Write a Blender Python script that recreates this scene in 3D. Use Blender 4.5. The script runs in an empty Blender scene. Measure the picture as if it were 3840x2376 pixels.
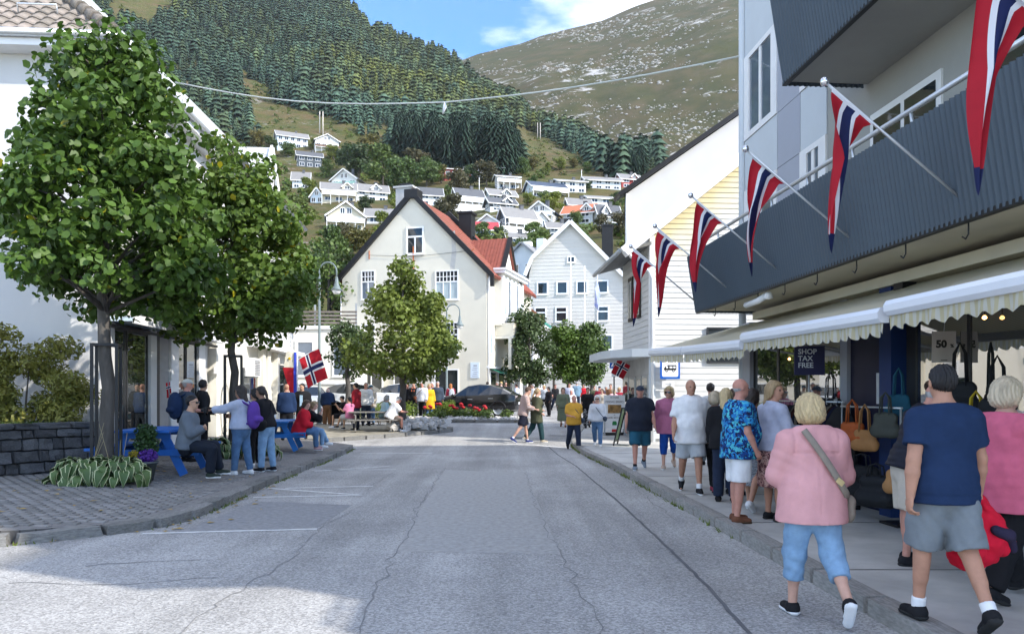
import bpy, math, random
import numpy as np
from mathutils import Vector, Matrix
R = math.radians
random.seed(7)
rng = np.random.default_rng(7)
scene = bpy.context.scene
COL = scene.collection
# ---- camera, sky, sun, exposure
F, U0, V0, CZ = 2900.0, 1920.0, 1480.0, 1.7
cam_d = bpy.data.cameras.new('camera'); cam = bpy.data.objects.new('camera', cam_d); COL.objects.link(cam)
cam.location = (0, 0, CZ); cam.rotation_euler = (R(90), 0, 0)
cam_d.sensor_width = 36.0; cam_d.lens = F / 3840 * 36.0; cam_d.shift_y = (V0 - 1188) / 3840
cam_d.clip_start = 0.1; cam_d.clip_end = 20000
scene.camera = cam
SUN_AZ = math.atan2(0.88, -0.475)        # clockwise from +Y, where the sun stands
SUN_EL = R(35)
world = bpy.data.worlds.new('World'); scene.world = world; world.use_nodes = True
wn, wl = world.node_tree.nodes, world.node_tree.links
wn.clear()
CLX = 1.85
w_out = wn.new('ShaderNodeOutputWorld'); w_bg = wn.new('ShaderNodeBackground'); w_sky = wn.new('ShaderNodeTexSky')
w_sky.sky_type = 'NISHITA'; w_sky.sun_disc = False; w_sky.sun_elevation = SUN_EL; w_sky.sun_rotation = SUN_AZ
w_sky.altitude = 20; w_sky.air_density = 0.65; w_sky.dust_density = 0.15; w_sky.ozone_density = 2.0
w_bg.inputs['Strength'].default_value = 0.15
w_tc = wn.new('ShaderNodeTexCoord'); w_map = wn.new('ShaderNodeMapping'); w_map.inputs['Scale'].default_value = (1.6, 1.6, 5.0)
w_map.inputs['Rotation'].default_value = (0, R(22), 0); w_map.inputs['Location'].default_value = (CLX, 0.0, 0.0)
w_no = wn.new('ShaderNodeTexNoise'); w_no.inputs['Scale'].default_value = 1.7; w_no.inputs['Detail'].default_value = 7; w_no.inputs['Roughness'].default_value = 0.55
w_rp = wn.new('ShaderNodeMapRange'); w_rp.inputs['From Min'].default_value = 0.45; w_rp.inputs["From Max"].default_value = 0.68; w_rp.inputs['To Max'].default_value = 0.9
w_mx = wn.new('ShaderNodeMix'); w_mx.data_type = 'RGBA'; w_mx.inputs['B'].default_value = (7.4, 7.05, 6.6, 1)
w_hs = wn.new('ShaderNodeHueSaturation'); w_hs.inputs['Saturation'].default_value = 1.25; w_hs.inputs['Value'].default_value = 1.0
wl.new(w_tc.outputs['Generated'], w_map.inputs['Vector']); wl.new(w_map.outputs[0], w_no.inputs['Vector'])
wl.new(w_no.outputs['Fac'], w_rp.inputs['Value']); wl.new(w_rp.outputs[0], w_mx.inputs['Factor'])
wl.new(w_sky.outputs[0], w_hs.inputs['Color']); wl.new(w_hs.outputs[0], w_mx.inputs['A']); wl.new(w_mx.outputs['Result'], w_bg.inputs['Color'])
wl.new(w_bg.outputs[0], w_out.inputs['Surface'])
sun_d = bpy.data.lights.new('sun', 'SUN'); sun = bpy.data.objects.new('sun', sun_d); COL.objects.link(sun)
sun_d.energy = 2.0; sun_d.angle = R(0.8); sun_d.color = (1.0, 0.94, 0.85)
_sv = Vector((math.sin(SUN_AZ) * math.cos(SUN_EL), math.cos(SUN_AZ) * math.cos(SUN_EL), math.sin(SUN_EL)))
sun.rotation_euler = _sv.to_track_quat('Z', 'Y').to_euler(); sun.location = (30, -30, 60)
vs = scene.view_settings
vs.view_transform = 'Standard'; vs.look = 'None'; vs.gamma = 1.0; vs.use_curve_mapping = False; vs.exposure = 1.75
cy = scene.cycles
cy.max_bounces = 6; cy.diffuse_bounces = 3; cy.glossy_bounces = 3; cy.transmission_bounces = 4; cy.transparent_max_bounces = 6; cy.volume_bounces = 0
cy.caustics_reflective = False; cy.caustics_refractive = False; cy.sample_clamp_indirect = 6
cy.use_denoising = True
# ---- helpers
def gz(x, y):
 return 0.03 * max(0.0, min(y, 75.0) - 22.0)
def sw(x, y):                                   # top of the pavements
 return gz(x, y) + 0.12 + 0.055 * max(0.0, -5.0 - x) * (1 if y < 34 else 0)
def P(u, v, Y):
 return Vector(((u - U0) / F * Y, Y, CZ + (V0 - v) / F * Y))
def G(u, v, top=None):                          # ray through a photo point down to the ground
 top = top or gz
 Y = 20.0
 for _ in range(60):
  x = (u - U0) / F * Y
  Y = 0.5 * Y + 0.5 * max(2.0, (CZ - top(x, Y)) * F / max(v - V0, 12.0))
 x = (u - U0) / F * Y
 return Vector((x, Y, top(x, Y)))
_mats = {}
def mat(name, col, rough=0.8, var=0.12, scale=5.0, bump=0.0, bscale=None, metal=0.0, spec=0.3, col2=None, rnd=0.0, stretch=(1, 1, 1), detail=6, ior=None, coat=0.0, sss=0.0, attr=None, trans=0.0):
 if name in _mats: return _mats[name]
 m = bpy.data.materials.new(name); m.use_nodes = True
 n, l = m.node_tree.nodes, m.node_tree.links
 b = n['Principled BSDF']
 b.inputs['Roughness'].default_value = rough; b.inputs['Metallic'].default_value = metal
 b.inputs['Specular IOR Level'].default_value = spec
 if ior: b.inputs['IOR'].default_value = ior
 if coat: b.inputs['Coat Weight'].default_value = coat; b.inputs['Coat Roughness'].default_value = 0.05
 if trans: b.inputs['Transmission Weight'].default_value = trans
 c1 = tuple(max(0, c * (1 - var)) for c in col); c2 = col2 or tuple(min(1, c * (1 + var)) for c in col)
 tc = n.new('ShaderNodeTexCoord'); mp = n.new('ShaderNodeMapping'); mp.inputs['Scale'].default_value = stretch
 l.new(tc.outputs['Object'], mp.inputs['Vector'])
 no = n.new('ShaderNodeTexNoise'); no.inputs['Scale'].default_value = scale; no.inputs['Detail'].default_value = detail; no.inputs['Roughness'].default_value = 0.6
 l.new(mp.outputs[0], no.inputs['Vector'])
 rp = n.new('ShaderNodeMapRange'); rp.inputs['From Min'].default_value = 0.3; rp.inputs['From Max'].default_value = 0.7
 l.new(no.outputs['Fac'], rp.inputs['Value'])
 mx = n.new('ShaderNodeMix'); mx.data_type = 'RGBA'
 mx.inputs['A'].default_value = (*c1, 1); mx.inputs['B'].default_value = (*c2, 1)
 l.new(rp.outputs[0], mx.inputs['Factor'])
 out = mx.outputs['Result']
 if attr:
  at = n.new('ShaderNodeAttribute'); at.attribute_name = attr
  mu = n.new('ShaderNodeMix'); mu.data_type = 'RGBA'; mu.blend_type = 'MULTIPLY'; mu.inputs['Factor'].default_value = 1.0
  l.new(out, mu.inputs['A']); l.new(at.outputs['Color'], mu.inputs['B']); out = mu.outputs['Result']
 if rnd:
  oi = n.new('ShaderNodeObjectInfo'); hs = n.new('ShaderNodeHueSaturation')
  mr = n.new('ShaderNodeMapRange'); mr.inputs['To Min'].default_value = 1 - rnd; mr.inputs['To Max'].default_value = 1 + rnd
  l.new(oi.outputs['Random'], mr.inputs['Value']); l.new(mr.outputs[0], hs.inputs['Value']); l.new(out, hs.inputs['Color'])
  mh = n.new('ShaderNodeMapRange'); mh.inputs['To Min'].default_value = 0.5 + rnd * 0.05; mh.inputs['To Max'].default_value = 0.5 - rnd * 0.05
  l.new(oi.outputs['Random'], mh.inputs['Value']); l.new(mh.outputs[0], hs.inputs['Hue'])
  out = hs.outputs[0]
 l.new(out, b.inputs['Base Color'])
 if bump:
  n2 = n.new('ShaderNodeTexNoise'); n2.inputs['Scale'].default_value = bscale or scale * 6; n2.inputs['Detail'].default_value = 5
  l.new(mp.outputs[0], n2.inputs['Vector'])
  bp = n.new('ShaderNodeBump'); bp.inputs['Strength'].default_value = bump; bp.inputs['Distance'].default_value = 0.02
  l.new(n2.outputs['Fac'], bp.inputs['Height']); l.new(bp.outputs[0], b.inputs['Normal'])
 _mats[name] = m
 return m
def leaf_mat(name, col, col2, rnd=0.1, scale=1.4):
 if name in _mats: return _mats[name]
 m = mat(name, col, rough=0.5, col2=col2, scale=scale, spec=0.35, rnd=rnd, attr='col')
 n, l = m.node_tree.nodes, m.node_tree.links
 b = n['Principled BSDF']; o = n['Material Output']
 tr = n.new('ShaderNodeBsdfTranslucent'); ms = n.new('ShaderNodeMixShader'); ms.inputs[0].default_value = 0.28
 src = b.inputs['Base Color'].links[0].from_socket
 l.new(src, tr.inputs['Color']); l.new(b.outputs[0], ms.inputs[1]); l.new(tr.outputs[0], ms.inputs[2]); l.new(ms.outputs[0], o.inputs['Surface'])
 return m
def link(o, parent=None):
 COL.objects.link(o)
 if parent is not None: o.parent = parent
 return o
def tag(o, label=None, cat=None, group=None, kind=None):
 if label: o['label'] = label
 if cat: o['category'] = cat
 if group: o['group'] = group
 if kind: o['kind'] = kind
 return o
def empty(name, loc=(0, 0, 0), rz=0.0, label=None, cat=None, group=None, kind=None, parent=None):
 o = bpy.data.objects.new(name, None); link(o, parent); o.location = loc; o.rotation_euler = (0, 0, rz); o.empty_display_size = 0.2
 return tag(o, label, cat, group, kind)
def mesh_np(name, V, Q, smooth=False):
 """V (n,3), Q (m,k) integer faces all with k corners"""
 V = np.asarray(V, np.float32); Q = np.asarray(Q, np.int32); k = Q.shape[1]
 me = bpy.data.meshes.new(name)
 me.vertices.add(len(V)); me.vertices.foreach_set('co', V.ravel())
 me.loops.add(Q.size); me.loops.foreach_set('vertex_index', Q.ravel())
 me.polygons.add(len(Q)); me.polygons.foreach_set('loop_start', np.arange(0, Q.size, k, dtype=np.int32))
 if smooth: me.polygons.foreach_set('use_smooth', np.ones(len(Q), bool))
 me.update(calc_edges=True)
 return me
def vcol(me, C):
 a = me.color_attributes.new('col', 'FLOAT_COLOR', 'POINT')
 C = np.asarray(C, np.float32); a.data.foreach_set('color', np.concatenate([C, np.ones((len(C), 1), np.float32)], 1).ravel())
class MB:
 """collects faces of one object"""
 def __init__(s): s.v = []; s.f = []; s.mi = []; s.sm = []
 def add(s, vs_, fs, m=0, smooth=False):
  b = len(s.v); s.v.extend([tuple(p) for p in vs_])
  for f in fs: s.f.append([b + i for i in f]); s.mi.append(m); s.sm.append(smooth)
  return s
 def quad(s, a, b, c, d, m=0): return s.add([a, b, c, d], [(0, 1, 2, 3)], m)
 def box(s, x0, x1, y0, y1, z0, z1, m=0, M=None):
  vs_ = [Vector(p) for p in ((x0, y0, z0), (x1, y0, z0), (x1, y1, z0), (x0, y1, z0), (x0, y0, z1), (x1, y0, z1), (x1, y1, z1), (x0, y1, z1))]
  if M is not None: vs_ = [M @ p for p in vs_]
  return s.add(vs_, [(0, 3, 2, 1), (4, 5, 6, 7), (0, 1, 5, 4), (1, 2, 6, 5), (2, 3, 7, 6), (3, 0, 4, 7)], m)
 def bar(s, a, b, w, h=None, m=0, up=(0, 0, 1)):
  a, b = Vector(a), Vector(b); h = h or w; d = (b - a); L = d.length; d.normalize(); up = Vector(up)
  if abs(d.dot(up)) > 0.98: up = Vector((0, 1, 0))
  x = d.cross(up).normalized(); z = x.cross(d)
  M = Matrix((x, d, z)).transposed().to_4x4(); M.translation = a
  return s.box(-w / 2, w / 2, 0, L, -h / 2, h / 2, m, M)
 def tube(s, pts, r, n=8, m=0, cap=True, smooth=True):
  pts = [Vector(p) for p in pts]; rs = r if isinstance(r, (list, tuple)) else [r] * len(pts)
  vs_ = []; fs = []; x = None
  for i, p in enumerate(pts):
   d = (pts[min(i + 1, len(pts) - 1)] - pts[max(i - 1, 0)]).normalized()
   if x is None: x = d.cross(Vector((0.3, 0.9, 0.2))).normalized()
   else: x = (x - d * x.dot(d)).normalized()
   y = d.cross(x)
   for k in range(n):
    a = 2 * math.pi * k / n
    vs_.append(p + x * (rs[i] * math.cos(a)) + y * (rs[i] * math.sin(a)))
  for i in range(len(pts) - 1):
   for k in range(n):
    k2 = (k + 1) % n; fs.append((i * n + k, i * n + k2, (i + 1) * n + k2, (i + 1) * n + k))
  s.add(vs_, fs, m, smooth)
  if cap:
   b = len(s.v) - len(vs_)
   s.f.append([b + k for k in reversed(range(n))]); s.mi.append(m); s.sm.append(False)
   s.f.append([b + (len(pts) - 1) * n + k for k in range(n)]); s.mi.append(m); s.sm.append(False)
  return s
 def lathe(s, prof, c=(0, 0, 0), n=16, m=0, smooth=True, sx=1.0, sy=1.0):
  vs_ = []; fs = []
  for (r, z) in prof:
   for k in range(n):
    a = 2 * math.pi * k / n; vs_.append((c[0] + r * math.cos(a) * sx, c[1] + r * math.sin(a) * sy, c[2] + z))
  for i in range(len(prof) - 1):
   for k in range(n):
    k2 = (k + 1) % n; fs.append((i * n + k, i * n + k2, (i + 1) * n + k2, (i + 1) * n + k))
  return s.add(vs_, fs, m, smooth)
 def prism(s, poly, z0, z1, m=0, mtop=None):
  """poly: list of (x,y), counter-clockwise; z0,z1 numbers or functions of (x,y)"""
  f0 = z0 if callable(z0) else (lambda x, y: z0); f1 = z1 if callable(z1) else (lambda x, y: z1)
  n = len(poly)
  vs_ = [(x, y, f0(x, y)) for x, y in poly] + [(x, y, f1(x, y)) for x, y in poly]
  s.add(vs_, [tuple(reversed(range(n)))] + [(i, (i + 1) % n, n + (i + 1) % n, n + i) for i in range(n)], m)
  b = len(s.v) - 2 * n
  s.f.append([b + n + i for i in range(n)]); s.mi.append(m if mtop is None else mtop); s.sm.append(False)
  return s
 def extrude(s, poly, axis, a, b, m=0):
  """poly in the plane normal to axis ('x': (y,z), 'y': (x,z)), from a to b"""
  n = len(poly)
  if axis == 'x': v0 = [(a, p, q) for p, q in poly]; v1 = [(b, p, q) for p, q in poly]
  else: v0 = [(p, a, q) for p, q in poly]; v1 = [(p, b, q) for p, q in poly]
  return s.add(v0 + v1, [tuple(range(n)), tuple(reversed(range(n, 2 * n)))] + [((i + 1) % n, i, n + i, n + (i + 1) % n) for i in range(n)], m)
 def mesh(s, name, mats):
  me = bpy.data.meshes.new(name); me.from_pydata([tuple(p) for p in s.v], [], s.f)
  for mm in (mats if isinstance(mats, (list, tuple)) else [mats]): me.materials.append(mm)
  if len(me.materials) > 1: me.polygons.foreach_set('material_index', s.mi)
  if any(s.sm): me.polygons.foreach_set('use_smooth', s.sm)
  me.update(); return me
 def build(s, name, mats, parent=None, loc=(0, 0, 0), rot=(0, 0, 0)):
  o = bpy.data.objects.new(name, s.mesh(name, mats)); link(o, parent); o.location = loc; o.rotation_euler = rot
  return o
def inst(name, me, parent=None, loc=(0, 0, 0), rot=(0, 0, 0), scale=(1, 1, 1)):
 o = bpy.data.objects.new(name, me); link(o, parent); o.location = loc; o.rotation_euler = rot; o.scale = scale
 return o
def text(body, size, m, parent, loc, rot=(R(90), 0, 0), name='lettering', ext=0.002, bold=0.0, align='CENTER'):
 c = bpy.data.curves.new(name, 'FONT'); c.body = body; c.size = size; c.extrude = ext; c.align_x = align; c.align_y = 'CENTER'; c.offset = bold; c.resolution_u = 3
 c.materials.append(m)
 tmp = bpy.data.objects.new('tmp', c); COL.objects.link(tmp); me = bpy.data.meshes.new_from_object(tmp); bpy.data.objects.remove(tmp); me.name = name
 o = bpy.data.objects.new(name, me); link(o, parent); o.location = loc; o.rotation_euler = rot
 return o
def copy_tree(o, parent=None):
 c = o.copy(); COL.objects.link(c); c.parent = parent
 for ch in list(o.children): copy_tree(ch, c)
 return c
def noise2(x, y, seed=0, octaves=4, f=1.0):
 """smooth value noise on arrays"""
 x = np.asarray(x, float) * f; y = np.asarray(y, float) * f; tot = 0; amp = 1.0
 for o in range(octaves):
  xi = np.floor(x).astype(np.int64); yi = np.floor(y).astype(np.int64); fx = x - xi; fy = y - yi
  fx = fx * fx * (3 - 2 * fx); fy = fy * fy * (3 - 2 * fy)
  def h(a, b):
   n = (a * 374761393 + b * 668265263 + (seed + o) * 974634777) & 0x7fffffff
   n = ((n ^ (n >> 13)) * 1274126177) & 0x7fffffff
   return ((n ^ (n >> 16)) & 0xffff) / 65535.0
  v = (h(xi, yi) * (1 - fx) + h(xi + 1, yi) * fx) * (1 - fy) + (h(xi, yi + 1) * (1 - fx) + h(xi + 1, yi + 1) * fx) * fy
  tot = tot + amp * (v - 0.5); amp *= 0.5; x = x * 2.03; y = y * 2.03
 return tot
# ---- land: ground sheet, hillside, mountains
def grass_mat(name, cols, scales, rock=None):
 m = bpy.data.materials.new(name); m.use_nodes = True
 n, l = m.node_tree.nodes, m.node_tree.links; b = n['Principled BSDF']; b.inputs['Roughness'].default_value = 0.95; b.inputs['Specular IOR Level'].default_value = 0.1
 tc = n.new('ShaderNodeTexCoord')
 cur = None
 for i, (c, s) in enumerate(zip(cols[1:], scales)):
  no = n.new('ShaderNodeTexNoise'); no.inputs['Scale'].default_value = s; no.inputs['Detail'].default_value = 8; no.inputs['Roughness'].default_value = 0.65
  l.new(tc.outputs['Object'], no.inputs['Vector'])
  rp = n.new('ShaderNodeMapRange'); rp.inputs['From Min'].default_value = 0.42; rp.inputs['From Max'].default_value = 0.62
  l.new(no.outputs['Fac'], rp.inputs['Value'])
  mx = n.new('ShaderNodeMix'); mx.data_type = 'RGBA'
  if cur is None: mx.inputs['A'].default_value = (*cols[0], 1)
  else: l.new(cur, mx.inputs['A'])
  mx.inputs['B'].default_value = (*c, 1); l.new(rp.outputs[0], mx.inputs['Factor']); cur = mx.outputs['Result']
 if rock:
  col, sc, lo, hi, sc2 = rock
  mp = n.new('ShaderNodeMapping'); mp.inputs['Rotation'].default_value = (0.5, 0.6, 0.4); mp.inputs['Scale'].default_value = (1, 2.2, 0.8)
  l.new(tc.outputs['Object'], mp.inputs['Vector'])
  na = n.new('ShaderNodeTexNoise'); na.inputs['Scale'].default_value = sc; na.inputs['Detail'].default_value = 10; na.inputs['Roughness'].default_value = 0.72
  l.new(mp.outputs[0], na.inputs['Vector'])
  nb = n.new('ShaderNodeTexNoise'); nb.inputs['Scale'].default_value = sc2; nb.inputs['Detail'].default_value = 4
  l.new(tc.outputs['Object'], nb.inputs['Vector'])
  ad = n.new('ShaderNodeMath'); ad.operation = 'MULTIPLY_ADD'; ad.inputs[1].default_value = 0.5
  l.new(nb.outputs['Fac'], ad.inputs[0]); l.new(na.outputs['Fac'], ad.inputs[2])
  rp = n.new('ShaderNodeMapRange'); rp.inputs['From Min'].default_value = lo; rp.inputs['From Max'].default_value = hi
  l.new(ad.outputs[0], rp.inputs['Value'])
  mx = n.new('ShaderNodeMix'); mx.data_type = 'RGBA'; mx.inputs['B'].default_value = (*col, 1)
  l.new(cur, mx.inputs['A']); l.new(rp.outputs[0], mx.inputs['Factor']); cur = mx.outputs['Result']
  bp = n.new('ShaderNodeBump'); bp.inputs['Strength'].default_value = 0.5; bp.inputs['Distance'].default_value = 3.0
  l.new(na.outputs['Fac'], bp.inputs['Height']); l.new(bp.outputs[0], b.inputs['Normal'])
 l.new(cur, b.inputs['Base Color'])
 return m
def asphalt_mat():
 m = bpy.data.materials.new('asphalt'); m.use_nodes = True
 n, l = m.node_tree.nodes, m.node_tree.links; b = n['Principled BSDF']; b.inputs['Roughness'].default_value = 0.85; b.inputs['Specular IOR Level'].default_value = 0.3
 tc = n.new('ShaderNodeTexCoord')
 def noise(s, d=6, r=0.6, st=None):
  no = n.new('ShaderNodeTexNoise'); no.inputs['Scale'].default_value = s; no.inputs['Detail'].default_value = d; no.inputs['Roughness'].default_value = r
  if st:
   mp = n.new('ShaderNodeMapping'); mp.inputs['Scale'].default_value = st; l.new(tc.outputs['Object'], mp.inputs['Vector']); l.new(mp.outputs[0], no.inputs['Vector'])
  else: l.new(tc.outputs['Object'], no.inputs['Vector'])
  return no.outputs['Fac']
 def rng_(x, a, b_, c, d):
  r = n.new('ShaderNodeMapRange'); r.inputs['From Min'].default_value = a; r.inputs['From Max'].default_value = b_; r.inputs['To Min'].default_value = c; r.inputs['To Max'].default_value = d
  l.new(x, r.inputs['Value']); return r.outputs[0]
 def mul(a, b_):
  r = n.new('ShaderNodeMath'); r.operation = 'MULTIPLY'; l.new(a, r.inputs[0]); l.new(b_, r.inputs[1]); return r.outputs[0]
 vo = n.new('ShaderNodeTexVoronoi'); vo.inputs['Scale'].default_value = 62.0; l.new(tc.outputs['Object'], vo.inputs['Vector'])
 sp = n.new('ShaderNodeSeparateColor'); l.new(vo.outputs['Color'], sp.inputs[0])
 stones = rng_(sp.outputs[0], 0.0, 1.0, 0.66, 1.34)
 fine = rng_(noise(30, 8, 0.75), 0.35, 0.65, 0.8, 1.2)
 streak = rng_(noise(1.0, 5, 0.6, (1.3, 0.07, 1)), 0.33, 0.68, 0.80, 1.20)
 blot = rng_(noise(0.45, 7, 0.62), 0.36, 0.64, 0.86, 1.14)
 tot = mul(mul(stones, fine), mul(streak, blot))
 mx = n.new('ShaderNodeMix'); mx.data_type = 'RGBA'; mx.blend_type = 'MULTIPLY'; mx.inputs['Factor'].default_value = 1.0
 mx.inputs['A'].default_value = (0.31, 0.305, 0.292, 1); l.new(tot, mx.inputs['B']); l.new(mx.outputs['Result'], b.inputs['Base Color'])
 bp = n.new('ShaderNodeBump'); bp.inputs['Strength'].default_value = 0.45; bp.inputs['Distance'].default_value = 0.006
 l.new(vo.outputs['Distance'], bp.inputs['Height']); l.new(bp.outputs[0], b.inputs['Normal'])
 return m
M_ASPH = asphalt_mat()
def grid_obj(name, xs, ys, zf, m, smooth=True):
 X, Y = np.meshgrid(xs, ys, indexing='ij'); Z = zf(X, Y)
 V = np.stack([X, Y, Z], -1).reshape(-1, 3); nx, ny = len(xs), len(ys)
 i, j = np.meshgrid(np.arange(nx - 1), np.arange(ny - 1), indexing='ij'); a = (i * ny + j).ravel()
 Q = np.stack([a, a + ny, a + ny + 1, a + 1], 1)
 me = mesh_np(name, V, Q, smooth); me.materials.append(m); return link(bpy.data.objects.new(name, me))
gz_np = lambda X, Y: 0.03 * np.clip(np.minimum(Y, 75) - 22, 0, None)
o = grid_obj('road', np.linspace(-120, 120, 61), np.concatenate([np.linspace(-60, 22, 30), np.linspace(23, 78, 56)]), gz_np, M_ASPH); tag(o, kind='structure')
ROAD = o
RIDGE = np.array([(-2500, -1500), (0, -560), (800, -190), (1200, -20), (1335, 45), (1380, 105), (1500, 160), (1650, 208), (1712, 245), (1807, 328), (1948, 392), (1970, 440), (2042, 470), (2168, 515), (2231, 575), (2310, 630), (2450, 640), (2700, 700), (4200, 900), (6500, 900)], float)
def ridge(u):
 Yr = np.interp(u, [1000, 1335, 1960, 2450, 6000], [980, 840, 640, 470, 430])
 vr = np.interp(u, RIDGE[:, 0], RIDGE[:, 1])
 return Yr, CZ + (V0 - vr) / F * Yr
PROF_Y = [75, 110, 140, 200, 260, 340]; PROF_Z = [1.55, 13, 28, 48.5, 71.5, 105]
def hill_z(X, Y):
 X = np.asarray(X, float); Y = np.asarray(Y, float)
 u = U0 + F * X / Y; Yr, zr = ridge(u)
 zl = np.interp(Y, PROF_Y, PROF_Z)
 t = np.clip((Y - 340) / (Yr - 340), 0, 1)
 zu = 105 + (zr - 105) * (t * 0.94 + 0.06 * t * t)
 z = np.where(Y < 340, zl, zu)
 back = np.clip(Y - Yr, 0, None); z = z - back * 0.5
 amp = np.clip((Y - 85) / 120, 0, 1)
 return z + amp * (noise2(X, Y, 3, 4, 1 / 42.0) * 5.0) * np.clip(1.2 - t, 0.25, 1)
def hill_at(u, v):
 Ys = np.linspace(80, 1100, 4000); Xs = (u - U0) / F * Ys; Z = hill_z(Xs, Ys)
 vv = V0 - (Z - CZ) * F / Ys
 k = np.argmax(vv <= v)
 return Vector((Xs[k], Ys[k], Z[k]))
M_HILL = grass_mat('hillside_grass', [(0.085, 0.092, 0.030), (0.115, 0.115, 0.038), (0.055, 0.070, 0.024), (0.125, 0.095, 0.048)], [0.05, 0.25, 0.09], rock=((0.30, 0.29, 0.27), 0.3, 0.86, 0.95, 0.04))
def polar(name, us, Ys, zf, m):
 A, Yg = np.meshgrid((us - U0) / F, Ys, indexing='ij'); X = A * Yg; Z = zf(X, Yg)
 V = np.stack([X, Yg, Z], -1).reshape(-1, 3); nx, ny = len(us), len(Ys)
 i, j = np.meshgrid(np.arange(nx - 1), np.arange(ny - 1), indexing='ij'); a = (i * ny + j).ravel()
 me = mesh_np(name, V, np.stack([a, a + ny, a + ny + 1, a + 1], 1), True); me.materials.append(m)
 return tag(link(bpy.data.objects.new(name, me)), kind='structure')
polar('hillside', np.linspace(-2000, 5800, 260), np.concatenate([np.linspace(75, 400, 110), np.linspace(405, 1150, 90)]), hill_z, M_HILL)
R2 = np.array([(900, 520), (1500, 330), (1723, 228), (1796, 203), (1944, 171), (2027, 138), (2140, 108), (2263, 76), (2386, 27), (2459, 2), (2800, -120), (3600, -420), (6000, -900)], float)
def mount_z(X, Y):
 u = U0 + F * X / Y; zr = CZ + (V0 - np.interp(u, R2[:, 0], R2[:, 1])) / F * 1700.0
 t = np.clip((Y - 620) / (1700 - 620), 0, 1)
 z = 60 + (zr - 60) * (1.12 * t - 0.12 * t * t)
 z = z - np.clip(Y - 1700, 0, None) * 0.35
 return z + np.clip(1.05 - t, 0.12, 1) * noise2(X, Y, 11, 6, 1 / 170.0) * 46 * np.clip(t * 4, 0, 1)
M_MT = grass_mat('mountain_heath', [(0.074, 0.064, 0.027), (0.060, 0.062, 0.021), (0.092, 0.072, 0.038), (0.046, 0.051, 0.018)], [0.004, 0.012, 0.03], rock=((0.40, 0.39, 0.37), 0.022, 0.865, 0.93, 0.005))
polar('mountain', np.linspace(1300, 6000, 270), np.linspace(640, 2200, 170), mount_z, M_MT)
def rock_unit(seed, n=1):
 r = np.random.default_rng(seed); V = np.array([(-1, 0, 0), (1, 0, 0), (0, -1, 0), (0, 1, 0), (0, 0, -.6), (0, 0, .8)], float) * r.uniform(0.7, 1.2, (6, 3));
 Fc = np.array([(0, 2, 5), (2, 1, 5), (1, 3, 5), (3, 0, 5), (2, 0, 4), (1, 2, 4), (3, 1, 4), (0, 3, 4)]); return V, Fc
M_ROCK = mat('pale_rock', (0.42, 0.41, 0.39), rough=0.95, var=0.25, scale=0.3)
def scatter_rocks(name, N, usr, ysr, zf, smin, smax, keep, label):
 u = rng.uniform(*usr, N); Y = rng.uniform(*ysr, N); X = (u - U0) / F * Y; ok = keep(u, X, Y); X, Y = X[ok], Y[ok]; Z = zf(X, Y)
 S = rng.uniform(0, 1, len(X)) ** 3 * (smax - smin) + smin; S = S * (0.4 + 0.6 * Y / Y.max())
 V0_, F0 = rock_unit(1); VV = []; FF = []; A = rng.uniform(0, 6.28, len(X))
 ca, sa = np.cos(A), np.sin(A)
 px = V0_[None, :, 0] * ca[:, None] * S[:, None] * 1.6 - V0_[None, :, 1] * sa[:, None] * S[:, None] + X[:, None]
 py = V0_[None, :, 0] * sa[:, None] * S[:, None] + V0_[None, :, 1] * ca[:, None] * S[:, None] + Y[:, None]
 pz = V0_[None, :, 2] * S[:, None] + Z[:, None]
 V = np.stack([px, py, pz], -1).reshape(-1, 3); Q = (F0[None] + 6 * np.arange(len(X))[:, None, None]).reshape(-1, 3)
 me = mesh_np(name, V, Q); me.materials.append(M_ROCK); return tag(link(bpy.data.objects.new(name, me)), label, 'rocks', kind='stuff')
scatter_rocks('boulders', 15000, (1500, 2900), (850, 1690), mount_z, 0.5, 3.6, lambda u, X, Y: noise2(X * 0.7 + Y * 0.7, (Y - X) * 0.22, 21, 5, 1 / 60.0) > 0.14 - 0.32 * (rng.random(len(u)) < 0.10), 'pale boulders strewn over the bare brown mountain')
# ---- conifers
def conifer_arrays(seed, H, tiers, ribs, w, droop=0.25, pw=0.85):
 r = np.random.default_rng(seed); V = []; T = []
 for t in range(tiers):
  f = t / (tiers - 1); z1 = H * (0.08 + 0.92 * f ** 0.92) ; rad = w * (1 - f) ** pw * r.uniform(0.85, 1.1) + 0.12
  apex = len(V); V.append((0, 0, min(H, z1 + H * 1.35 / tiers)))
  ph = r.uniform(0, 6.28); ring = []
  for k in range(ribs * 2):
   a = ph + math.pi * k / ribs; rr = rad * (r.uniform(0.8, 1.15) if k % 2 == 0 else r.uniform(0.38, 0.6))
   ring.append(len(V)); V.append((rr * math.cos(a), rr * math.sin(a), z1 - (droop * rad if k % 2 == 0 else -0.05 * rad)))
  for k in range(ribs * 2): T.append((apex, ring[k], ring[(k + 1) % (2 * ribs)]))
 return np.array(V), np.array(T)
def inpoly(u, v, poly):
 c = np.zeros(len(u), bool); n = len(poly)
 for i in range(n):
  (x1, y1), (x2, y2) = poly[i], poly[(i + 1) % n]
  cond = ((y1 > v) != (y2 > v)) & (u < (x2 - x1) * (v - y1) / ((y2 - y1) + 1e-9) + x1)
  c ^= cond
 return c
FOREST = [(-900, -1400), (2700, -1400), (2700, 640), (2380, 650), (2330, 690), (2260, 655), (2170, 590), (2060, 525), (1960, 478), (1885, 462), (1935, 530), (1965, 610), (1930, 650), (1780, 655), (1620, 655), (1500, 625), (1420, 575), (1345, 505), (1345, 540), (1250, 520), (900, 560), (600, 600), (-900, 640)]
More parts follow.
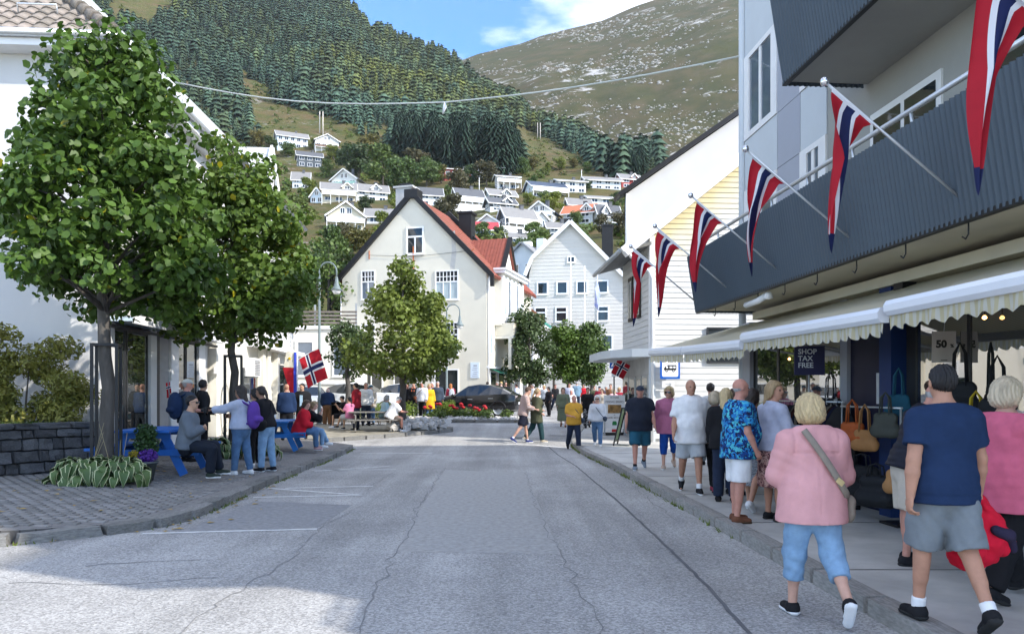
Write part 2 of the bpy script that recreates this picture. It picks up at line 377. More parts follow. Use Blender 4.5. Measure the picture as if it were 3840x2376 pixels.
CLEAR = [(885, 275), (1000, 322), (1030, 390), (1210, 432), (1350, 500), (1350, 570), (1000, 570), (940, 480), (930, 380)]
CLEAR2 = [(420, -60), (640, -20), (660, 60), (560, 110), (400, 90)]
M_CON = mat('conifer_needles', (0.060, 0.094, 0.054), rough=0.8, var=0.3, scale=0.35, spec=0.15, attr='col', detail=3)
def forest():
 gs = 3.9
 xs = np.arange(-700, 130, gs); ys = np.arange(215, 900, gs)
 X, Y = np.meshgrid(xs, ys, indexing='ij'); X = X.ravel() + rng.uniform(-3.4, 3.4, X.size); Y = Y.ravel() + rng.uniform(-3.4, 3.4, Y.size)
 u = U0 + F * X / Y; ok = (u > 150) & (u < 2480); X, Y, u = X[ok], Y[ok], u[ok]
 Z = hill_z(X, Y); v = V0 - (Z - CZ) * F / Y; Yr, _ = ridge(u)
 ok = inpoly(u, v, FOREST) & ~inpoly(u, v, CLEAR) & ~inpoly(u, v, CLEAR2) & (Y < Yr + 25) & (v > -330) & (rng.random(len(u)) < 0.80 + 0.5 * noise2(X, Y, 31, 3, 1 / 35.0))
 X, Y, Z, u, v = X[ok], Y[ok], Z[ok], u[ok], v[ok]
 n = len(X); H = (6.0 + 9.5 * rng.random(n) ** 1.4) * (0.9 + 0.25 * noise2(X, Y, 5, 3, 1 / 60.0)); tone = rng.uniform(0.6, 1.4, n) * (1.0 + 0.5 * noise2(X, Y, 8, 3, 1 / 75.0))
 warm = np.clip(0.35 + 1.1 * noise2(X, Y, 15, 3, 1 / 80.0) + rng.normal(0, 0.2, n), 0, 1) ** 1.5
 VV = []; QQ = []; CC = []; base = 0
 var = [conifer_arrays(40 + i, 1.0, (6, 6, 7, 5, 6)[i], (5, 5, 5, 6, 5)[i], (0.15, 0.20, 0.17, 0.27, 0.22)[i], (0.45, 0.3, 0.5, 0.15, 0.35)[i], (0.85, 0.7, 1.0, 0.42, 0.8)[i]) for i in range(5)]
 for i, (V1, T1) in enumerate(var):
  sel = np.arange(n) % 5 == i; k = sel.sum(); A = rng.uniform(0, 6.28, k); ca, sa = np.cos(A)[:, None], np.sin(A)[:, None]; h = H[sel][:, None]; wd = h * rng.uniform(0.8, 1.25, (k, 1))
  px = (V1[None, :, 0] * ca - V1[None, :, 1] * sa) * wd + X[sel][:, None]; py = (V1[None, :, 0] * sa + V1[None, :, 1] * ca) * wd + Y[sel][:, None]
  pz = V1[None, :, 2] * h + Z[sel][:, None] - 0.5
  VV.append(np.stack([px, py, pz], -1).reshape(-1, 3)); QQ.append((T1[None] + base + len(V1) * np.arange(k)[:, None, None]).reshape(-1, 3)); base += k * len(V1)
  c = np.stack([tone[sel] * (0.85 + 0.9 * warm[sel]), tone[sel] * (0.95 + 0.35 * warm[sel]), tone[sel] * (1.15 - 0.55 * warm[sel])], -1)
  CC.append(np.repeat(c, len(V1), 0))
 me = mesh_np('forest', np.concatenate(VV), np.concatenate(QQ)); me.materials.append(M_CON); vcol(me, np.concatenate(CC))
 tag(link(bpy.data.objects.new('forest', me)), 'dense dark conifer forest covering the steep mountainside', 'forest', kind='stuff')
 return n
N_FOREST = forest()
M_BARK = mat('bark', (0.10, 0.085, 0.07), rough=0.95, var=0.35, scale=9, bump=0.6, stretch=(1, 1, 0.25))
con_var = []
for i in range(3):
 V1, T1 = conifer_arrays(80 + i, 1.0, 24, 11, 0.16 + 0.015 * i, 0.5)
 me = mesh_np('crown', V1, T1); me.materials.append(M_CON); t_ = rng.uniform(0.75, 1.0, len(V1)); vcol(me, np.stack([t_ * 0.8, t_ * 0.95, t_ * 1.15], -1)); con_var.append(me)
tr = MB().tube([(0, 0, -0.06), (0, 0, 0.5), (0, 0, 0.95)], [0.018, 0.011, 0.002], 6).mesh('trunk', M_BARK)
def conifer(u, v, H, i, label, group):
 p = hill_at(u, v); t = empty('spruce_tree', (p.x, p.y, p.z - 0.5), random.uniform(0, 6), label, 'tree', group)
 inst('crown', con_var[i % 3], t, scale=(H * random.uniform(0.9, 1.2),) * 2 + (H,)); inst('trunk', tr, t, scale=(H, H, H))
ORD = 'first second third fourth fifth sixth seventh eighth ninth tenth eleventh twelfth thirteenth fourteenth fifteenth sixteenth seventeenth'.split()
k = 0
for row, (v0_, v1_, cnt) in enumerate([(655, 650, 17), (632, 628, 16), (606, 604, 15)]):
 for j in range(cnt):
  u = 1490 + (1945 - 1490) * (j + random.uniform(0.1, 0.9)) / cnt
  conifer(u, v0_ + random.uniform(-8, 6) - max(0, 1640 - u) * 0.16, random.uniform(15, 22), k, ORD[j] + ' tall spruce from the left in the ' + ('lowest', 'second', 'third')[row] + ' row of the forest edge', 'front spruces of the forest edge'); k += 1
for j in range(12):
 conifer(2285 + j * 11 + random.uniform(-3, 3), 660 + random.uniform(-10, 12), random.uniform(8, 13), j, ORD[j] + ' spruce from the left in the dark clump by the white gable', 'spruces at the right edge of the hill')
# ---- broadleaf trees
def leaf_cloud(seed, n, blobs, size, up=0.3, fold=True, shell=0.5, wf=1.0):
 """n folded leaves in a union of ellipsoid blobs [(cx,cy,cz,rx,ry,rz)]; returns V,Q(quads),brightness"""
 r = np.random.default_rng(seed); B = np.array(blobs, float); vol = np.prod(B[:, 3:], 1) ** 0.75; pick = r.choice(len(B), n, p=vol / vol.sum())
 d = r.normal(size=(n, 3)); d /= np.linalg.norm(d, axis=1)[:, None]; rad = r.random(n) ** shell
 c = B[pick, :3] + d * rad[:, None] * B[pick, 3:]
 nrm = d * 0.7 + r.normal(size=(n, 3)) * 0.55 + np.array([0, 0, up]); nrm /= np.linalg.norm(nrm, axis=1)[:, None]
 t = np.cross(nrm, r.normal(size=(n, 3))); t /= np.linalg.norm(t, axis=1)[:, None]; t[:, 2] -= 0.35; t /= np.linalg.norm(t, axis=1)[:, None]
 s = np.cross(nrm, t); s /= np.linalg.norm(s, axis=1)[:, None]; nrm = np.cross(t, s)
 L = size * r.uniform(0.65, 1.25, n)[:, None]; W = L * r.uniform(0.38, 0.5, (n, 1)) * wf; fd = r.uniform(0.05, 0.3, (n, 1)) * W
 base = c - t * L * 0.5
 pts = [base, base + t * L * 0.18 + s * W * 0.75 + nrm * fd * 0.7, base + t * L * 0.55 + s * W + nrm * fd, base + t * L * 1.05 - nrm * fd * 0.6, base + t * L * 0.55 - s * W + nrm * fd, base + t * L * 0.18 - s * W * 0.75 + nrm * fd * 0.7]
 V = np.stack(pts, 1).reshape(-1, 3); i0 = 6 * np.arange(n)[:, None]
 Q = np.concatenate([i0 + np.array([[0, 1, 2, 3]]), i0 + np.array([[0, 3, 4, 5]])], 0)
 tone = r.uniform(0.75, 1.25, n)
 return V, Q, np.repeat(tone, 6), c
def crown_mesh(name, seed, n, blobs, size, m, yellow=0.0, shell=0.5, up=0.3):
 V, Q, t, c = leaf_cloud(seed, n, blobs, size, up=up, shell=shell); me = mesh_np(name, V, Q); me.materials.append(m)
 C = np.stack([t, t, t], -1)
 if yellow:
  y = np.repeat(np.random.default_rng(seed + 5).random(len(t) // 6) < yellow, 6); C[y] *= np.array([3.6, 1.9, 0.6])
 vcol(me, C); return me
LM = dict(green=leaf_mat('leaf_green', (0.070, 0.115, 0.026), (0.095, 0.15, 0.034), 0.2), olive=leaf_mat('leaf_olive', (0.105, 0.105, 0.025), (0.15, 0.125, 0.032), 0.2), dark=leaf_mat('leaf_dark', (0.045, 0.078, 0.024), (0.065, 0.10, 0.032), 0.2), bright=leaf_mat('leaf_bright', (0.14, 0.19, 0.028), (0.19, 0.21, 0.035), 0.15), brown=leaf_mat('leaf_brown', (0.075, 0.075, 0.032), (0.10, 0.085, 0.04), 0.15))
def blobs_round(seed, R_, H, z0, n=16):
 r = random.Random(seed); out = []
 for i in range(n):
  a = r.uniform(0, 6.28); q = r.uniform(0.1, 0.68); z = z0 + H * r.uniform(0.12, 0.9); k = math.sin(math.pi * min(0.95, max(0.12, (z - z0) / H)) ** 0.8); s = r.uniform(0.26, 0.42)
  out.append((R_ * q * k * math.cos(a), R_ * q * k * math.sin(a), z, R_ * s, R_ * s, R_ * s * 0.8))
 return out
hill_tree = {}
for kk in LM:
 hill_tree[kk] = [crown_mesh('crown', 300 + j, 2200, blobs_round(50 + j, 0.55, 0.85, 0.15), 0.06, LM[kk], shell=0.4) for j in range(2)]
tr2 = MB().tube([(0, 0, -0.05), (0.01, 0, 0.3), (0, 0.02, 0.6)], [0.035, 0.022, 0.008], 6).tube([(0, 0, 0.25), (0.15, 0.05, 0.5)], [0.015, 0.005], 5).tube([(0, 0, 0.28), (-0.12, -0.1, 0.55)], [0.014, 0.005], 5).mesh('trunk', M_BARK)
desc = dict(green='round green broadleaf tree', olive='olive yellow broadleaf tree', dark='dark green broadleaf tree', bright='bright yellow-green bush', brown='brownish green broadleaf tree')
HT = [(1310, 645, 110, 'dark', 'below the black-roofed white chalet'), (1385, 625, 120, 'olive', 'at the foot of the spruce forest'), (1345, 668, 130, 'dark', 'above the teal gabled house'), (1436, 700, 150, 'green', 'uphill from the white house with one dormer'), (1500, 730, 150, 'green', 'left of the cream house chimney'), (1553, 690, 130, 'brown', 'behind the cream house chimney'), (1600, 700, 115, 'green', 'above the dark hipped roof'), (1655, 690, 70, 'olive', 'below the red bungalow'), (1715, 725, 100, 'brown', 'left of the white gabled house with terrace'), (1765, 700, 85, 'dark', 'below the red bungalow end'), (1825, 700, 105, 'brown', 'left of the long white house'), (1150, 735, 70, 'bright', 'beside the pale blue gable'), (1250, 600, 60, 'bright', 'under the chalet'), (1180, 560, 40, 'bright', 'beside the grey roofed house'), (1375, 790, 60, 'dark', 'below the white house with one dormer'), (1440, 905, 110, 'bright', 'below the gambrel house'), (1350, 965, 120, 'olive', 'left of the cream gable'), (1250, 1000, 150, 'green', 'behind the street lamp arm'), (1190, 1080, 160, 'dark', 'behind the wooden terrace'), (1420, 1000, 130, 'green', 'touching the cream gable slope'), (1290, 920, 90, 'brown', 'below the cream gambrel house'), (1690, 850, 120, 'brown', 'beside the black chimney'), (1735, 890, 90, 'brown', 'right of the black chimney'), (1810, 900, 70, 'green', 'below the red-roofed house'), (1960, 975, 90, 'green', 'behind the grey gable'), (2020, 950, 90, 'green', 'left of the grey gable peak'), (1900, 990, 90, 'olive', 'above the green roof'), (2075, 1000, 80, 'green', 'at the grey gable left slope'), (1980, 770, 55, 'bright', 'between the gabled houses'), (2075, 800, 80, 'bright', 'beside the orange roof'), (2040, 770, 60, 'green', 'above the navy roof'), (2000, 720, 60, 'green', 'left of the navy-roofed long house'), (2200, 715, 45, 'dark', 'beside the white terrace'), (2300, 800, 55, 'green', 'above the grey cottage'), (2330, 890, 110, 'brown', 'beside the tall dark chimney'), (2255, 880, 80, 'brown', 'below the orange roof'), (2160, 845, 60, 'green', 'left of the orange-roofed house'), (2055, 655, 45, 'bright', 'on the bare knoll'), (2100, 640, 55, 'bright', 'high on the bare knoll'), (2200, 650, 45, 'green', 'on the knoll slope'), (2150, 630, 40, 'olive', 'on the knoll slope by the poles'), (1960, 660, 70, 'green', 'right of the spruce stand'), (2000, 640, 55, 'olive', 'at the spruce stand corner'), (2310, 770, 50, 'dark', 'below the red hill house'), (1870, 900, 60, 'dark', 'below the dark gabled house'), (2000, 900, 70, 'green', 'below the navy-roofed white house'), (1560, 800, 60, 'green', 'behind the cream ridge'), (1490, 800, 60, 'bright', 'on the lawn left of the cream ridge'), (960, 560, 80, 'olive', 'above the slate roof'), (1010, 580, 70, 'dark', 'beside the slate gable'), (1080, 590, 60, 'green', 'left of the dark blue house'), (1225, 660, 60, 'green', 'right of the dark blue house'), (1260, 690, 50, 'dark', 'behind the teal house'), (1640, 640, 50, 'green', 'beside the white shed'), (1480, 660, 70, 'green', 'below the first spruces'), (1550, 650, 60, 'olive', 'below the spruces')]
for i, (u, v, hp, kd, where) in enumerate(HT):
 p = hill_at(u, v); H = hp * p.y / F
 t = empty('broadleaf_tree', (p.x, p.y, p.z - 0.2), random.uniform(0, 6), desc[kd] + ' ' + where, 'tree', 'trees among the hillside houses')
 wv = random.uniform(0.95, 1.3); inst('crown', hill_tree[kd][i % 2], t, scale=(H * wv, H * wv, H)); inst('trunk', tr2, t, scale=(H, H, H))
def undergrowth():
 N = 4200; u = rng.uniform(850, 2500, N); v = rng.uniform(520, 930, N); k_ = np.arange(N); u = np.where(k_ < 700, rng.uniform(880, 1360, N), u); v = np.where(k_ < 700, rng.uniform(275, 560, N), v); u = np.where(k_ < 150, rng.uniform(400, 660, N), u); v = np.where(k_ < 150, rng.uniform(-60, 115, N), v); VV = []; QQ = []; CC = []; b = 0
 for i in range(N):
  if i >= 700 and inpoly(u[i:i + 1], v[i:i + 1], FOREST)[0]: continue
  if noise2(u[i], v[i], 4, 3, 1 / 60.0) < -0.03: continue
  if any(a - 8 < u[i] < c + 8 and t_ < v[i] < b_ + 26 for (a, c, t_, b_) in HOUSE_BOX): continue
  p = hill_at_fast(u[i], v[i])
  if p is None: continue
  s = rng.uniform(0.3, 1.4) if v[i] > 640 else rng.uniform(0.25, 0.9)
  V, Q, t, c = SHR[i % 6]
  VV.append(V * s * np.array([1.3, 1.3, 1.0]) + np.array(p)); QQ.append(Q + b); b += len(V)
  w = rng.uniform(0, 1); CC.append(np.stack([t * (0.8 + 0.9 * w), t * (0.95 + 0.3 * w), t * 0.9], -1) * rng.uniform(0.65, 1.2))
 me = mesh_np('undergrowth', np.concatenate(VV), np.concatenate(QQ)); me.materials.append(LM['green']); vcol(me, np.concatenate(CC))
 tag(link(bpy.data.objects.new('undergrowth', me)), 'low green shrubs and bushes between the hillside houses', 'bushes', kind='stuff')
SHR = [leaf_cloud(700 + i, 42, [(0, 0, 0.8, 1.2, 1.2, 1.0), (0.7, 0.3, 0.5, 0.8, 0.8, 0.7)], 0.6) for i in range(6)]
_Ys = np.linspace(90, 950, 800)
def hill_at_fast(u, v):
 Xs = (u - U0) / F * _Ys; vv = V0 - (hill_z(Xs, _Ys) - CZ) * F / _Ys
 if vv.min() > v: return None
 k = np.argmax(vv <= v); return (Xs[k], _Ys[k], CZ + (V0 - v) / F * _Ys[k])
# ---- building materials
M_WHITE = mat('white_paint', (0.62, 0.62, 0.60), rough=0.55, var=0.06, scale=3, spec=0.3)
M_TRIM = mat('white_trim', (0.78, 0.78, 0.77), rough=0.45, var=0.04, scale=4)
M_WALLW = mat('white_render', (0.56, 0.555, 0.54), rough=0.9, var=0.06, scale=0.7, bump=0.15, bscale=60)
M_CREAM = mat('cream_render', (0.66, 0.62, 0.51), rough=0.9, var=0.05, scale=0.8, bump=0.15, bscale=50)
M_CREAM2 = mat('pale_cream_render', (0.72, 0.69, 0.60), rough=0.9, var=0.05, scale=0.9, bump=0.1, bscale=50)
M_PALE = mat('pale_grey_blue_panel', (0.54, 0.58, 0.60), rough=0.6, var=0.04, scale=1.2)
M_PALE2 = mat('grey_violet_panel', (0.36, 0.38, 0.43), rough=0.6, var=0.04, scale=1.2)
M_CONC = mat('concrete', (0.40, 0.40, 0.39), rough=0.9, var=0.14, scale=2.5, bump=0.3, bscale=50)
M_SOFF = mat('grey_soffit', (0.33, 0.33, 0.305), rough=0.85, var=0.08, scale=0.8)
M_SOFFY = mat('cream_soffit', (0.62, 0.57, 0.45), rough=0.85, var=0.08, scale=1.2)
M_DKMET = mat('dark_metal', (0.03, 0.032, 0.036), rough=0.4, var=0.15, scale=6, spec=0.4)
M_BLACK = mat('black_paint', (0.012, 0.012, 0.013), rough=0.45, var=0.15, scale=8)
M_CORR = mat('slate_blue_corrugated', (0.060, 0.080, 0.100), rough=0.5, var=0.10, scale=1.2, spec=0.35, stretch=(1, 1, 0.3))
M_STEEL = mat('pale_steel', (0.60, 0.62, 0.63), rough=0.35, var=0.06, scale=5, metal=0.6)
M_GALV = mat('galvanised', (0.38, 0.40, 0.41), rough=0.45, var=0.1, scale=5, metal=0.5)
def glass_mat(name, col=(0.02, 0.025, 0.028), ior=1.42, rough=0.03):
 return mat(name, col, rough=rough, var=0.2, scale=1.5, spec=0.9, ior=ior)
M_GLASS = glass_mat('window_glass'); M_GLASSB = glass_mat('blue_grey_glass', (0.10, 0.13, 0.17), 1.7); M_GLASSM = glass_mat('shop_glass', (0.03, 0.035, 0.035), 2.6, 0.01)
M_CURT = mat('pale_curtain', (0.38, 0.45, 0.46), rough=0.3, var=0.18, scale=3, stretch=(6, 1, 0.4), spec=0.6)
M_SLATE = mat('grey_slate', (0.24, 0.245, 0.25), rough=0.75, var=0.2, scale=2.0, rnd=0.15, bump=0.2)
M_PANTILE = mat('grey_brown_tile', (0.215, 0.185, 0.155), rough=0.85, var=0.3, scale=7, rnd=0.18, bump=0.3)
M_REDTILE = mat('red_clay_tile', (0.235, 0.075, 0.048), rough=0.7, var=0.2, scale=5, rnd=0.16)
M_REDROOF = mat('red_clay_ridge', (0.22, 0.07, 0.046), rough=0.75, var=0.2, scale=3, bump=0.2)
M_CLAP = mat('white_clapboard', (0.58, 0.575, 0.55), rough=0.6, var=0.05, scale=1.5, stretch=(1, 1, 6))
M_CLAPG = mat('grey_white_clapboard', (0.54, 0.515, 0.475), rough=0.65, var=0.04, scale=1.5, rnd=0.03)
M_CLAPY = mat('yellowed_clapboard', (0.60, 0.595, 0.57), rough=0.65, var=0.05, scale=1.5)
def _yellow():                                     # old yellow paint left bare along the sloping edge
 n, l = M_CLAPY.node_tree.nodes, M_CLAPY.node_tree.links; b = n['Principled BSDF']; src = b.inputs['Base Color'].links[0].from_socket; tc = n.new('ShaderNodeTexCoord'); sp = n.new('ShaderNodeSeparateXYZ'); l.new(tc.outputs['Object'], sp.inputs[0])
 a = n.new('ShaderNodeMath'); a.operation = 'MULTIPLY_ADD'; a.inputs[1].default_value = 0.81; a.inputs[2].default_value = 6.7; l.new(sp.outputs[0], a.inputs[0]); s = n.new('ShaderNodeMath'); s.operation = 'SUBTRACT'; l.new(a.outputs[0], s.inputs[0]); l.new(sp.outputs[2], s.inputs[1])
 no = n.new('ShaderNodeTexNoise'); no.inputs['Scale'].default_value = 2.2; l.new(tc.outputs['Object'], no.inputs['Vector']); q = n.new('ShaderNodeMath'); q.operation = 'MULTIPLY_ADD'; q.inputs[1].default_value = 1.6; l.new(no.outputs['Fac'], q.inputs[0]); l.new(s.outputs[0], q.inputs[2])
 r = n.new('ShaderNodeMapRange'); r.inputs['From Min'].default_value = 1.1; r.inputs['From Max'].default_value = 2.7; r.inputs['To Min'].default_value = 0.85; r.inputs['To Max'].default_value = 0.0; l.new(q.outputs[0], r.inputs['Value'])
 mx = n.new('ShaderNodeMix'); mx.data_type = 'RGBA'; mx.inputs['B'].default_value = (0.62, 0.52, 0.27, 1); l.new(src, mx.inputs['A']); l.new(r.outputs[0], mx.inputs['Factor']); l.new(mx.outputs['Result'], b.inputs['Base Color'])
_yellow()
def clapwall(parent, poly, pitch, m, name='clapboard', origin=(0, 0, 0), rz=0.0, thick=0.022, lap=0.02, z0=None, mfun=None, holes=()):
 """one board per course over a wall polygon given in (x,z); wall faces local -Y; poly convex"""
 xs = [p[0] for p in poly]; zs = [p[1] for p in poly]; z = min(zs) if z0 is None else z0; out = []
 n = len(poly)
 while z < max(zs) - 0.02:
  z1 = min(z + pitch, max(zs))
  def span(zz):
   hit = []
   for i in range(n):
    (xa, za), (xb, zb) = poly[i], poly[(i + 1) % n]
    if (za - zz) * (zb - zz) <= 0 and abs(za - zb) > 1e-6: hit.append(xa + (xb - xa) * (zz - za) / (zb - za))
   return (min(hit), max(hit)) if len(hit) >= 2 else None
  s0, s1 = span(z + 1e-4), span(z1 - 1e-4)
  if s0 and s1:
   b = MB(); t = thick
   a0, a1, c0, c1 = s0[0], s0[1], s1[0], s1[1]
   b.add([(a0, -t - lap, z), (a1, -t - lap, z), (c1, -t, z1 + 0.006), (c0, -t, z1 + 0.006), (a0, 0, z), (a1, 0, z), (c1, 0, z1 + 0.006), (c0, 0, z1 + 0.006)], [(0, 1, 2, 3), (4, 5, 1, 0), (5, 6, 2, 1), (7, 4, 0, 3), (3, 2, 6, 7)])
   o = b.build(name, mfun(z) if mfun else m, parent, origin, (0, 0, rz)); out.append(o)
  z = z1
 return out
def window(parent, x, z, w, h, loc_y=0.0, rz=0.0, origin=(0, 0, 0), cols=2, transom=None, tcols=0, trows=0, frame=0.07, depth=0.06, mf=None, mg=None, sill=True, lower_m=None, name='window'):
 """casement facing local -Y at (x,z)=lower left of the opening; parts: window > pane.., sill"""
 mf = mf or M_TRIM; mg = mg or M_GLASS
 b = MB(); y0, y1 = loc_y - depth, loc_y - 0.002
 b.box(x - frame, x, y0, y1, z - frame, z + h + frame); b.box(x + w, x + w + frame, y0, y1, z - frame, z + h + frame)
 b.box(x, x + w, y0, y1, z - frame, z); b.box(x, x + w, y0, y1, z + h, z + h + frame)
 zt = z + h * transom if transom else z + h
 yb0, yb1 = loc_y - depth + 0.012, loc_y - 0.004
 if transom: b.box(x, x + w, yb0, yb1, zt - frame * 0.5, zt + frame * 0.5)
 for i in range(1, cols):
  xc = x + w * i / cols; b.box(xc - frame * 0.4, xc + frame * 0.4, yb0, yb1, z, zt - (frame * 0.5 if transom else 0))
 if transom and tcols:
  for i in range(1, tcols):
   xc = x + w * i / tcols; b.box(xc - 0.02, xc + 0.02, yb0 + 0.006, yb1, zt + frame * 0.5, z + h)
  for i in range(1, trows):
   zc = zt + (z + h - zt) * i / trows; b.box(x, x + w, yb0 + 0.009, yb1, zc - 0.02, zc + 0.02)
 wo = b.build(name, mf, parent, origin, (0, 0, rz))
 yg = loc_y - 0.012
 MB().box(x + 0.001, x + w - 0.001, yg, yg + 0.008, z + 0.001, (zt if transom else z + h) - 0.001).build('pane', lower_m or mg, wo)
 if transom: MB().box(x + 0.001, x + w - 0.001, yg, yg + 0.008, zt + 0.001, z + h - 0.001).build('pane', mg, wo)
 if sill: MB().box(x - frame - 0.03, x + w + frame + 0.03, loc_y - depth - 0.05, loc_y - 0.003, z - frame - 0.04, z - frame - 0.002).build('sill', mf, wo)
 return wo
def gable_prism(b, x0, x1, y0, y1, z0, ze, zr, xr=None, m=0):
 """walls of a gabled volume, ridge along Y"""
 xr = (x0 + x1) / 2 if xr is None else xr
 b.extrude([(x0, z0), (x1, z0), (x1, ze), (xr, zr), (x0, ze)], 'y', y0, y1, m)
def slab(b, p0, p1, y0, y1, t, m=0):
 """roof slab between (x,z) p0 (eave) and p1 (ridge), thickness t upward normal"""
 (xa, za), (xb, zb) = p0, p1; d = Vector((xb - xa, zb - za)); d.normalize(); nn = Vector((-d.y, d.x))
 if nn.y < 0: nn = -nn
 poly = [(xa, za), (xb, zb), (xb + nn.x * t, zb + nn.y * t), (xa + nn.x * t, za + nn.y * t)]
 b.extrude(poly, 'y', y0, y1, m)
# ---- hillside houses
HM = {}
def hm(name, col, **k):
 return mat('house_' + name, col, rough=k.pop('rough', 0.7), var=0.06, scale=1.0, **k)
HC = dict(white=(0.62, 0.62, 0.60), cream=(0.56, 0.52, 0.41), beige=(0.58, 0.53, 0.42), paleblue=(0.55, 0.64, 0.70), teal=(0.30, 0.50, 0.44), grey=(0.36, 0.38, 0.38), dark=(0.07, 0.085, 0.10), red=(0.28, 0.045, 0.04), navy=(0.05, 0.07, 0.11), slate=(0.10, 0.105, 0.115), rgrey=(0.22, 0.215, 0.21), blue=(0.07, 0.12, 0.24), purple=(0.14, 0.06, 0.12), redroof=(0.40, 0.055, 0.07), orange=(0.50, 0.16, 0.08), brown=(0.16, 0.10, 0.07), greengrey=(0.30, 0.34, 0.32), palegrey=(0.52, 0.56, 0.58))
win_cache = {}
def hwin(parent, x, z, w, h, y, rz=0, side=False, origin=(0, 0, 0)):
 key = (round(w, 1), round(h, 1))
 if key not in win_cache:
  W, Hh = key; b = MB(); f = 0.13
  b.box(-W / 2 - f, W / 2 + f, -0.10, 0.0, -f, 0); b.box(-W / 2 - f, W / 2 + f, -0.10, 0.0, Hh, Hh + f); b.box(-W / 2 - f, -W / 2, -0.10, 0, 0, Hh); b.box(W / 2, W / 2 + f, -0.10, 0, 0, Hh); b.box(-0.06, 0.06, -0.095, 0, 0, Hh)
  b.box(-W / 2 + 0.001, W / 2 - 0.001, -0.05, -0.02, 0.001, Hh - 0.001, 1)
  win_cache[key] = b.mesh('window', [M_TRIM, M_GLASS])
 return inst('window', win_cache[key], parent, (x, y, z) if not side else (x, y, z), (0, 0, rz))
def hill_house(u0, u1, vt, vb, label, wall, roof, yaw=0, gable='y', dep=1.0, eave=0.5, floors=2, deck=False, chim=True, dormer=False, lower=None, trim=M_TRIM, terrace=False, nwin=None):
 """(u0,u1,vt,vb): its extent in the photograph"""
 p = hill_at((u0 + u1) / 2, vb); s = F / p.y; W = (u1 - u0) / s; Hh = (vb - vt) / s; a = abs(R(yaw))
 w = W / (math.cos(a) + dep * math.sin(a)); d = w * dep
 hw = Hh * (eave + (0.08 if gable == 'x' else 0)); hr = Hh
 root = empty('hillside_house', (p.x, p.y, p.z - 0.3), R(yaw), label, 'house', 'houses on the hillside')
 mw, mr = hm(wall, HC[wall]), hm(roof, HC[roof], rough=0.6)
 x0, x1, y0, y1 = -w / 2, w / 2, 0.0, d; ov = min(0.7, 0.06 * w + 0.2)
 b = MB()
 if gable == 'y': gable_prism(b, x0, x1, y0, y1, -2.5, hw, hr)
 else: b.extrude([(y0, -2.5), (y1, -2.5), (y1, hw), ((y0 + y1) / 2, hr), (y0, hw)], 'x', x0, x1)
 if lower:
  b.build('wall', mw, root); MB().box(x0 - 0.04, x1 + 0.04, y0 - 0.06, y1 + 0.04, -2.5, hw * 0.48).build('lower_wall', hm(lower, HC[lower]), root)
 else: b.build('wall', mw, root)
 r = MB(); t = 0.28
 if gable == 'y':
  sl = (hr - hw) / (w / 2); e = ov
  slab(r, (x0 - e, hw - e * sl + 0.02), (0, hr + 0.02), y0 - ov, y1 + ov, t); slab(r, (x1 + e, hw - e * sl + 0.02), (0, hr + 0.02), y0 - ov, y1 + ov, t)
 else:
  sl = (hr - hw) / (d / 2); e = ov; yc = (y0 + y1) / 2
  for (ye, sg) in ((y0 - e, 1), (y1 + e, -1)):
   za = hw - e * sl + 0.02; zb = hr + 0.02; r.extrude([(ye, za), (yc, zb), (yc, zb + t * 1.1), (ye, za + t)], 'x', x0 - ov, x1 + ov)
 ro = r.build('roof', mr, root)
 bb = MB()
 if gable == 'y':
  for sg in (-1, 1): bb.bar((sg * (w / 2 + e), y0 - ov - 0.05, hw - e * sl + 0.12), (0, y0 - ov - 0.05, hr + 0.16), 0.1, 0.34)
 else:
  bb.bar((x0 - ov, y0 - e - 0.05, hw - e * sl + 0.1), (x1 + ov, y0 - e - 0.05, hw - e * sl + 0.1), 0.1, 0.24)
  for sg in (-1, 1):
   for ye, in ((y0 - e,), (y1 + e,)): bb.bar((sg * (w / 2 + ov + 0.05), ye, hw - e * sl + 0.12), (sg * (w / 2 + ov + 0.05), yc, hr + 0.16), 0.1, 0.32)
 bb.build('bargeboard', trim, ro)
 if chim:
  cx, cyy = (0.18 * w, d * 0.55) if gable == 'y' else (0.15 * w, d * 0.5)
  MB().box(cx - 0.4, cx + 0.4, cyy - 0.4, cyy + 0.4, hw, hr + 0.9).box(cx - 0.5, cx + 0.5, cyy - 0.5, cyy + 0.5, hr + 0.9, hr + 1.02).build('chimney', hm('slate', HC['slate']), ro)
 fh = hw / floors if gable == 'x' else (hw / max(1, floors - 1) if floors > 1 else hw)
 nf = floors if gable == 'x' else max(1, floors - 1)
 for fl in range(nf):
  n = nwin or max(2, int(w / 2.6)); ww = min(1.7, w / n * 0.55)
  for i in range(n): hwin(root, x0 + w * (i + 0.5) / n, fh * fl + fh * 0.30, ww, min(1.5, fh * 0.5), y0 - (0.07 if lower else 0))
 if gable == 'y' and hr - hw > 1.8:
  for sx in ((-0.75, 0.75) if w > 6 else (0,)): hwin(root, sx, hw + (hr - hw) * 0.16, 0.9, min(1.4, (hr - hw) * 0.42), y0)
 if abs(yaw) > 8:
  for fl in range(nf):
   for i in range(2): hwin(root, x0 if yaw > 0 else x1, fh * fl + fh * 0.3, 1.0, min(1.4, fh * 0.48), y0 + d * (0.3 + 0.4 * i), R(-90) if yaw > 0 else R(90))
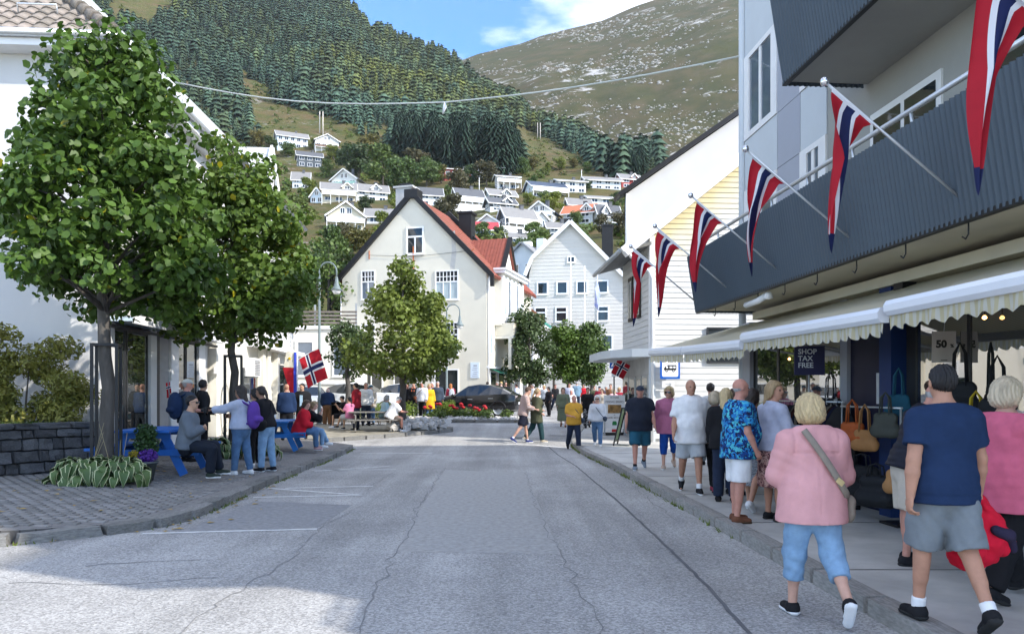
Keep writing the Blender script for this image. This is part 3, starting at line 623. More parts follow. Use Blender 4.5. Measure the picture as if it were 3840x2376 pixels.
 if deck:
  dz = fh if nf > 1 else 0.2 * hw; k = MB().box(x0 - 0.3, x1 + 0.3, y0 - 1.9, y0 - 0.07, dz - 0.16, dz)
  for i in range(5): xx = x0 - 0.2 + (w + 0.4) * i / 4; k.box(xx - 0.07, xx + 0.07, y0 - 1.85, y0 - 1.7, -2.5, dz - 0.16)
  dk = k.build('balcony', trim, root)
  MB().box(x0 - 0.3, x1 + 0.3, y0 - 1.92, y0 - 1.86, dz + 0.1, dz + 0.95).build('railing', trim if deck is True else hm(deck, HC[deck]), dk)
 if terrace: MB().box(x0 - 2.5, x1 + 3, y0 - 3.2, y0 - 2.9, -1.6, 0.75).box(x1 + 2.7, x1 + 3, y0 - 2.9, y1, -1.6, 0.6).build('terrace_wall', trim, root)
 if dormer:
  dw = w * 0.3; zb = hw - 0.1; top = hw + (hr - hw) * 0.86
  xo = dormer if isinstance(dormer, float) else 0.0; xo *= w
  q = MB(); gable_prism(q, xo - dw / 2, xo + dw / 2, y0 - 0.05, d * 0.5, zb, hw + (hr - hw) * 0.35, top); do = q.build('dormer', mw, root)
  q = MB(); slp = (top - hw - (hr - hw) * 0.35) / (dw / 2); ze = hw + (hr - hw) * 0.35
  slab(q, (xo - dw / 2 - 0.35, ze - 0.35 * slp), (xo, top), y0 - 0.5, d * 0.5, 0.2); slab(q, (xo + dw / 2 + 0.35, ze - 0.35 * slp), (xo, top), y0 - 0.5, d * 0.5, 0.2); q.build('dormer_roof', mr, do)
  q = MB()
  for sg in (-1, 1): q.bar((xo + sg * (dw / 2 + 0.35), y0 - 0.55, ze - 0.35 * slp + 0.1), (xo, y0 - 0.55, top + 0.1), 0.08, 0.3)
  q.build('dormer_trim', trim, do); hwin(root, xo, zb + 0.35, min(1.2, dw * 0.4), min(1.2, (top - zb) * 0.4), y0 - 0.05)
 return root
HH = [
(1035, 1160, 488, 556, 'pale blue long house with a grey roof, highest on the hill', 'paleblue', 'rgrey', 25, 'x', 0.5, 0.6, dict(floors=2)),
(1172, 1282, 503, 562, 'white chalet with a black roof and flower balcony under the poles', 'white', 'slate', 22, 'y', 0.9, 0.62, dict(deck='brown', floors=2)),
(1112, 1212, 562, 628, 'dark blue-grey house with low roof below the chalet', 'dark', 'slate', 20, 'x', 0.6, 0.62, dict(floors=2)),
(1232, 1348, 633, 700, 'white house with teal gable balcony', 'white', 'rgrey', -14, 'y', 0.7, 0.45, dict(deck='teal', floors=2)),
(1205, 1337, 678, 756, 'beige house with a cross gable and long balcony', 'beige', 'rgrey', 14, 'x', 0.55, 0.55, dict(deck='cream', dormer=0.25)),
(1332, 1460, 684, 752, 'white house with grey roof and one dormer beside the beige house', 'white', 'rgrey', 18, 'x', 0.55, 0.5, dict(dormer=0.12)),
(1160, 1215, 703, 762, 'small pale blue gabled house beside the tree crown', 'paleblue', 'brown', -8, 'y', 1.0, 0.5, dict(floors=2, chim=False)),
(1222, 1372, 755, 862, 'large cream villa with gambrel gable and veranda', 'cream', 'rgrey', 12, 'y', 0.8, 0.55, dict(deck=True, floors=3)),
(1372, 1485, 775, 838, 'low white house with wide grey roof behind the cream gable', 'white', 'rgrey', 6, 'x', 0.6, 0.45, dict(floors=1)),
(1662, 1792, 624, 670, 'red bungalow with flat brown roof below the spruces', 'red', 'brown', 12, 'x', 0.5, 0.72, dict(floors=1, nwin=5)),
(1792, 1892, 618, 664, 'white flat-roofed house beside the red bungalow', 'white', 'slate', 14, 'x', 0.5, 0.78, dict(floors=2)),
(1860, 1952, 652, 708, 'long white two-storey house with dark low roof', 'white', 'slate', 14, 'x', 0.5, 0.78, dict(floors=2, deck=True)),
(1705, 1822, 700, 784, 'white gabled house with a dormer above a long white terrace', 'white', 'slate', 20, 'x', 0.7, 0.55, dict(dormer=0.0, terrace=True, deck=True)),
(1828, 1945, 702, 762, 'grey-green house with dormer right of the terrace house', 'greengrey', 'rgrey', 20, 'x', 0.65, 0.5, dict(dormer=0.12)),
(1828, 1945, 735, 790, 'dark green gabled house with white trim and dormer', 'dark', 'slate', 20, 'x', 0.65, 0.5, dict(dormer=0.15, lower='white')),
(1885, 2022, 773, 872, 'navy gabled house with grey roof and cream balcony', 'dark', 'rgrey', 24, 'x', 0.6, 0.55, dict(deck='beige', lower='grey', terrace=True)),
(1958, 2086, 755, 830, 'white house with navy roof and front gable', 'white', 'navy', -18, 'y', 0.8, 0.5, dict(deck=True, floors=3)),
(1775, 1882, 803, 868, 'white house with purple roof beside the black chimney', 'white', 'purple', -16, 'y', 0.9, 0.55, dict(deck=True, chim=False)),
(1776, 1868, 828, 884, 'low white annexe under a bright red roof', 'white', 'redroof', 10, 'x', 0.5, 0.5, dict(floors=1, chim=False)),
(1982, 2136, 673, 742, 'pale blue house with long navy roof and white balcony', 'paleblue', 'navy', 18, 'x', 0.6, 0.58, dict(deck=True)),
(2086, 2206, 664, 722, 'pale grey low-roofed house between the navy roof and the long white house', 'white', 'rgrey', 12, 'x', 0.7, 0.7, dict(floors=2)),
(2190, 2335, 656, 708, 'long white house with pale grey roof near the red house', 'palegrey', 'rgrey', 10, 'x', 0.45, 0.6, dict(floors=2)),
(2322, 2412, 646, 704, 'red house with white windows and grey dormer roof', 'red', 'rgrey', 16, 'x', 0.7, 0.55, dict(dormer=0.15, floors=2)),
(2128, 2225, 738, 786, 'grey cottage with broad grey roof under the long houses', 'palegrey', 'rgrey', 14, 'x', 0.6, 0.4, dict(floors=1)),
(2200, 2302, 728, 782, 'white box house under the long white house', 'white', 'rgrey', 12, 'x', 0.6, 0.7, dict(floors=2, chim=False)),
(2098, 2236, 758, 838, 'pale grey house with an orange tiled roof', 'palegrey', 'orange', -20, 'x', 0.8, 0.5, dict(dormer=0.3, floors=2)),
(2238, 2336, 762, 848, 'grey-roofed white house right of the orange roof', 'white', 'slate', 16, 'x', 0.7, 0.45, dict(dormer=-0.2, floors=2)),
(1568, 1662, 698, 772, 'white house with dark hipped roof behind the cream ridge', 'white', 'slate', 14, 'x', 0.6, 0.55, dict(floors=2, chim=False)),
(1578, 1612, 584, 612, 'tiny white cabin under the forest', 'white', 'rgrey', 0, 'y', 1.0, 0.6, dict(floors=1, chim=False)),
(2000, 2060, 790, 850, 'small white shed house behind the navy roof', 'white', 'rgrey', 10, 'y', 1.0, 0.55, dict(floors=2, chim=False)),
(2052, 2150, 828, 885, 'grey stone-walled villa above the grey gable', 'greengrey', 'rgrey', 8, 'x', 0.6, 0.55, dict(floors=2)),
(1900, 1985, 868, 905, 'grey-roofed cottage at the bottom of the hill', 'greengrey', 'rgrey', 10, 'x', 0.6, 0.45, dict(floors=1)),
(2035, 2110, 915, 985, 'blue-grey gabled house at the foot of the hill', 'palegrey', 'brown', 10, 'y', 1.0, 0.5, dict(floors=2)),
(1095, 1160, 640, 705, 'grey house half behind the tree crown', 'palegrey', 'rgrey', 8, 'x', 0.6, 0.5, dict(floors=2)),
]
for h in HH: hill_house(h[0], h[1], h[2], h[3], h[4], h[5], h[6], yaw=h[7], gable=h[8], dep=h[9], eave=h[10], **h[11])
def hpole(u, vt, vb, r, label, m, cat='pole', name='pole'):
 p = hill_at(u, vb); H = (vb - vt) * p.y / F
 e = empty(name, p, 0, label, cat); MB().tube([(0, 0, -1), (0, 0, H)], [r, r * 0.7], 8).build('shaft', m, e); MB().lathe([(0.001, H + 0.3), (r * 1.1, H + 0.15), (r * 0.8, H)], n=8).build('finial', m, e)
M_POLE = mat('weathered_pole', (0.55, 0.50, 0.44), rough=0.8, var=0.1)
hpole(1199, 420, 500, 0.32, 'left pole of the pair on the brown slope above the chalet', M_POLE, 'utility pole', 'utility_pole'); hpole(1211, 420, 505, 0.32, 'right pole of the pair on the brown slope above the chalet', M_POLE, 'utility pole', 'utility_pole')
hpole(2016, 462, 520, 0.3, 'left pole of the pair on the rocky knoll', M_POLE, 'utility pole', 'utility_pole'); hpole(2026, 462, 522, 0.3, 'right pole of the pair on the rocky knoll', M_POLE, 'utility pole', 'utility_pole')
for (u, vt, vb, lab) in ((1751, 583, 640, 'white flagpole beside the red bungalow'), (1797, 670, 715, 'flagpole above the white terrace house'), (2181, 640, 680, 'flagpole beside the long white house'), (1494, 750, 800, 'flagpole left of the cream gable'), (1895, 815, 880, 'flagpole below the dark gabled house')): hpole(u, vt, vb, 0.14, lab, M_TRIM, 'flagpole', 'flagpole')
HOUSE_BOX = [h[:4] for h in HH]
undergrowth()
# ---- town buildings
A4 = math.atan(0.07)
def ybar(u, k, side=1):                          # depth where photo column u meets the line X = k - 0.07 Y
 return k / ((u - U0) / F + 0.07)
def cream_house():
 e = empty('cream_gable_house', (-1.57, 48, 0.75), R(-16), 'cream rendered house with steep gable and red tiled roof, in the middle of the street', 'house')
 W = 9.96; ze, za = 8.6, 13.6; L = 11.0
 b = MB(); gable_prism(b, -W, 0, 0, L, -1.0, ze, za); b.build('wall', M_CREAM, e)
 sl = (za - ze) / (W / 2)
 r = MB(); slab(r, (-W - 0.35, ze - 0.35 * sl), (-W / 2, za + 0.02), -0.05, L, 0.16); slab(r, (0.35, ze - 0.35 * sl), (-W / 2, za + 0.02), -0.05, L, 0.12); ro = r.build('roof', M_REDROOF, e)
 v = MB()
 for sg in (-1, 1):
  x_e = -W / 2 + sg * (W / 2 + 0.4); v.bar((x_e, -0.13, ze - 0.4 * sl + 0.12), (-W / 2, -0.13, za + 0.2), 0.24, 0.3)
  v.bar((x_e, -0.13, ze - 0.4 * sl + 0.15), (x_e, -0.13, ze - 0.95), 0.22, 0.22)
 v.box(-W / 2 - 0.45, -W / 2 + 0.45, -0.3, 0.6, za - 0.15, za + 0.42); v.build('verge_flashing', M_BLACK, ro)
 d = Vector((-W / 2 - 0.35, 0, za - ze + 0.35 * sl)); Ld = d.length; dn = d.normalized(); up = Vector((dn.z, 0, -dn.x));
 if up.z < 0: up = -up
 t = MB()
 for k in range(4):
  pass
 prof = [(-0.19, 0.0), (-0.12, 0.05), (-0.03, 0.065), (0.06, 0.045), (0.13, 0.012), (0.195, 0.0)]
 tv = [];
 for s_, lift in ((0.0, 0.03), (0.46, 0.0)):
  for (q, h) in prof: tv.append((q, s_, h + lift))
 n = len(prof); tv += [(q, 0.0, -0.02) for q, h in prof]
 tf = [(i, i + 1, n + i + 1, n + i) for i in range(n - 1)] + [(2 * n + i, 2 * n + i + 1, i + 1, i) for i in range(n - 1)]
 tm = MB().add(tv, tf).mesh('tile', M_REDTILE)
 M0 = Matrix(((0, dn.x, up.x), (1, dn.y, up.y), (0, dn.z, up.z))); M0 = Matrix((Vector((0, 1, 0)), dn, up)).transposed()
 eul = M0.to_euler(); start = Vector((0.35, 0, ze - 0.35 * sl)) + up * 0.13; rows = int(Ld / 0.43);
 for i in range(rows):
  for j in range(15):
   inst('tile', tm, ro, start + dn * (0.43 * i) + Vector((0, 0.15 + 0.37 * j + 0.19, 0)), eul)
 q = MB()                                        # beyond the fire wall: the rest of the tiles as one ribbed sheet
 for j in range(14):
  y = 6.15 + 0.34 * j; q.tube([start + Vector((0, y, 0)), start + dn * Ld + Vector((0, y, 0))], 0.09, 6)
 oo = q.build('far_tiles', M_REDTILE, ro); oo['kind'] = 'stuff'
 fw = MB(); fw.bar(start + Vector((0, 5.9, 0.1)) , start + dn * Ld + Vector((0, 5.9, 0.1)), 0.35, 0.55); fw.build('fire_wall_cap', M_BLACK, ro)
 ch = MB().box(-3.75, -2.85, 5.3, 6.2, 11.0, 13.6).box(-3.85, -2.75, 5.2, 6.3, 13.6, 13.75); ch.build('chimney', M_BLACK, ro)
 MB().box(-6.6, -5.5, 1.0, 2.0, 12.3, 14.5).box(-6.75, -5.35, 0.9, 2.1, 14.5, 14.62).build('chimney', M_CONC, ro)
 MB().box(-6.4, -5.7, 1.2, 1.8, 14.62, 14.85).build('chimney_hood', M_BLACK, ro)
 window(e, -4.79 - 0.5, 10.0, 1.0, 1.55, cols=2, transom=0.66, frame=0.11)
 window(e, -8.08 - 0.42, 7.2, 0.85, 1.75, cols=2, transom=0.62, tcols=4, trows=2, frame=0.08, lower_m=M_GLASSB)
 window(e, -2.62 - 0.72, 7.0, 1.42, 1.72, cols=3, transom=0.62, tcols=6, trows=2, frame=0.08, lower_m=M_CURT)
 window(e, -2.62 - 0.72, 3.55, 1.42, 1.9, cols=3, transom=0.62, tcols=6, trows=2, frame=0.08)
 window(e, -8.08 - 0.42, 3.55, 0.85, 1.9, cols=2, transom=0.62, tcols=4, trows=2, frame=0.08)
 for x in (-8.6, -6.2, -3.4): window(e, x, 0.9, 1.5, 1.6, cols=2, frame=0.08)
 st = MB(); st.add([(-2.35, -0.004, 11.2), (-2.1, -0.004, 11.25), (-2.0, -0.004, 9.8), (-2.15, -0.004, 8.6), (-2.45, -0.004, 8.7), (-2.3, -0.004, 10.0)], [(0, 5, 4, 3, 2, 1)]); st.build('plaster_patch', mat('grey_plaster', (0.52, 0.50, 0.45), rough=0.95, var=0.1, scale=3), e)
 rb = mat('rust', (0.45, 0.14, 0.05), rough=0.9); MB().bar((-8.0, -0.03, 9.75), (-8.0, -0.03, 10.3), 0.05).bar((-4.9, -0.05, 8.9), (-4.9, -0.05, 10.4), 0.06).bar((-1.0, -0.05, 9.9), (-0.8, -0.05, 10.05), 0.05).build('iron_stay', rb, e)
 MB().tube([(-8.0, -0.06, 10.0), (-4.9, -0.07, 9.75), (-0.9, -0.06, 9.95)], 0.012, 5).build('wire', M_DKMET, e)
 sg = MB().box(-1.05, -0.48, -0.05, -0.005, 2.0, 2.98).build('wall_plate', mat('pale_blue_sign', (0.60, 0.68, 0.75), rough=0.4, var=0.03), e)
 for i in range(6): MB().box(-0.95 + 0.05 * (i % 3), -0.58 - 0.04 * (i % 2), -0.056, -0.051, 2.1 + 0.125 * i, 2.135 + 0.125 * i + (0.06 if i == 5 else 0)).build('sign_line', M_PALE2, sg)
 MB().tube([(0.08, 0.1, -0.3), (0.08, 0.1, 8.0), (0.2, 0.0, 8.3)], 0.06, 8).build('downpipe', M_TRIM, e); MB().tube([(-W - 0.05, -0.05, -0.3), (-W - 0.05, -0.05, 7.6)], 0.05, 6).build('downpipe', M_TRIM, e)
 sd = MB(); sd.box(0.003, 0.5, 1.6, 6.6, 5.4, 8.9).build('upper_bay', M_CREAM2, e)
 pil = MB()
 for i in range(6): y = 1.75 + 4.7 * i / 5; pil.box(0.5, 0.6, y - 0.14, y + 0.14, 5.5, 8.6)
 pil.build('pilaster', M_TRIM, e)
 for i in range(5): y = 1.75 + 4.7 * (i + 0.5) / 5; MB().box(0.502, 0.53, y - 0.26, y + 0.26, 6.2, 8.4).build('window', M_GLASSB if i % 2 else M_CURT, e)
 MB().box(0.05, 0.95, 1.2, 7.0, 8.9, 9.02).box(0.05, 0.8, 1.3, 6.9, 8.7, 8.9).build('cornice', M_TRIM, e)
 q = MB(); q.extrude([(2.5, 9.03), (5.5, 9.03), (4.0, 11.1)], 'x', -2.2, 0.15); dm = q.build('dormer', M_CREAM2, e)
 q = MB(); [q.bar((0.2 - 0.22 * i, sg_ * 1.8 + 4.0, 8.95), (0.2 - 0.22 * i, 4.0, 11.4), 0.2, 0.06 + 0.05 * (i % 2)) for i in range(12) for sg_ in (-1, 1)]; q.build('dormer_roof', M_REDTILE, dm)
 q = MB(); q.bar((0.36, 2.2, 8.98), (0.36, 4.0, 11.45), 0.3, 0.12).bar((0.36, 5.8, 8.98), (0.36, 4.0, 11.45), 0.12, 0.12); q.build('dormer_verge', M_BLACK, dm)
 bl = MB().box(0.0, 1.25, 1.7, 6.4, 4.55, 4.72).build('balcony', M_CREAM2, e)
 MB().box(1.15, 1.25, 1.7, 6.4, 4.73, 5.55).box(0.02, 1.15, 1.7, 1.8, 4.73, 5.55).box(0.02, 1.15, 6.3, 6.4, 4.73, 5.55).build('parapet', M_CREAM, bl)
 rl = MB()
 for z in (5.7, 5.9): rl.tube([(0.05, 1.75, z), (1.2, 1.75, z), (1.2, 6.35, z)], 0.02, 5)
 for i in range(6): rl.tube([(1.2, 1.75 + 0.92 * i, 5.5), (1.2, 1.75 + 0.92 * i, 5.92)], 0.015, 5)
 rl.build('railing', M_STEEL, bl)
 arc = [(1.7, 4.55)] + [(1.7, 2.6)] + [(2.0, 2.6)] + [(4.05 - 1.9 * math.cos(a), 2.6 + 1.7 * math.sin(a)) for a in [math.pi * i / 12 for i in range(1, 12)]] + [(6.1, 2.6), (6.4, 2.6), (6.4, 4.55)]
 q = MB(); q.add([(1.1, y, z) for y, z in arc] + [(0.9, y, z) for y, z in arc], [tuple(range(len(arc)))] + [tuple(reversed(range(len(arc), 2 * len(arc))))] + [(i, i + 1, len(arc) + i + 1, len(arc) + i) for i in range(len(arc) - 1)]); q.build('arch', M_CREAM2, e)
 for (y0, y1, z0, z1) in ((0.55, 1.05, 5.4, 8.2), (0.5, 1.0, 1.9 + 1.6, 6.0 - 0.6)):
  wo = MB().box(0.004, 0.06, y0, y1, z0, z1).build('window', M_TRIM, e); MB().box(0.05, 0.075, y0 + 0.09, y1 - 0.09, z0 + 0.09, z1 - 0.09).build('pane', M_CURT, wo)
 MB().box(0.004, 0.16, 0.0, 11.0, 2.62, 2.75).build('string_course', M_TRIM, e)
 for i, (y0, y1) in enumerate(((0.6, 1.8), (2.3, 3.6), (4.2, 5.6), (6.2, 7.6), (8.2, 9.6))):
  wo = MB().box(0.004, 0.05, y0, y1, 0.1, 2.5).build('shop_window', M_TRIM, e); MB().box(0.045, 0.07, y0 + 0.1, y1 - 0.1, 0.3, 2.35).build('pane', M_GLASS, wo)
  aw = MB().add([(0.05, y0 - 0.1, 2.6), (0.05, y1 + 0.1, 2.6), (0.8, y1 + 0.1, 2.3), (0.8, y0 - 0.1, 2.3)], [(0, 1, 2, 3), (3, 2, 1, 0)]).build('green_awning', mat('green_canvas', (0.02, 0.20, 0.13), rough=0.8), e)
 return e
cream_house()
def row_house(x, y, z, rz, w, d, ze, zr, mw, mr, label, nw=3, fl=2):
 e = empty('row_house', (x, y, z), rz, label, 'house', 'houses along the far street')
 b = MB(); b.extrude([(0, -1), (-d, -1), (-d, ze), (-d / 2, zr), (0, ze)], 'y', 0, w); b.build('wall', mw, e)
 r = MB(); sl = (zr - ze) / (d / 2); slab(r, (0.4, ze - 0.4 * sl), (-d / 2, zr), -0.2, w + 0.2, 0.2); slab(r, (-d - 0.4, ze - 0.4 * sl), (-d / 2, zr), -0.2, w + 0.2, 0.2); r.build('roof', mr, e)
 MB().box(0.003, 0.35, -0.1, w + 0.1, ze - 0.5, ze - 0.25).build('cornice', M_TRIM, e)
 for f in range(fl):
  for i in range(nw):
   yc = w * (i + 0.5) / nw; z0 = 0.9 + 3.0 * f; wo = MB().box(0.003, 0.06, yc - 0.55, yc + 0.55, z0, z0 + 1.7).build('window', M_TRIM, e); MB().box(0.05, 0.08, yc - 0.43, yc + 0.43, z0 + 0.12, z0 + 1.58).build('pane', M_GLASS, wo)
 return e
M_GREENR = mat('green_metal_roof', (0.05, 0.30, 0.24), rough=0.5, var=0.12); M_ORANGER = mat('orange_tile_roof', (0.19, 0.08, 0.042), rough=0.8, var=0.25)
row_house(1.35, 58.8, 1.1, R(-10), 4.3, 9, 7.0, 10.4, M_WHITE, M_ORANGER, 'white row house with orange roof behind the cream house')
row_house(2.13, 63.2, 1.25, R(-10), 5.0, 8, 6.6, 9.4, M_WHITE, M_GREENR, 'white row house with green metal roof edge')
def grey_house():
 e = empty('grey_gable_house', (1.59, 72, 1.1), R(-10), 'pale grey clapboard house with four square windows across its gable', 'house'); e.scale = (1.143,) * 3
 k = 1.016; poly = [(0, -1), (8.1 * k, -1), (8.1 * k, 9.4), (3.35 * k, 14.4), (0.33, 11.6), (0, 10.3)]
 b = MB(); b.extrude([(x, z) for x, z in poly], 'y', 0.02, 14); b.build('wall', M_CLAPG, e)
 clapwall(e, [(0, -0.9), (8.1 * k, -0.9), (8.1 * k, 9.4), (3.35 * k, 14.4), (0.33, 11.6), (0, 10.3)], 0.29, M_CLAPG)
 r = MB();
 def sl(p, q, t): slab(r, p, q, -0.35, 14, t)
 sl((8.1 * k + 0.5, 9.4 - 0.53), (3.35 * k, 14.42), 0.14); sl((0.30, 11.6), (3.35 * k, 14.42), 0.14); sl((-0.3, 10.2), (0.30, 11.62), 0.14)
 ro = r.build('roof', M_SLATE, e)
 t = MB(); t.bar((8.1 * k + 0.5, -0.4, 8.85), (3.35 * k, -0.4, 14.45), 0.1, 0.3).bar((0.3, -0.4, 11.62), (3.35 * k, -0.4, 14.45), 0.1, 0.3).bar((-0.3, -0.4, 10.2), (0.3, -0.4, 11.62), 0.1, 0.3); t.build('bargeboard', M_TRIM, ro)
 for (x, y, z0, z1) in ((6.2, 3.0, 11.0, 14.6), (7.4, 6.5, 10.0, 13.2)): MB().box(x - 0.45, x + 0.45, y - 0.45, y + 0.45, z0, z1).box(x - 0.52, x + 0.52, y - 0.52, y + 0.52, z1, z1 + 0.12).build('chimney', M_BLACK, ro)
 MB().box(2.6, 3.2, 2.4, 3.0, 13.2, 15.3).build('chimney', M_BLACK, ro)
 for x in (0.75, 2.35, 3.95, 5.6): window(e, x, 8.75, 0.72, 0.85, loc_y=-0.036, cols=1, frame=0.11)
 for x in (0.55, 2.25, 5.6): window(e, x, 6.5, 0.78, 1.05, loc_y=-0.036, cols=1, transom=0.66, frame=0.10)
 for x in (2.25, 5.9): window(e, x, 4.2, 0.78, 1.05, loc_y=-0.036, cols=1, frame=0.10)
 window(e, 3.2, 11.25, 0.48, 0.36, loc_y=-0.036, cols=1, frame=0.09)
 return e
grey_house()
def roofpeek(u, v, Y, w, d, h, hr, rz, mw, mr, label):
 p = P(u, v, Y); e = empty('town_house', (p.x, p.y, 0.5), rz, label, 'house', 'town houses behind the street')
 z = p.z; b = MB(); gable_prism(b, -w / 2, w / 2, 0, d, 0, z - hr, z); b.build('wall', mw, e); r = MB(); sl = hr / (w / 2)
 slab(r, (-w / 2 - 0.4, z - hr - 0.4 * sl), (0, z), -0.4, d, 0.18); slab(r, (w / 2 + 0.4, z - hr - 0.4 * sl), (0, z), -0.4, d, 0.18); r.build('roof', mr, e)
 for sx in (-0.8, 0.8): window(e, sx - 0.4, z - hr - 0.6, 0.8, 1.1, cols=2)
 MB().box(w * 0.12, w * 0.12 + 0.8, 2.0, 2.8, z - 1.0, z + 0.8).build('chimney', M_TRIM, e)
roofpeek(1958, 932, 78, 6, 8, 3, 2.6, R(-25), M_PALE, M_SLATE, 'pale blue house with slate roof and white chimney between the gables')
roofpeek(1905, 940, 84, 9, 8, 3, 2.2, R(-20), M_WHITE, M_SLATE, 'white house with grey roof left of the pale blue one')
def white_house():
 e = empty('white_clapboard_house', (4.45, 24.8, 0.2), A4, 'white clapboard house with tall smooth gable end beside the shop', 'house')
 D = 4.1; sl = 0.81
 b = MB(); b.extrude([(0.0, -0.4), (12, -0.4), (12, 6.7), (6, 11.56), (0.0, 6.7)], 'y', 0.03, D); b.build('wall', M_CLAP, e)
 clapwall(e, [(0.12, 2.75), (12, 2.75), (12, 6.7), (6, 11.5), (0.12, 6.76)], 0.17, M_CLAP, mfun=lambda z: M_CLAPY)
 clapwall(e, [(0.12, 0.1), (12, 0.1), (12, 2.7), (0.12, 2.7)], 0.19, M_CLAP)
 clapwall(e, [(-D + 0.02, 3.0), (-0.12, 3.0), (-0.12, 6.6), (-D + 0.02, 6.6)], 0.19, M_CLAP, rz=R(-90))       # street side, faces local -X
 MB().box(-0.045, 0.12, -0.045, 0.12, 0.0, 6.6).build('corner_board', M_TRIM, e)
 MB().box(0.12, 12, -0.06, 0.0, 2.68, 2.78).build('belt_course', M_TRIM, e)
 up = MB(); up.extrude([(-0.75, 6.12), (6.0, 11.6), (6.0, 12.72), (-0.75, 7.95)], 'y', -0.10, 0.28); up.build('upper_gable', M_WALLW, e)
 tr_ = MB(); tr_.bar((-0.95, -0.26, 6.0), (6.0, -0.26, 11.63), 0.28, 0.34); tr_.bar((-0.9, -0.45, 5.94), (6.0, -0.45, 11.53), 0.12, 0.16); tr_.build('bargeboard', M_TRIM, e)
 rf = MB(); slab(rf, (-1.05, 7.78), (6.0, 12.74), -0.3, 0.55, 0.13); rf.build('roof', M_BLACK, e)
 ev = MB(); ev.add([(-0.95, -0.1, 6.02), (0.0, -0.1, 6.3), (0.0, D + 0.4, 6.3), (-0.95, D + 0.4, 6.02), (-0.95, -0.1, 6.12), (0.0, -0.1, 6.4), (0.0, D + 0.4, 6.4), (-0.95, D + 0.4, 6.12)], [(0, 1, 2, 3), (7, 6, 5, 4), (0, 3, 7, 4), (1, 0, 4, 5), (3, 2, 6, 7)]); ev.build('eaves', mat('weathered_eaves', (0.20, 0.20, 0.19), rough=0.9, var=0.2), e)
 g = MB(); g.tube([(-1.02, -0.2, 6.08), (-1.02, D + 0.5, 6.02)], 0.075, 8); go = g.build('gutter', M_GALV, e)
 MB().tube([(-0.80, -0.12, 7.9), (-0.80, -0.12, 6.2), (-0.7, -0.2, 5.9), (-0.08, -0.1, 5.45), (0.03, -0.1, 5.2), (0.03, -0.1, 0.0)], 0.055, 8).build('downpipe', M_TRIM, e)
 MB().tube([(-0.82, -0.10, 7.95), (-0.82, -0.06, 6.2)], 0.05, 8).build('downpipe', M_BLACK, e)
 MB().box(5.35, 6.1, -0.55, -0.11, 9.35, 10.75).build('chimney', M_DKMET, e); MB().lathe([(0.0, 0.2), (0.25, 0.17), (0.38, 0)], (5.72, -0.33, 10.75), 12).build('chimney_cowl', M_DKMET, e)
 MB().box(5.0, 5.34, -0.16, -0.101, 10.1, 10.35).build('vent', M_TRIM, e)
 for (x, z) in ((2.95, 9.4), (4.2, 9.7), (4.9, 10.2)): MB().box(x, x + 0.16, -0.115, -0.101, z, z + 0.22).build('patch', M_CONC, e)
 for (y0, y1) in ((1.15, 1.62), (2.3, 2.95)):
  f = MB().box(-0.09, -0.036, y0, y1, 4.1, 5.65).build('window', mat('brown_frame', (0.045, 0.035, 0.028), rough=0.7), e)
  MB().box(-0.10, -0.091, y0 + 0.07, (y0 + y1) / 2 - 0.03, 4.2, 5.5).build('pane', M_GLASS, f); MB().box(-0.10, -0.091, (y0 + y1) / 2 + 0.03, y1 - 0.07, 4.2, 5.5).build('pane', M_GLASS, f)
 cp = [(0.1, -0.25), (0.1, D + 0.6), (-0.9, D + 0.6), (-1.25, D + 0.2), (-1.3, 1.8), (-1.15, 0.9), (-0.6, 0.05)]
 MB().prism(cp, 2.72, 2.98).build('canopy', M_PALE, e)
 MB().box(-0.06, -0.003, 0.0, D, 2.15, 2.72).build('fascia', M_CONC, e)
 for i, (y0, y1) in enumerate(((0.15, 0.95), (1.05, 1.75), (1.95, 2.9), (3.0, 3.95))):
  f = MB().box(-0.06, -0.004, y0, y1, -0.1, 2.14).build('shop_window', M_GALV, e); MB().box(-0.075, -0.061, y0 + 0.07, y1 - 0.07, 0.1, 2.05).build('pane', M_GLASSM, f)
 MB().box(-0.08, 0.13, -0.09, -0.05, -0.3, 2.66).build('pilaster', M_PALE, e)
 window(e, 1.85, 2.62 - 0.05, 1.2, 1.05, loc_y=-0.065, cols=1, frame=0.05, mf=M_DKMET, sill=False)
 return e
white_house()
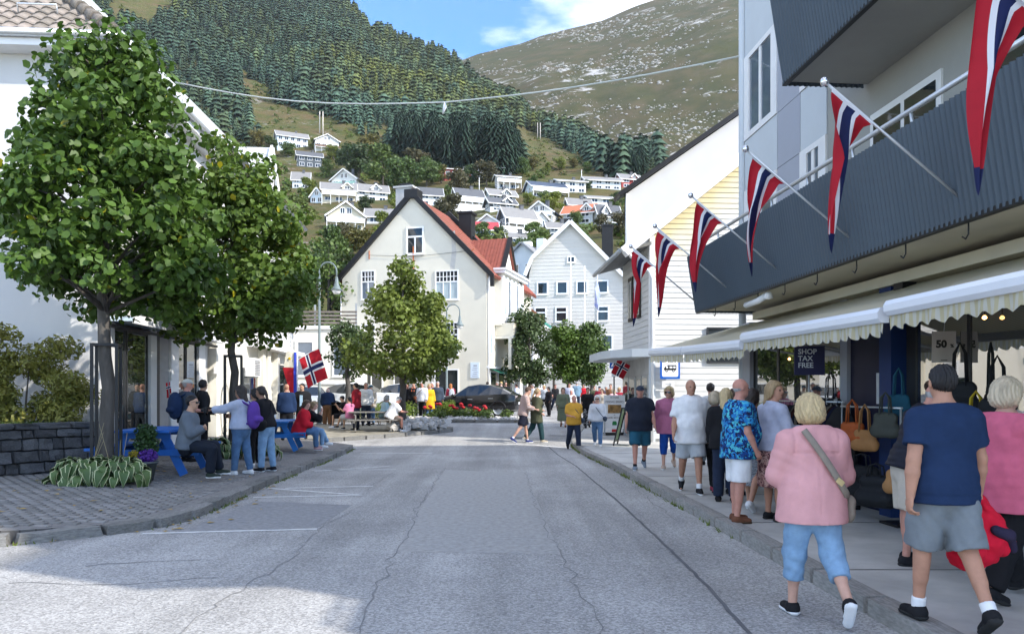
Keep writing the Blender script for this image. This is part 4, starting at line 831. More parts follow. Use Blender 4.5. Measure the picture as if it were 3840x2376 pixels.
def shop_building():
 e = empty('shop_building', (5.569, 3.3, 0.12), A4, 'grey and pale blue shop building with corrugated balconies on the right', 'building')
 D = 12.43; HB = 12.4
 b = MB(); b.box(0.05, 11, -0.6, D, 3.2, HB).build('wall', M_PALE, e)
 MB().box(0.9, 11, -0.6, D, 0.0, 3.2).build('shop_wall', M_CONC, e)
 for (y0, y1, m) in ((D - 1.6, D - 0.02, M_PALE), (D - 2.55, D - 1.62, M_PALE2), (D - 3.5, D - 2.57, M_PALE)):
  for (z0, z1) in ((3.25, 4.05), (5.7, 6.7), (8.4, 9.6)): MB().box(0.02, 0.048, y0, y1, z0, z1).build('panel', m, e)
  for (z0, z1) in ((4.06, 5.69), (6.71, 8.39)):
   if m is M_PALE2: MB().box(0.02, 0.048, y0, y1, z0, z1).build('panel', m, e)
   else:
    f = MB().box(-0.0, 0.048, y0, y1, z0, z0 + 0.12).box(0, 0.048, y0, y0 + 0.25, z0 + 0.12, z1).box(0, 0.048, y1 - 0.25, y1, z0 + 0.12, z1).box(0, 0.048, y0 + 0.25, y1 - 0.25, z1 - 0.1, z1).box(0.01, 0.048, (y0 + y1) / 2 - 0.05, (y0 + y1) / 2 + 0.05, z0 + 0.12, z1 - 0.1).build('window', M_TRIM, e)
    MB().box(0.03, 0.046, y0 + 0.25, y1 - 0.25, z0 + 0.12, z1 - 0.1).build('pane', M_GLASSB, f)
 MB().box(0.03, 0.049, -0.6, D - 3.52, 3.25, 9.6).build('panel', M_SOFF, e)
 for y0 in (1.0, 3.6, 6.0):
  f = MB().box(0.0, 0.03, y0, y0 + 1.6, 3.4, 5.5).build('balcony_door', M_TRIM, e); MB().box(-0.012, -0.001, y0 + 0.1, y0 + 0.75, 3.6, 5.4).build('pane', M_GLASS, f); MB().box(-0.012, -0.001, y0 + 0.85, y0 + 1.5, 3.6, 5.4).build('pane', M_GLASS, f)
 MB().tube([(0.0, D + 0.06, 0), (0.0, D + 0.06, HB)], 0.075, 8).build('downpipe', M_PALE, e)
 def balcony(y0, y1, zb, h, xb, lean, name):
  sl = MB().box(xb + 0.05, 0.045, y0, y1 - 0.02, zb, zb + 0.16).build(name, M_SOFFY if zb < 4 else M_SOFF, e)
  def sheet(p0, p1, outn, n):
   vs_ = []; fs = []
   p0, p1 = Vector(p0), Vector(p1); L = (p1 - p0).length; d = (p1 - p0).normalized(); steps = int(L / 0.019)
   for i in range(steps + 1):
    s = L * i / steps; w = 0.016 * math.sin(2 * math.pi * s / 0.076)
    base = p0 + d * s + outn * w
    vs_.append(base); vs_.append(base + Vector((0, 0, h)) + outn * lean)
   for i in range(steps): fs.append((2 * i, 2 * i + 2, 2 * i + 3, 2 * i + 1))
   return MB().add(vs_, fs, 0, True)
  par = sheet((xb, y0, zb - 0.04), (xb, y1, zb - 0.04), Vector((-1, 0, 0)), 0).build('parapet', M_CORR, sl)
  sheet((xb + 0.02, y1 + 0.02, zb - 0.04), (0.0, y1 + 0.02, zb - 0.04), Vector((0, 1, 0)), 0).build('parapet', M_CORR, sl)
  MB().add([(xb + 0.06, y0, zb), (xb + 0.06, y1, zb), (xb + 0.06 - lean, y1, zb + h - 0.05), (xb + 0.06 - lean, y0, zb + h - 0.05)], [(0, 1, 2, 3)]).build('parapet_back', M_SOFF, sl)
  MB().box(xb - 0.005, xb + 0.06, y0, y1, zb - 0.055, zb - 0.001).build('edge_strip', M_BLACK, sl)
  xr = xb - lean + 0.10; q = MB(); q.tube([(xr, y0, zb + h + 0.14), (xr, y1 - 0.1, zb + h + 0.14), (-0.02, y1 - 0.1, zb + h + 0.14)], 0.028, 8)
  yy = y1 - 0.3
  while yy > y0: q.tube([(xr, yy, zb + h + 0.13), (xr + 0.03, yy, zb + h - 0.1)], 0.018, 6); yy -= 1.15
  q.build('handrail', M_STEEL, sl)
  return sl
 lb = balcony(-0.6, D - 0.7, 3.2, 1.08, -1.2, 0.17, 'balcony'); ub = balcony(-0.6, 7.75, 6.0, 1.25, -1.2, 0.2, 'balcony')
 for i in range(11): MB().tube([(-1.1, 0.9 + i, 3.16), (-1.1, 0.9 + i, 3.06), (-1.1, 0.94 + i, 3.02), (-1.1, 0.99 + i, 3.05)], 0.008, 5).build('hook', M_DKMET, lb)
 MB().lathe([(0.0, -0.13), (0.07, -0.11), (0.13, -0.02), (0.11, 0.06), (0.06, 0.1), (0.06, 0.12)], (-0.55, 4.15, 5.86), 14).build('ceiling_lamp', M_SOFFY, ub)
 MB().tube([(-1.2, 5.0, 5.93), (-0.9, 4.6, 5.75), (-0.6, 4.15, 5.78), (-0.3, 2.6, 5.9)], 0.012, 5).build('cable', M_DKMET, ub)
 MB().box(-0.28, -0.02, -0.8, D - 1.2, 2.98, 3.12).build('conduit', M_SOFFY, e)
 MB().tube([(-1.05, 8.6, 3.12), (-1.1, 8.9, 3.05), (-1.1, 9.4, 3.04)], 0.05, 8).lathe([(0.0, 0.0), (0.07, 0.02), (0.05, 0.1)], (-1.1, 8.5, 3.02), 10).build('security_camera', M_TRIM, e)
 MB().box(-0.3, -0.12, 6.3, 6.5, 2.82, 2.98).build('speaker_box', M_BLACK, e)
 ky = lambda u: 5.8 / ((u - U0) / F + 0.07) - 3.3
 def panel(u0, u1, z0, z1, m, name, x0=-0.02, x1=0.06):
  a, c = ky(u1), ky(u0); return MB().box(x0, x1, a, c, z0, z1).build(name, m, e)
 M_BLUEP = mat('navy_panel', (0.004, 0.006, 0.030), rough=0.5, var=0.1); M_BLUE = mat('blue_column', (0.008, 0.03, 0.12), rough=0.5, var=0.1)
 panel(2800, 2828, 0.0, 3.0, M_PALE2, 'column', -0.1, 0.15)
 for (a, c) in ((2832, 2918), (2924, 3028), (3034, 3168), (3440, 3634), (3645, 3850), (3860, 4150), (4160, 5200)):
  g = panel(a, c, 0.45, 2.9, M_GLASSM, 'shop_window');
  y0, y1 = ky(c), ky(a); MB().box(-0.035, 0.03, y0 - 0.03, y0, 0.4, 2.95).box(-0.035, 0.03, y1, y1 + 0.03, 0.4, 2.95).box(-0.03, 0.028, y0, y1, 0.4, 0.449).box(-0.03, 0.028, y0, y1, 2.901, 2.95).build('frame', M_DKMET, g)
  MB().box(0.0, 0.5, y0, y1, 0.0, 0.39).build('plinth', M_CONC, g)
 panel(3172, 3198, 0, 3.0, M_PALE2, 'column', -0.1, 0.2); panel(3200, 3312, 0, 3.0, M_BLUEP, 'navy_panel', -0.05, 0.3); panel(3312, 3352, 0, 3.0, M_CONC, 'doorway', 0.7, 0.9); panel(3354, 3400, 0, 3.0, M_BLUE, 'column', -0.22, 0.1); panel(3402, 3438, 0, 3.0, M_DKMET, 'door_frame', -0.02, 0.3)
 M_AW = mat('striped_awning', (0.66, 0.60, 0.43), rough=0.85, var=0.03, scale=1)
 n, l = M_AW.node_tree.nodes, M_AW.node_tree.links; bs = n['Principled BSDF']
 tc = n.new('ShaderNodeTexCoord'); wv = n.new('ShaderNodeTexWave'); wv.bands_direction = 'Y'; wv.inputs['Scale'].default_value = 3.6; wv.inputs['Distortion'].default_value = 0.0
 l.new(tc.outputs['Object'], wv.inputs['Vector']); rp = n.new('ShaderNodeValToRGB'); rp.color_ramp.interpolation = 'EASE'
 rp.color_ramp.elements[0].position = 0.42; rp.color_ramp.elements[0].color = (0.64, 0.57, 0.36, 1); rp.color_ramp.elements[1].position = 0.58; rp.color_ramp.elements[1].color = (0.69, 0.66, 0.57, 1); l.new(wv.outputs['Fac'], rp.inputs[0]); l.new(rp.outputs[0], bs.inputs['Base Color'])
 trn = n.new('ShaderNodeBsdfTranslucent'); mxs = n.new('ShaderNodeMixShader'); mxs.inputs[0].default_value = 0.35; l.new(rp.outputs[0], trn.inputs['Color']); l.new(bs.outputs[0], mxs.inputs[1]); l.new(trn.outputs[0], mxs.inputs[2]); l.new(mxs.outputs[0], n['Material Output'].inputs['Surface'])
 M_BAR = mat('white_aluminium', (0.72, 0.74, 0.78), rough=0.3, var=0.02, spec=0.5)
 def awning(y0, y1, za, zb, xf, label, xf2=None):
  """y0 nearer end; za/zb bar height at y0/y1 over the pavement"""
  a = empty('awning', (5.569, 3.3, 0.12), A4, label, 'awning', 'striped awnings over the shop')
  x2 = xf2 or xf
  MB().add([(-0.05, y0, 2.98), (-0.05, y1, 2.98), (x2, y1, zb + 0.05), (xf, y0, za + 0.05), (-0.05, y0, 2.97), (-0.05, y1, 2.97), (x2, y1, zb + 0.04), (xf, y0, za + 0.04)], [(0, 1, 2, 3), (7, 6, 5, 4), (0, 3, 7, 4), (1, 5, 6, 2)]).build('canopy', M_AW, a)
  prof = [(-0.05, -0.06), (-0.085, -0.02), (-0.09, 0.04), (-0.06, 0.085), (0.0, 0.1), (0.03, 0.08), (0.03, -0.06)]
  q = MB(); q.add([(xf + px, y0, za + pz) for px, pz in prof] + [(x2 + px, y1, zb + pz) for px, pz in prof], [(i, (i + 1) % 7, 7 + (i + 1) % 7, 7 + i) for i in range(7)] + [tuple(reversed(range(7))), tuple(range(7, 14))]); q.build('front_bar', M_BAR, a)
  vs_ = []; fs = []; L = y1 - y0; steps = int(L / 0.03); st = 0.21
  for i in range(steps + 1):
   t = i / steps; y = y0 + L * t; xx = xf + (x2 - xf) * t + 0.012 * math.sin(y * 17) ; zt = za + (zb - za) * t - 0.055
   drop = 0.115 + 0.03 * (abs(math.sin(math.pi * y / st)) ** 0.7 * 2 - 1)
   vs_ += [(xx - 0.02, y, zt), (xx - 0.02 + 0.015 * math.sin(y * 31), y, zt - drop)]
  for i in range(steps): fs.append((2 * i, 2 * i + 2, 2 * i + 3, 2 * i + 1))
  MB().add(vs_, fs, 0, True).build('valance', M_AW, a)
  arm = MB()
  for yy in (y0 + 0.35, y1 - 0.35): arm.tube([(0.0, yy, 2.7), ((xf) * 0.5, yy + 0.25, (za + 2.7) / 2), (xf + 0.05, yy, za)], 0.022, 6)
  arm.build('folding_arm', M_BAR, a)
 awning(-0.6, 7.58 - 3.3, 2.41, 2.40, -1.61, 'nearest striped awning, its scalloped edge at the right border'); awning(7.68 - 3.3, 11.38 - 3.3, 2.345, 2.395, -1.61, 'long striped awning above the woman in the pink jacket')
 awning(11.45 - 3.3, 14.2 - 3.3, 2.30, 2.37, -1.60, 'narrow striped awning left of the tax free sign', -1.66); awning(14.25 - 3.3, 16.4 - 3.3, 2.37, 2.46, -1.66, 'farthest striped awning pointing at the white house', -1.72)
 return e
SHOP = shop_building()
def back_house(x, y, w, d, h, hr, label):
 e = empty('back_house', (x, y, 0.1), A4, label, 'house'); b = MB(); b.extrude([(0, -0.3), (w, -0.3), (w, h), (w / 2, hr), (0, h)], 'y', 0, d); b.build('wall', M_WHITE, e)
 r = MB(); sl = (hr - h) / (w / 2); slab(r, (-0.4, h - 0.4 * sl), (w / 2, hr), -0.3, d + 0.3, 0.2); slab(r, (w + 0.4, h - 0.4 * sl), (w / 2, hr), -0.3, d + 0.3, 0.2); r.build('roof', M_SLATE, e)
def left_building():
 X0 = -8.64; Y0 = 16.2
 e = empty('white_shop_building', (X0, Y0, 0.3), A4, 'white rendered building with grey pantile roof and glass shopfront on the left', 'building')
 D = 7.8; HE = 8.5
 MB().box(-16, 0, 0, D, 3.05, HE).build('wall', M_WALLW, e); MB().box(-16, -0.25, 0.0, D, -0.5, 3.05).build('lower_wall', M_WALLW, e)
 MB().box(-0.25, 0, 0, 0.72, -0.5, 3.05).build('corner_pier', M_WALLW, e)
 ov = 0.45; x0, x1, y0, y1 = -16.5, ov, -ov, D + ov; zr = 4.0; tv = [(x0, y0, HE + 0.25), (x1, y0, HE + 0.25), (x1, y1, HE + 0.25), (x0, y1, HE + 0.25), (x0, (y0 + y1) / 2, HE + zr), (x1 - (y1 - y0) / 2, (y0 + y1) / 2, HE + zr)]
 rf = MB().add(tv, [(0, 1, 5, 4), (1, 2, 5), (2, 3, 4, 5), (0, 3, 2, 1)]).build('roof', M_PANTILE, e)
 MB().box(x0, x1, y0 - 0.02, 0.02, HE - 0.02, HE + 0.24).box(0.0, x1, 0.02, y1, HE - 0.02, HE + 0.24).build('soffit', M_TRIM, e)
 MB().tube([(x0, y0 - 0.1, HE + 0.2), (x1 + 0.1, y0 - 0.1, HE + 0.2), (x1 + 0.1, y1, HE + 0.2)], 0.085, 8).build('gutter', M_STEEL, e)
 dn = Vector((0, (y1 - y0) / 2, zr - 0.25)).normalized(); up = Vector((0, -dn.z, dn.y)); Mx = Matrix((Vector((1, 0, 0)), dn, up)).transposed()
 prof = [(-0.16, 0.0), (-0.10, 0.045), (-0.03, 0.06), (0.04, 0.04), (0.10, 0.005), (0.165, 0.0)]; tv = []
 for s_, lift in ((-0.02, 0.035), (0.42, 0.0)):
  for (q, h) in prof: tv.append((q, s_, h + lift))
 n = len(prof); tv += [(q, -0.02, -0.01) for q, h in prof]
 tm = MB().add(tv, [(i, i + 1, n + i + 1, n + i) for i in range(n - 1)] + [(2 * n + i, 2 * n + i + 1, i + 1, i) for i in range(n - 1)]).mesh('tile', M_PANTILE)
 st = Vector((0, y0, HE + 0.26)); cnt = 0
 for i in range(11):
  for j in range(40):
   x = x1 - 0.25 - 0.31 * j; s = 0.37 * i
   if x > x1 - (s * dn.y) - 0.15 or x < -5.2: continue
   inst('tile', tm, rf, Vector((x, 0, 0)) + st + dn * s, Mx.to_euler()); cnt += 1
 hp = MB(); a, c = Vector((x1, y0, HE + 0.3)), Vector((x1 - (y1 - y0) / 2, (y0 + y1) / 2, HE + zr + 0.05)); k = 16
 for i in range(k):
  p, q = a.lerp(c, i / k), a.lerp(c, (i + 1.15) / k); hp.tube([p + Vector((0, 0, 0.05)), q + Vector((0, 0, 0.03))], [0.15, 0.12], 8)
 hp.build('hip_tiles', M_PANTILE, rf)
 for xx in (-1.5, -3.6):
  s = 1.05; p = st + dn * s + up * 0.05; MB().tube([(xx - 0.3, p.y, p.z), (xx - 0.3, p.y - 0.05, p.z + 0.18), (xx + 0.5, p.y - 0.05, p.z + 0.18), (xx + 0.5, p.y, p.z)], 0.02, 6).build('snow_guard', M_STEEL, rf)
 ky = lambda u: 7.51 / (-(u - U0) / F - 0.07) - Y0
 def seg(u0, u1, z0, z1, m, name, x0=-0.2, x1=-0.05): return MB().box(x0, x1, ky(u0), ky(u1), z0, z1).build(name, m, e)
 M_GREYW = mat('warm_grey_wall', (0.36, 0.35, 0.34), rough=0.85, var=0.06)
 for (a, c, k) in ((418, 476, 0), (480, 560, 1), (672, 700, 0), (703, 742, 1)):
  g = seg(a, c, 0.35, 2.85, M_GLASSM, 'shop_window'); MB().box(-0.07, -0.03, ky(a), ky(a) + 0.05, 0.3, 2.9).box(-0.07, -0.03, ky(c) - 0.05, ky(c), 0.3, 2.9).box(-0.065, -0.035, ky(a) + 0.05, ky(c) - 0.05, 2.82, 2.9).build('frame', M_DKMET, g)
  MB().box(-0.2, -0.02, ky(a), ky(c), -0.4, 0.34).build('plinth', M_CONC, g)
 for (a, c) in ((562, 585), (640, 668), (744, 768)): seg(a, c, -0.4, 3.05, M_TRIM, 'pier', -0.2, 0.02)
 seg(586, 602, -0.4, 3.05, M_DKMET, 'door', -0.2, -0.02); seg(603, 639, -0.4, 3.05, M_GREYW, 'pier', -0.22, -0.04)
 cn = MB().box(0.0, 0.55, 0.3, D - 0.1, 2.98, 3.08).build('canopy', mat('milky_glass', (0.50, 0.60, 0.66), rough=0.15, var=0.05, spec=0.7), e)
 MB().box(0.55, 0.6, 0.3, D - 0.1, 2.93, 3.12).build('canopy_edge', M_TRIM, cn)
 MB().box(-0.03, 0.06, 0.3, D, 2.86, 2.93).build('fascia', M_DKMET, e)
left_building()
def left_row():
 Y0 = 24.06; X0 = -7.51 - 0.07 * Y0
 e = empty('cream_row_building', (X0, Y0, 0.35), A4, 'building with cream ground floor and white clapboard above, behind the second tree', 'building')
 D = 11.4; ZG = 3.1; ZE = 9.4; W = 10.0; ZR = ZE + 5
 MB().box(-W, 0, 0, D, -0.6, ZG).build('lower_wall', M_CREAM2, e)
 b = MB(); gable_prism(b, -W, -0.06, 0.0, D, ZG, ZE, ZR); b.build('upper_wall', M_WHITE, e)
 clapwall(e, [(0.02, ZG + 0.25), (D, ZG + 0.25), (D, ZE), (0.02, ZE)], 0.2, M_CLAP, origin=(-0.06, 0, 0), rz=R(90))
 r = MB(); slab(r, (0.45, ZE - 0.5), (-W / 2, ZR), -0.5, D + 0.4, 0.16); slab(r, (-W - 0.5, ZE - 0.5), (-W / 2, ZR), -0.5, D + 0.4, 0.16); ro = r.build('roof', M_SLATE, e)
 MB().bar((0.5, -0.55, ZE - 0.5), (-W / 2, -0.55, ZR + 0.05), 0.1, 0.4).bar((-W - 0.5, -0.55, ZE - 0.5), (-W / 2, -0.55, ZR + 0.05), 0.1, 0.4).build('bargeboard', M_TRIM, ro)
 MB().box(-0.05, 0.5, 3.4, D, ZG - 0.02, ZG + 0.16).build('cornice', M_TRIM, e)
 ky = lambda u: 7.51 / (-(u - U0) / F - 0.07) - Y0
 for (a, c, z0, z1) in ((905, 960, 0.4, 2.3), (1042, 1080, -0.3, 2.6)):
  f = MB().box(0.003, 0.06, ky(a), ky(c), z0, z1).build('shop_window', M_DKMET, e); k0, k1 = ky(a), ky(c); MB().box(0.061, 0.075, k0 + 0.1, (k0 + k1) / 2 - 0.05, z0 + 0.1, z1 - 0.1).build('pane', M_GLASSM, f); MB().box(0.061, 0.075, (k0 + k1) / 2 + 0.05, k1 - 0.1, z0 + 0.1, z1 - 0.1).build('pane', M_GLASSM, f)
 for u in (970, 990, 1025, 1090): MB().box(0.003, 0.22, ky(u) - 0.18, ky(u) + 0.18, -0.5, ZG - 0.03).build('pilaster', M_CREAM2, e)
 def ac(u, z, x=0.35):
  y = ky(u); a = empty('air_conditioner', (0, 0, 0)); a.location = (X0 + 0.02 * 0 + (-math.sin(A4)) * y + 0.4, Y0 + y * math.cos(A4), z)
  tag(a, None, 'air conditioner', 'air conditioners on the cream building'); a.rotation_euler = (0, 0, A4)
  MB().box(-0.39, -0.02, -0.45, 0.45, 0, 0.65).build('casing', M_TRIM, a); g = MB()
  for i in range(9): g.box(-0.02, 0.0, -0.36, 0.30, 0.06 + 0.06 * i, 0.085 + 0.06 * i)
  g.build('grille', M_GALV, a); MB().bar((-0.39, 0.1, -0.02), (-0.02, 0.1, -0.02), 0.05, 0.04).bar((-0.39, -0.2, -0.02), (-0.02, -0.2, -0.02), 0.05, 0.04).build('bracket', M_GALV, a); return a
 ac(926, 2.35)['label'] = 'air conditioner low on the cream wall beside the tree guard'; ac(1002, 3.75)['label'] = 'slatted air conditioner on the clapboard wall above the cornice'
 MB().box(0.003, 0.1, ky(806) - 0.13, ky(806) + 0.13, 2.0, 2.28).build('meter_box', M_TRIM, e); MB().lathe([(0.0, 0.08), (0.14, 0.08), (0.16, 0.0)], (0, 0, 0), 12).build('wall_lamp', M_BLACK, e, (0.0, ky(958), 3.9), (0, R(90), 0))
 hs = MB()
 for k in range(3): hs.tube([(0.12, 0.6 + 0.28 * math.cos(a) + 0.05 * k, 0.95 + 0.75 * math.sin(a)) for a in [2 * math.pi * i / 20 for i in range(21)]], 0.018, 5)
 hs.build('hose', mat('pale_hose', (0.5, 0.48, 0.42)), e)
 return e
left_row()
def slate_house():
 p = P(1078, 520, 40); e = empty('slate_roof_house', (p.x - 1.6, 38.5, 0.6), R(6), 'white house with scalloped slate roof behind the second tree', 'house')
 z = p.z - 0.6; W = 12; ZE = z - 4.2
 b = MB(); b.extrude([(0, -1), (7, -1), (7, ZE), (3.5, z), (0, ZE)], 'x', -W, 0); b.build('wall', M_WHITE, e)
 r = MB()
 for (ye, yc) in ((-0.5, 3.5), (7.5, 3.5)): r.extrude([(ye, ZE - 0.6), (yc, z), (yc, z + 0.18), (ye, ZE - 0.42)], 'x', -W, 0.5)
 ro = r.build('roof', mat('scalloped_slate', (0.45, 0.45, 0.45), rough=0.8, var=0.25, scale=2), e)
 dn = Vector((0, 4.0, z - ZE + 0.6)).normalized(); up = Vector((0, -dn.z, dn.y)); Mx = Matrix((Vector((1, 0, 0)), dn, up)).transposed()
 disc = [(0.38 * math.cos(a), 0.38 * math.sin(a)) for a in [math.pi + math.pi * i / 6 for i in range(7)]]; pts = disc + [(0.38, 0.5), (-0.38, 0.5)]
 sm = MB().add([(x, y, 0.05 - 0.03 * (y > 0.2)) for x, y in pts] + [(x, y, 0.0) for x, y in pts], [tuple(range(9))] + [(9 + i, 9 + (i + 1) % 9, (i + 1) % 9, i) for i in range(9)]).mesh('slate', mat('slate_piece', (0.48, 0.48, 0.48), rough=0.8, var=0.2, rnd=0.2))
 for i in range(9):
  for j in range(13):
   inst('slate', sm, ro, Vector((0.1 - 0.72 * j - 0.36 * (i % 2), -0.5, ZE - 0.42)) + dn * (0.35 + 0.55 * i) + up * 0.02, Mx.to_euler())
 t = MB()
 for ye in (-0.5, 7.5): t.bar((0.56, ye, ZE - 0.5), (0.56, 3.5, z + 0.1), 0.12, 0.5)
 t.bar((0.56, 1.2, ZE + 1.4), (0.56, 3.5, z - 1.2), 0.1, 0.12).bar((0.56, 3.5, z - 0.3), (0.56, 3.5, ZE + 0.6), 0.1, 0.12); t.build('bargeboard', M_TRIM, ro)
slate_house()
def flat_house():
 e = empty('cream_flat_house', (-13.4, 46.5, 0.75), 0, 'cream flat-roofed annexe with a wooden terrace railing beside the lamp', 'building')
 MB().box(-4, 4.0, 0, 7, -0.8, 4.9).build('wall', M_CREAM2, e); MB().box(-4.15, 4.15, -0.15, 7, 4.9, 5.1).build('roof_edge', M_TRIM, e)
 window(e, 0.45, 2.15, 0.95, 1.95, cols=1, frame=0.1, mg=M_GLASSB); window(e, 2.7, 2.15, 0.95, 1.95, cols=1, frame=0.1, mg=M_GLASSB)
 MB().box(-4, 4, -0.1, -0.01, 1.6, 1.72).build('belt_course', M_TRIM, e)
 for i in range(4): MB().box(-1.0, 4.0, 0.3, 0.36, 5.25 + 0.22 * i, 5.37 + 0.22 * i).build('rail_board', mat('grey_wood', (0.16, 0.14, 0.12), rough=0.9, var=0.2), e)
 for x in (-1.0, 1.4, 3.9): MB().box(x, x + 0.1, 0.37, 0.47, 5.1, 6.5).build('post', M_GALV, e)
flat_house()
# ---- pavements, kerbs, markings
KL_Y = [6.5, 7.6, 8.7, 9.75, 10.4, 14.8, 23.7, 24.3, 24.9]; KL_X = [-14, -9, -5.8, -4.66, -4.45, -4.69, -4.97, -5.4, -7.5]
M_PAVE = mat('grey_paving', (0.155, 0.150, 0.140), rough=0.9, var=0.22, scale=3, bump=0.3)
def brick_nodes(m, c1, c2, mortar, scale, bw=0.5, rh=0.25, msize=0.02):
 n, l = m.node_tree.nodes, m.node_tree.links; b = n['Principled BSDF']; tc = n.new('ShaderNodeTexCoord'); bt = n.new('ShaderNodeTexBrick'); bt.inputs['Scale'].default_value = scale; bt.inputs['Color1'].default_value = (*c1, 1); bt.inputs['Color2'].default_value = (*c2, 1); bt.inputs['Mortar'].default_value = (*mortar, 1)
 bt.inputs['Brick Width'].default_value = bw; bt.inputs['Row Height'].default_value = rh; bt.inputs['Mortar Size'].default_value = msize
 l.new(tc.outputs['Object'], bt.inputs['Vector']); l.new(bt.outputs['Color'], b.inputs['Base Color'])
M_PAVEB = mat('paving_far', (0.15, 0.145, 0.135), rough=0.9, bump=0.3); brick_nodes(M_PAVEB, (0.23, 0.22, 0.205), (0.19, 0.18, 0.17), (0.12, 0.115, 0.105), 1.0, 0.22, 0.11, 0.006)
def strip_pave(name, ys, kx, xl, m, zf, side=1, cols=(-12, -9.5, -8, -6.5, -5.0)):
 vs_ = []; fs = []; nc = len(cols) + 2
 for y in ys:
  k = kx(y); xs = [xl] + [min(max(c, xl), k) if side > 0 else c for c in cols] + [k]
  for x in xs: vs_.append((x, y, zf(x, y)))
 for i in range(len(ys) - 1):
  for j in range(nc - 1): fs.append((i * nc + j, i * nc + j + 1, (i + 1) * nc + j + 1, (i + 1) * nc + j))
 b = MB().add(vs_, fs)
 for i in range(len(ys) - 1):                 # skirt at the kerb
  a, c = vs_[i * nc + nc - 1], vs_[(i + 1) * nc + nc - 1]; b.add([a, c, (c[0], c[1], c[2] - 0.3), (a[0], a[1], a[2] - 0.3)], [(0, 1, 2, 3), (3, 2, 1, 0)])
 return tag(b.build(name, m), kind='structure')
kl = lambda y: float(np.interp(y, KL_Y, KL_X))
PAVE_L = strip_pave('pavement', [6.5 + 0.3 * i for i in range(62)], lambda y: kl(y) - 0.10, -32, M_PAVEB, lambda x, y: sw(x, y) - 0.012)
def pavers():
 cells = []; y = 7.2
 r = 0
 while y < 17.5:
  k = math.floor((kl(y) - 0.24) / 0.22) * 0.22; x = k - (0.11 if r % 2 else 0)
  while x > k - 5.2:
   u = U0 + F * x / y
   if u > -60: cells.append((x - 0.105, y))
   x -= 0.22
  y += 0.112; r += 1
 cells.sort(key=lambda c: c[1])
 bx_ = MB().box(-0.103, 0.103, -0.052, 0.052, -0.03, 0.0); bx_.v = [tuple(p) for p in bx_.v]
 top = MB().add([(-0.104, -0.0525, -0.03), (0.104, -0.0525, -0.03), (0.104, 0.0525, -0.03), (-0.104, 0.0525, -0.03), (-0.097, -0.046, 0), (0.097, -0.046, 0), (0.097, 0.046, 0), (-0.097, 0.046, 0)], [(4, 5, 6, 7), (0, 1, 5, 4), (1, 2, 6, 5), (2, 3, 7, 6), (3, 0, 4, 7)])
 mp = mat('paver', (0.22, 0.21, 0.195), rough=0.88, var=0.25, scale=9, rnd=0.22, bump=0.3); me = top.mesh('paver', mp); ms = mat('paver_mass', (0.215, 0.205, 0.19), rough=0.88, var=0.3, scale=6, bump=0.3)
 for i, (x, y) in enumerate(cells[:300]): inst('paver', me, PAVE_L, (x, y, sw(x, y) + random.uniform(-0.002, 0.003)), (random.uniform(-0.01, 0.01), random.uniform(-0.01, 0.01), random.uniform(-0.02, 0.02)))
 rest = cells[300:]; T = np.array(top.v); Fq = np.array(top.f); C = np.array([(x, y, sw(x, y) + random.uniform(-0.002, 0.003)) for x, y in rest])
 V = (T[None] + C[:, None]).reshape(-1, 3); Q = (Fq[None] + 8 * np.arange(len(C))[:, None, None]).reshape(-1, 4)
 m2 = mesh_np('pavers', V, Q); m2.materials.append(ms); o = link(bpy.data.objects.new('pavers', m2), PAVE_L); o['kind'] = 'stuff'
pavers()
M_KERB = mat('granite_kerb', (0.20, 0.195, 0.18), rough=0.95, var=0.35, scale=6, rnd=0.2, bump=0.7, bscale=20)
M_KERBC = mat('concrete_kerb', (0.27, 0.26, 0.24), rough=0.95, var=0.3, scale=5, rnd=0.12, bump=0.5, bscale=24)
def stone_mesh(seed, jit=0.10, nx=3, ny=2, nz=2):
 r = random.Random(seed); b = MB(); V = {};
 def P_(i, j, k):
  if (i, j, k) not in V:
   x, y, z = i / nx * 2 - 1, j / ny * 2 - 1, k / nz * 2 - 1; edge = (abs(x) > 0.99) + (abs(y) > 0.99) + (abs(z) > 0.99); sh = 1 - 0.035 * max(0, edge - 1)
   V[(i, j, k)] = len(b.v); b.v.append((x * sh + r.uniform(-jit, jit) * 0.4, y * sh + r.uniform(-jit, jit), z * sh + r.uniform(-jit, jit)))
  return V[(i, j, k)]
 def face(f): b.f.append(f); b.mi.append(0); b.sm.append(False)
 for i in range(nx):
  for j in range(ny): face([P_(i, j, 0), P_(i, j + 1, 0), P_(i + 1, j + 1, 0), P_(i + 1, j, 0)]); face([P_(i, j, nz), P_(i + 1, j, nz), P_(i + 1, j + 1, nz), P_(i, j + 1, nz)])
  for k in range(nz): face([P_(i, 0, k), P_(i + 1, 0, k), P_(i + 1, 0, k + 1), P_(i, 0, k + 1)]); face([P_(i, ny, k), P_(i, ny, k + 1), P_(i + 1, ny, k + 1), P_(i + 1, ny, k)])
 for j in range(ny):
  for k in range(nz): face([P_(0, j, k), P_(0, j, k + 1), P_(0, j + 1, k + 1), P_(0, j + 1, k)]); face([P_(nx, j, k), P_(nx, j + 1, k), P_(nx, j + 1, k + 1), P_(nx, j, k + 1)])
 return b
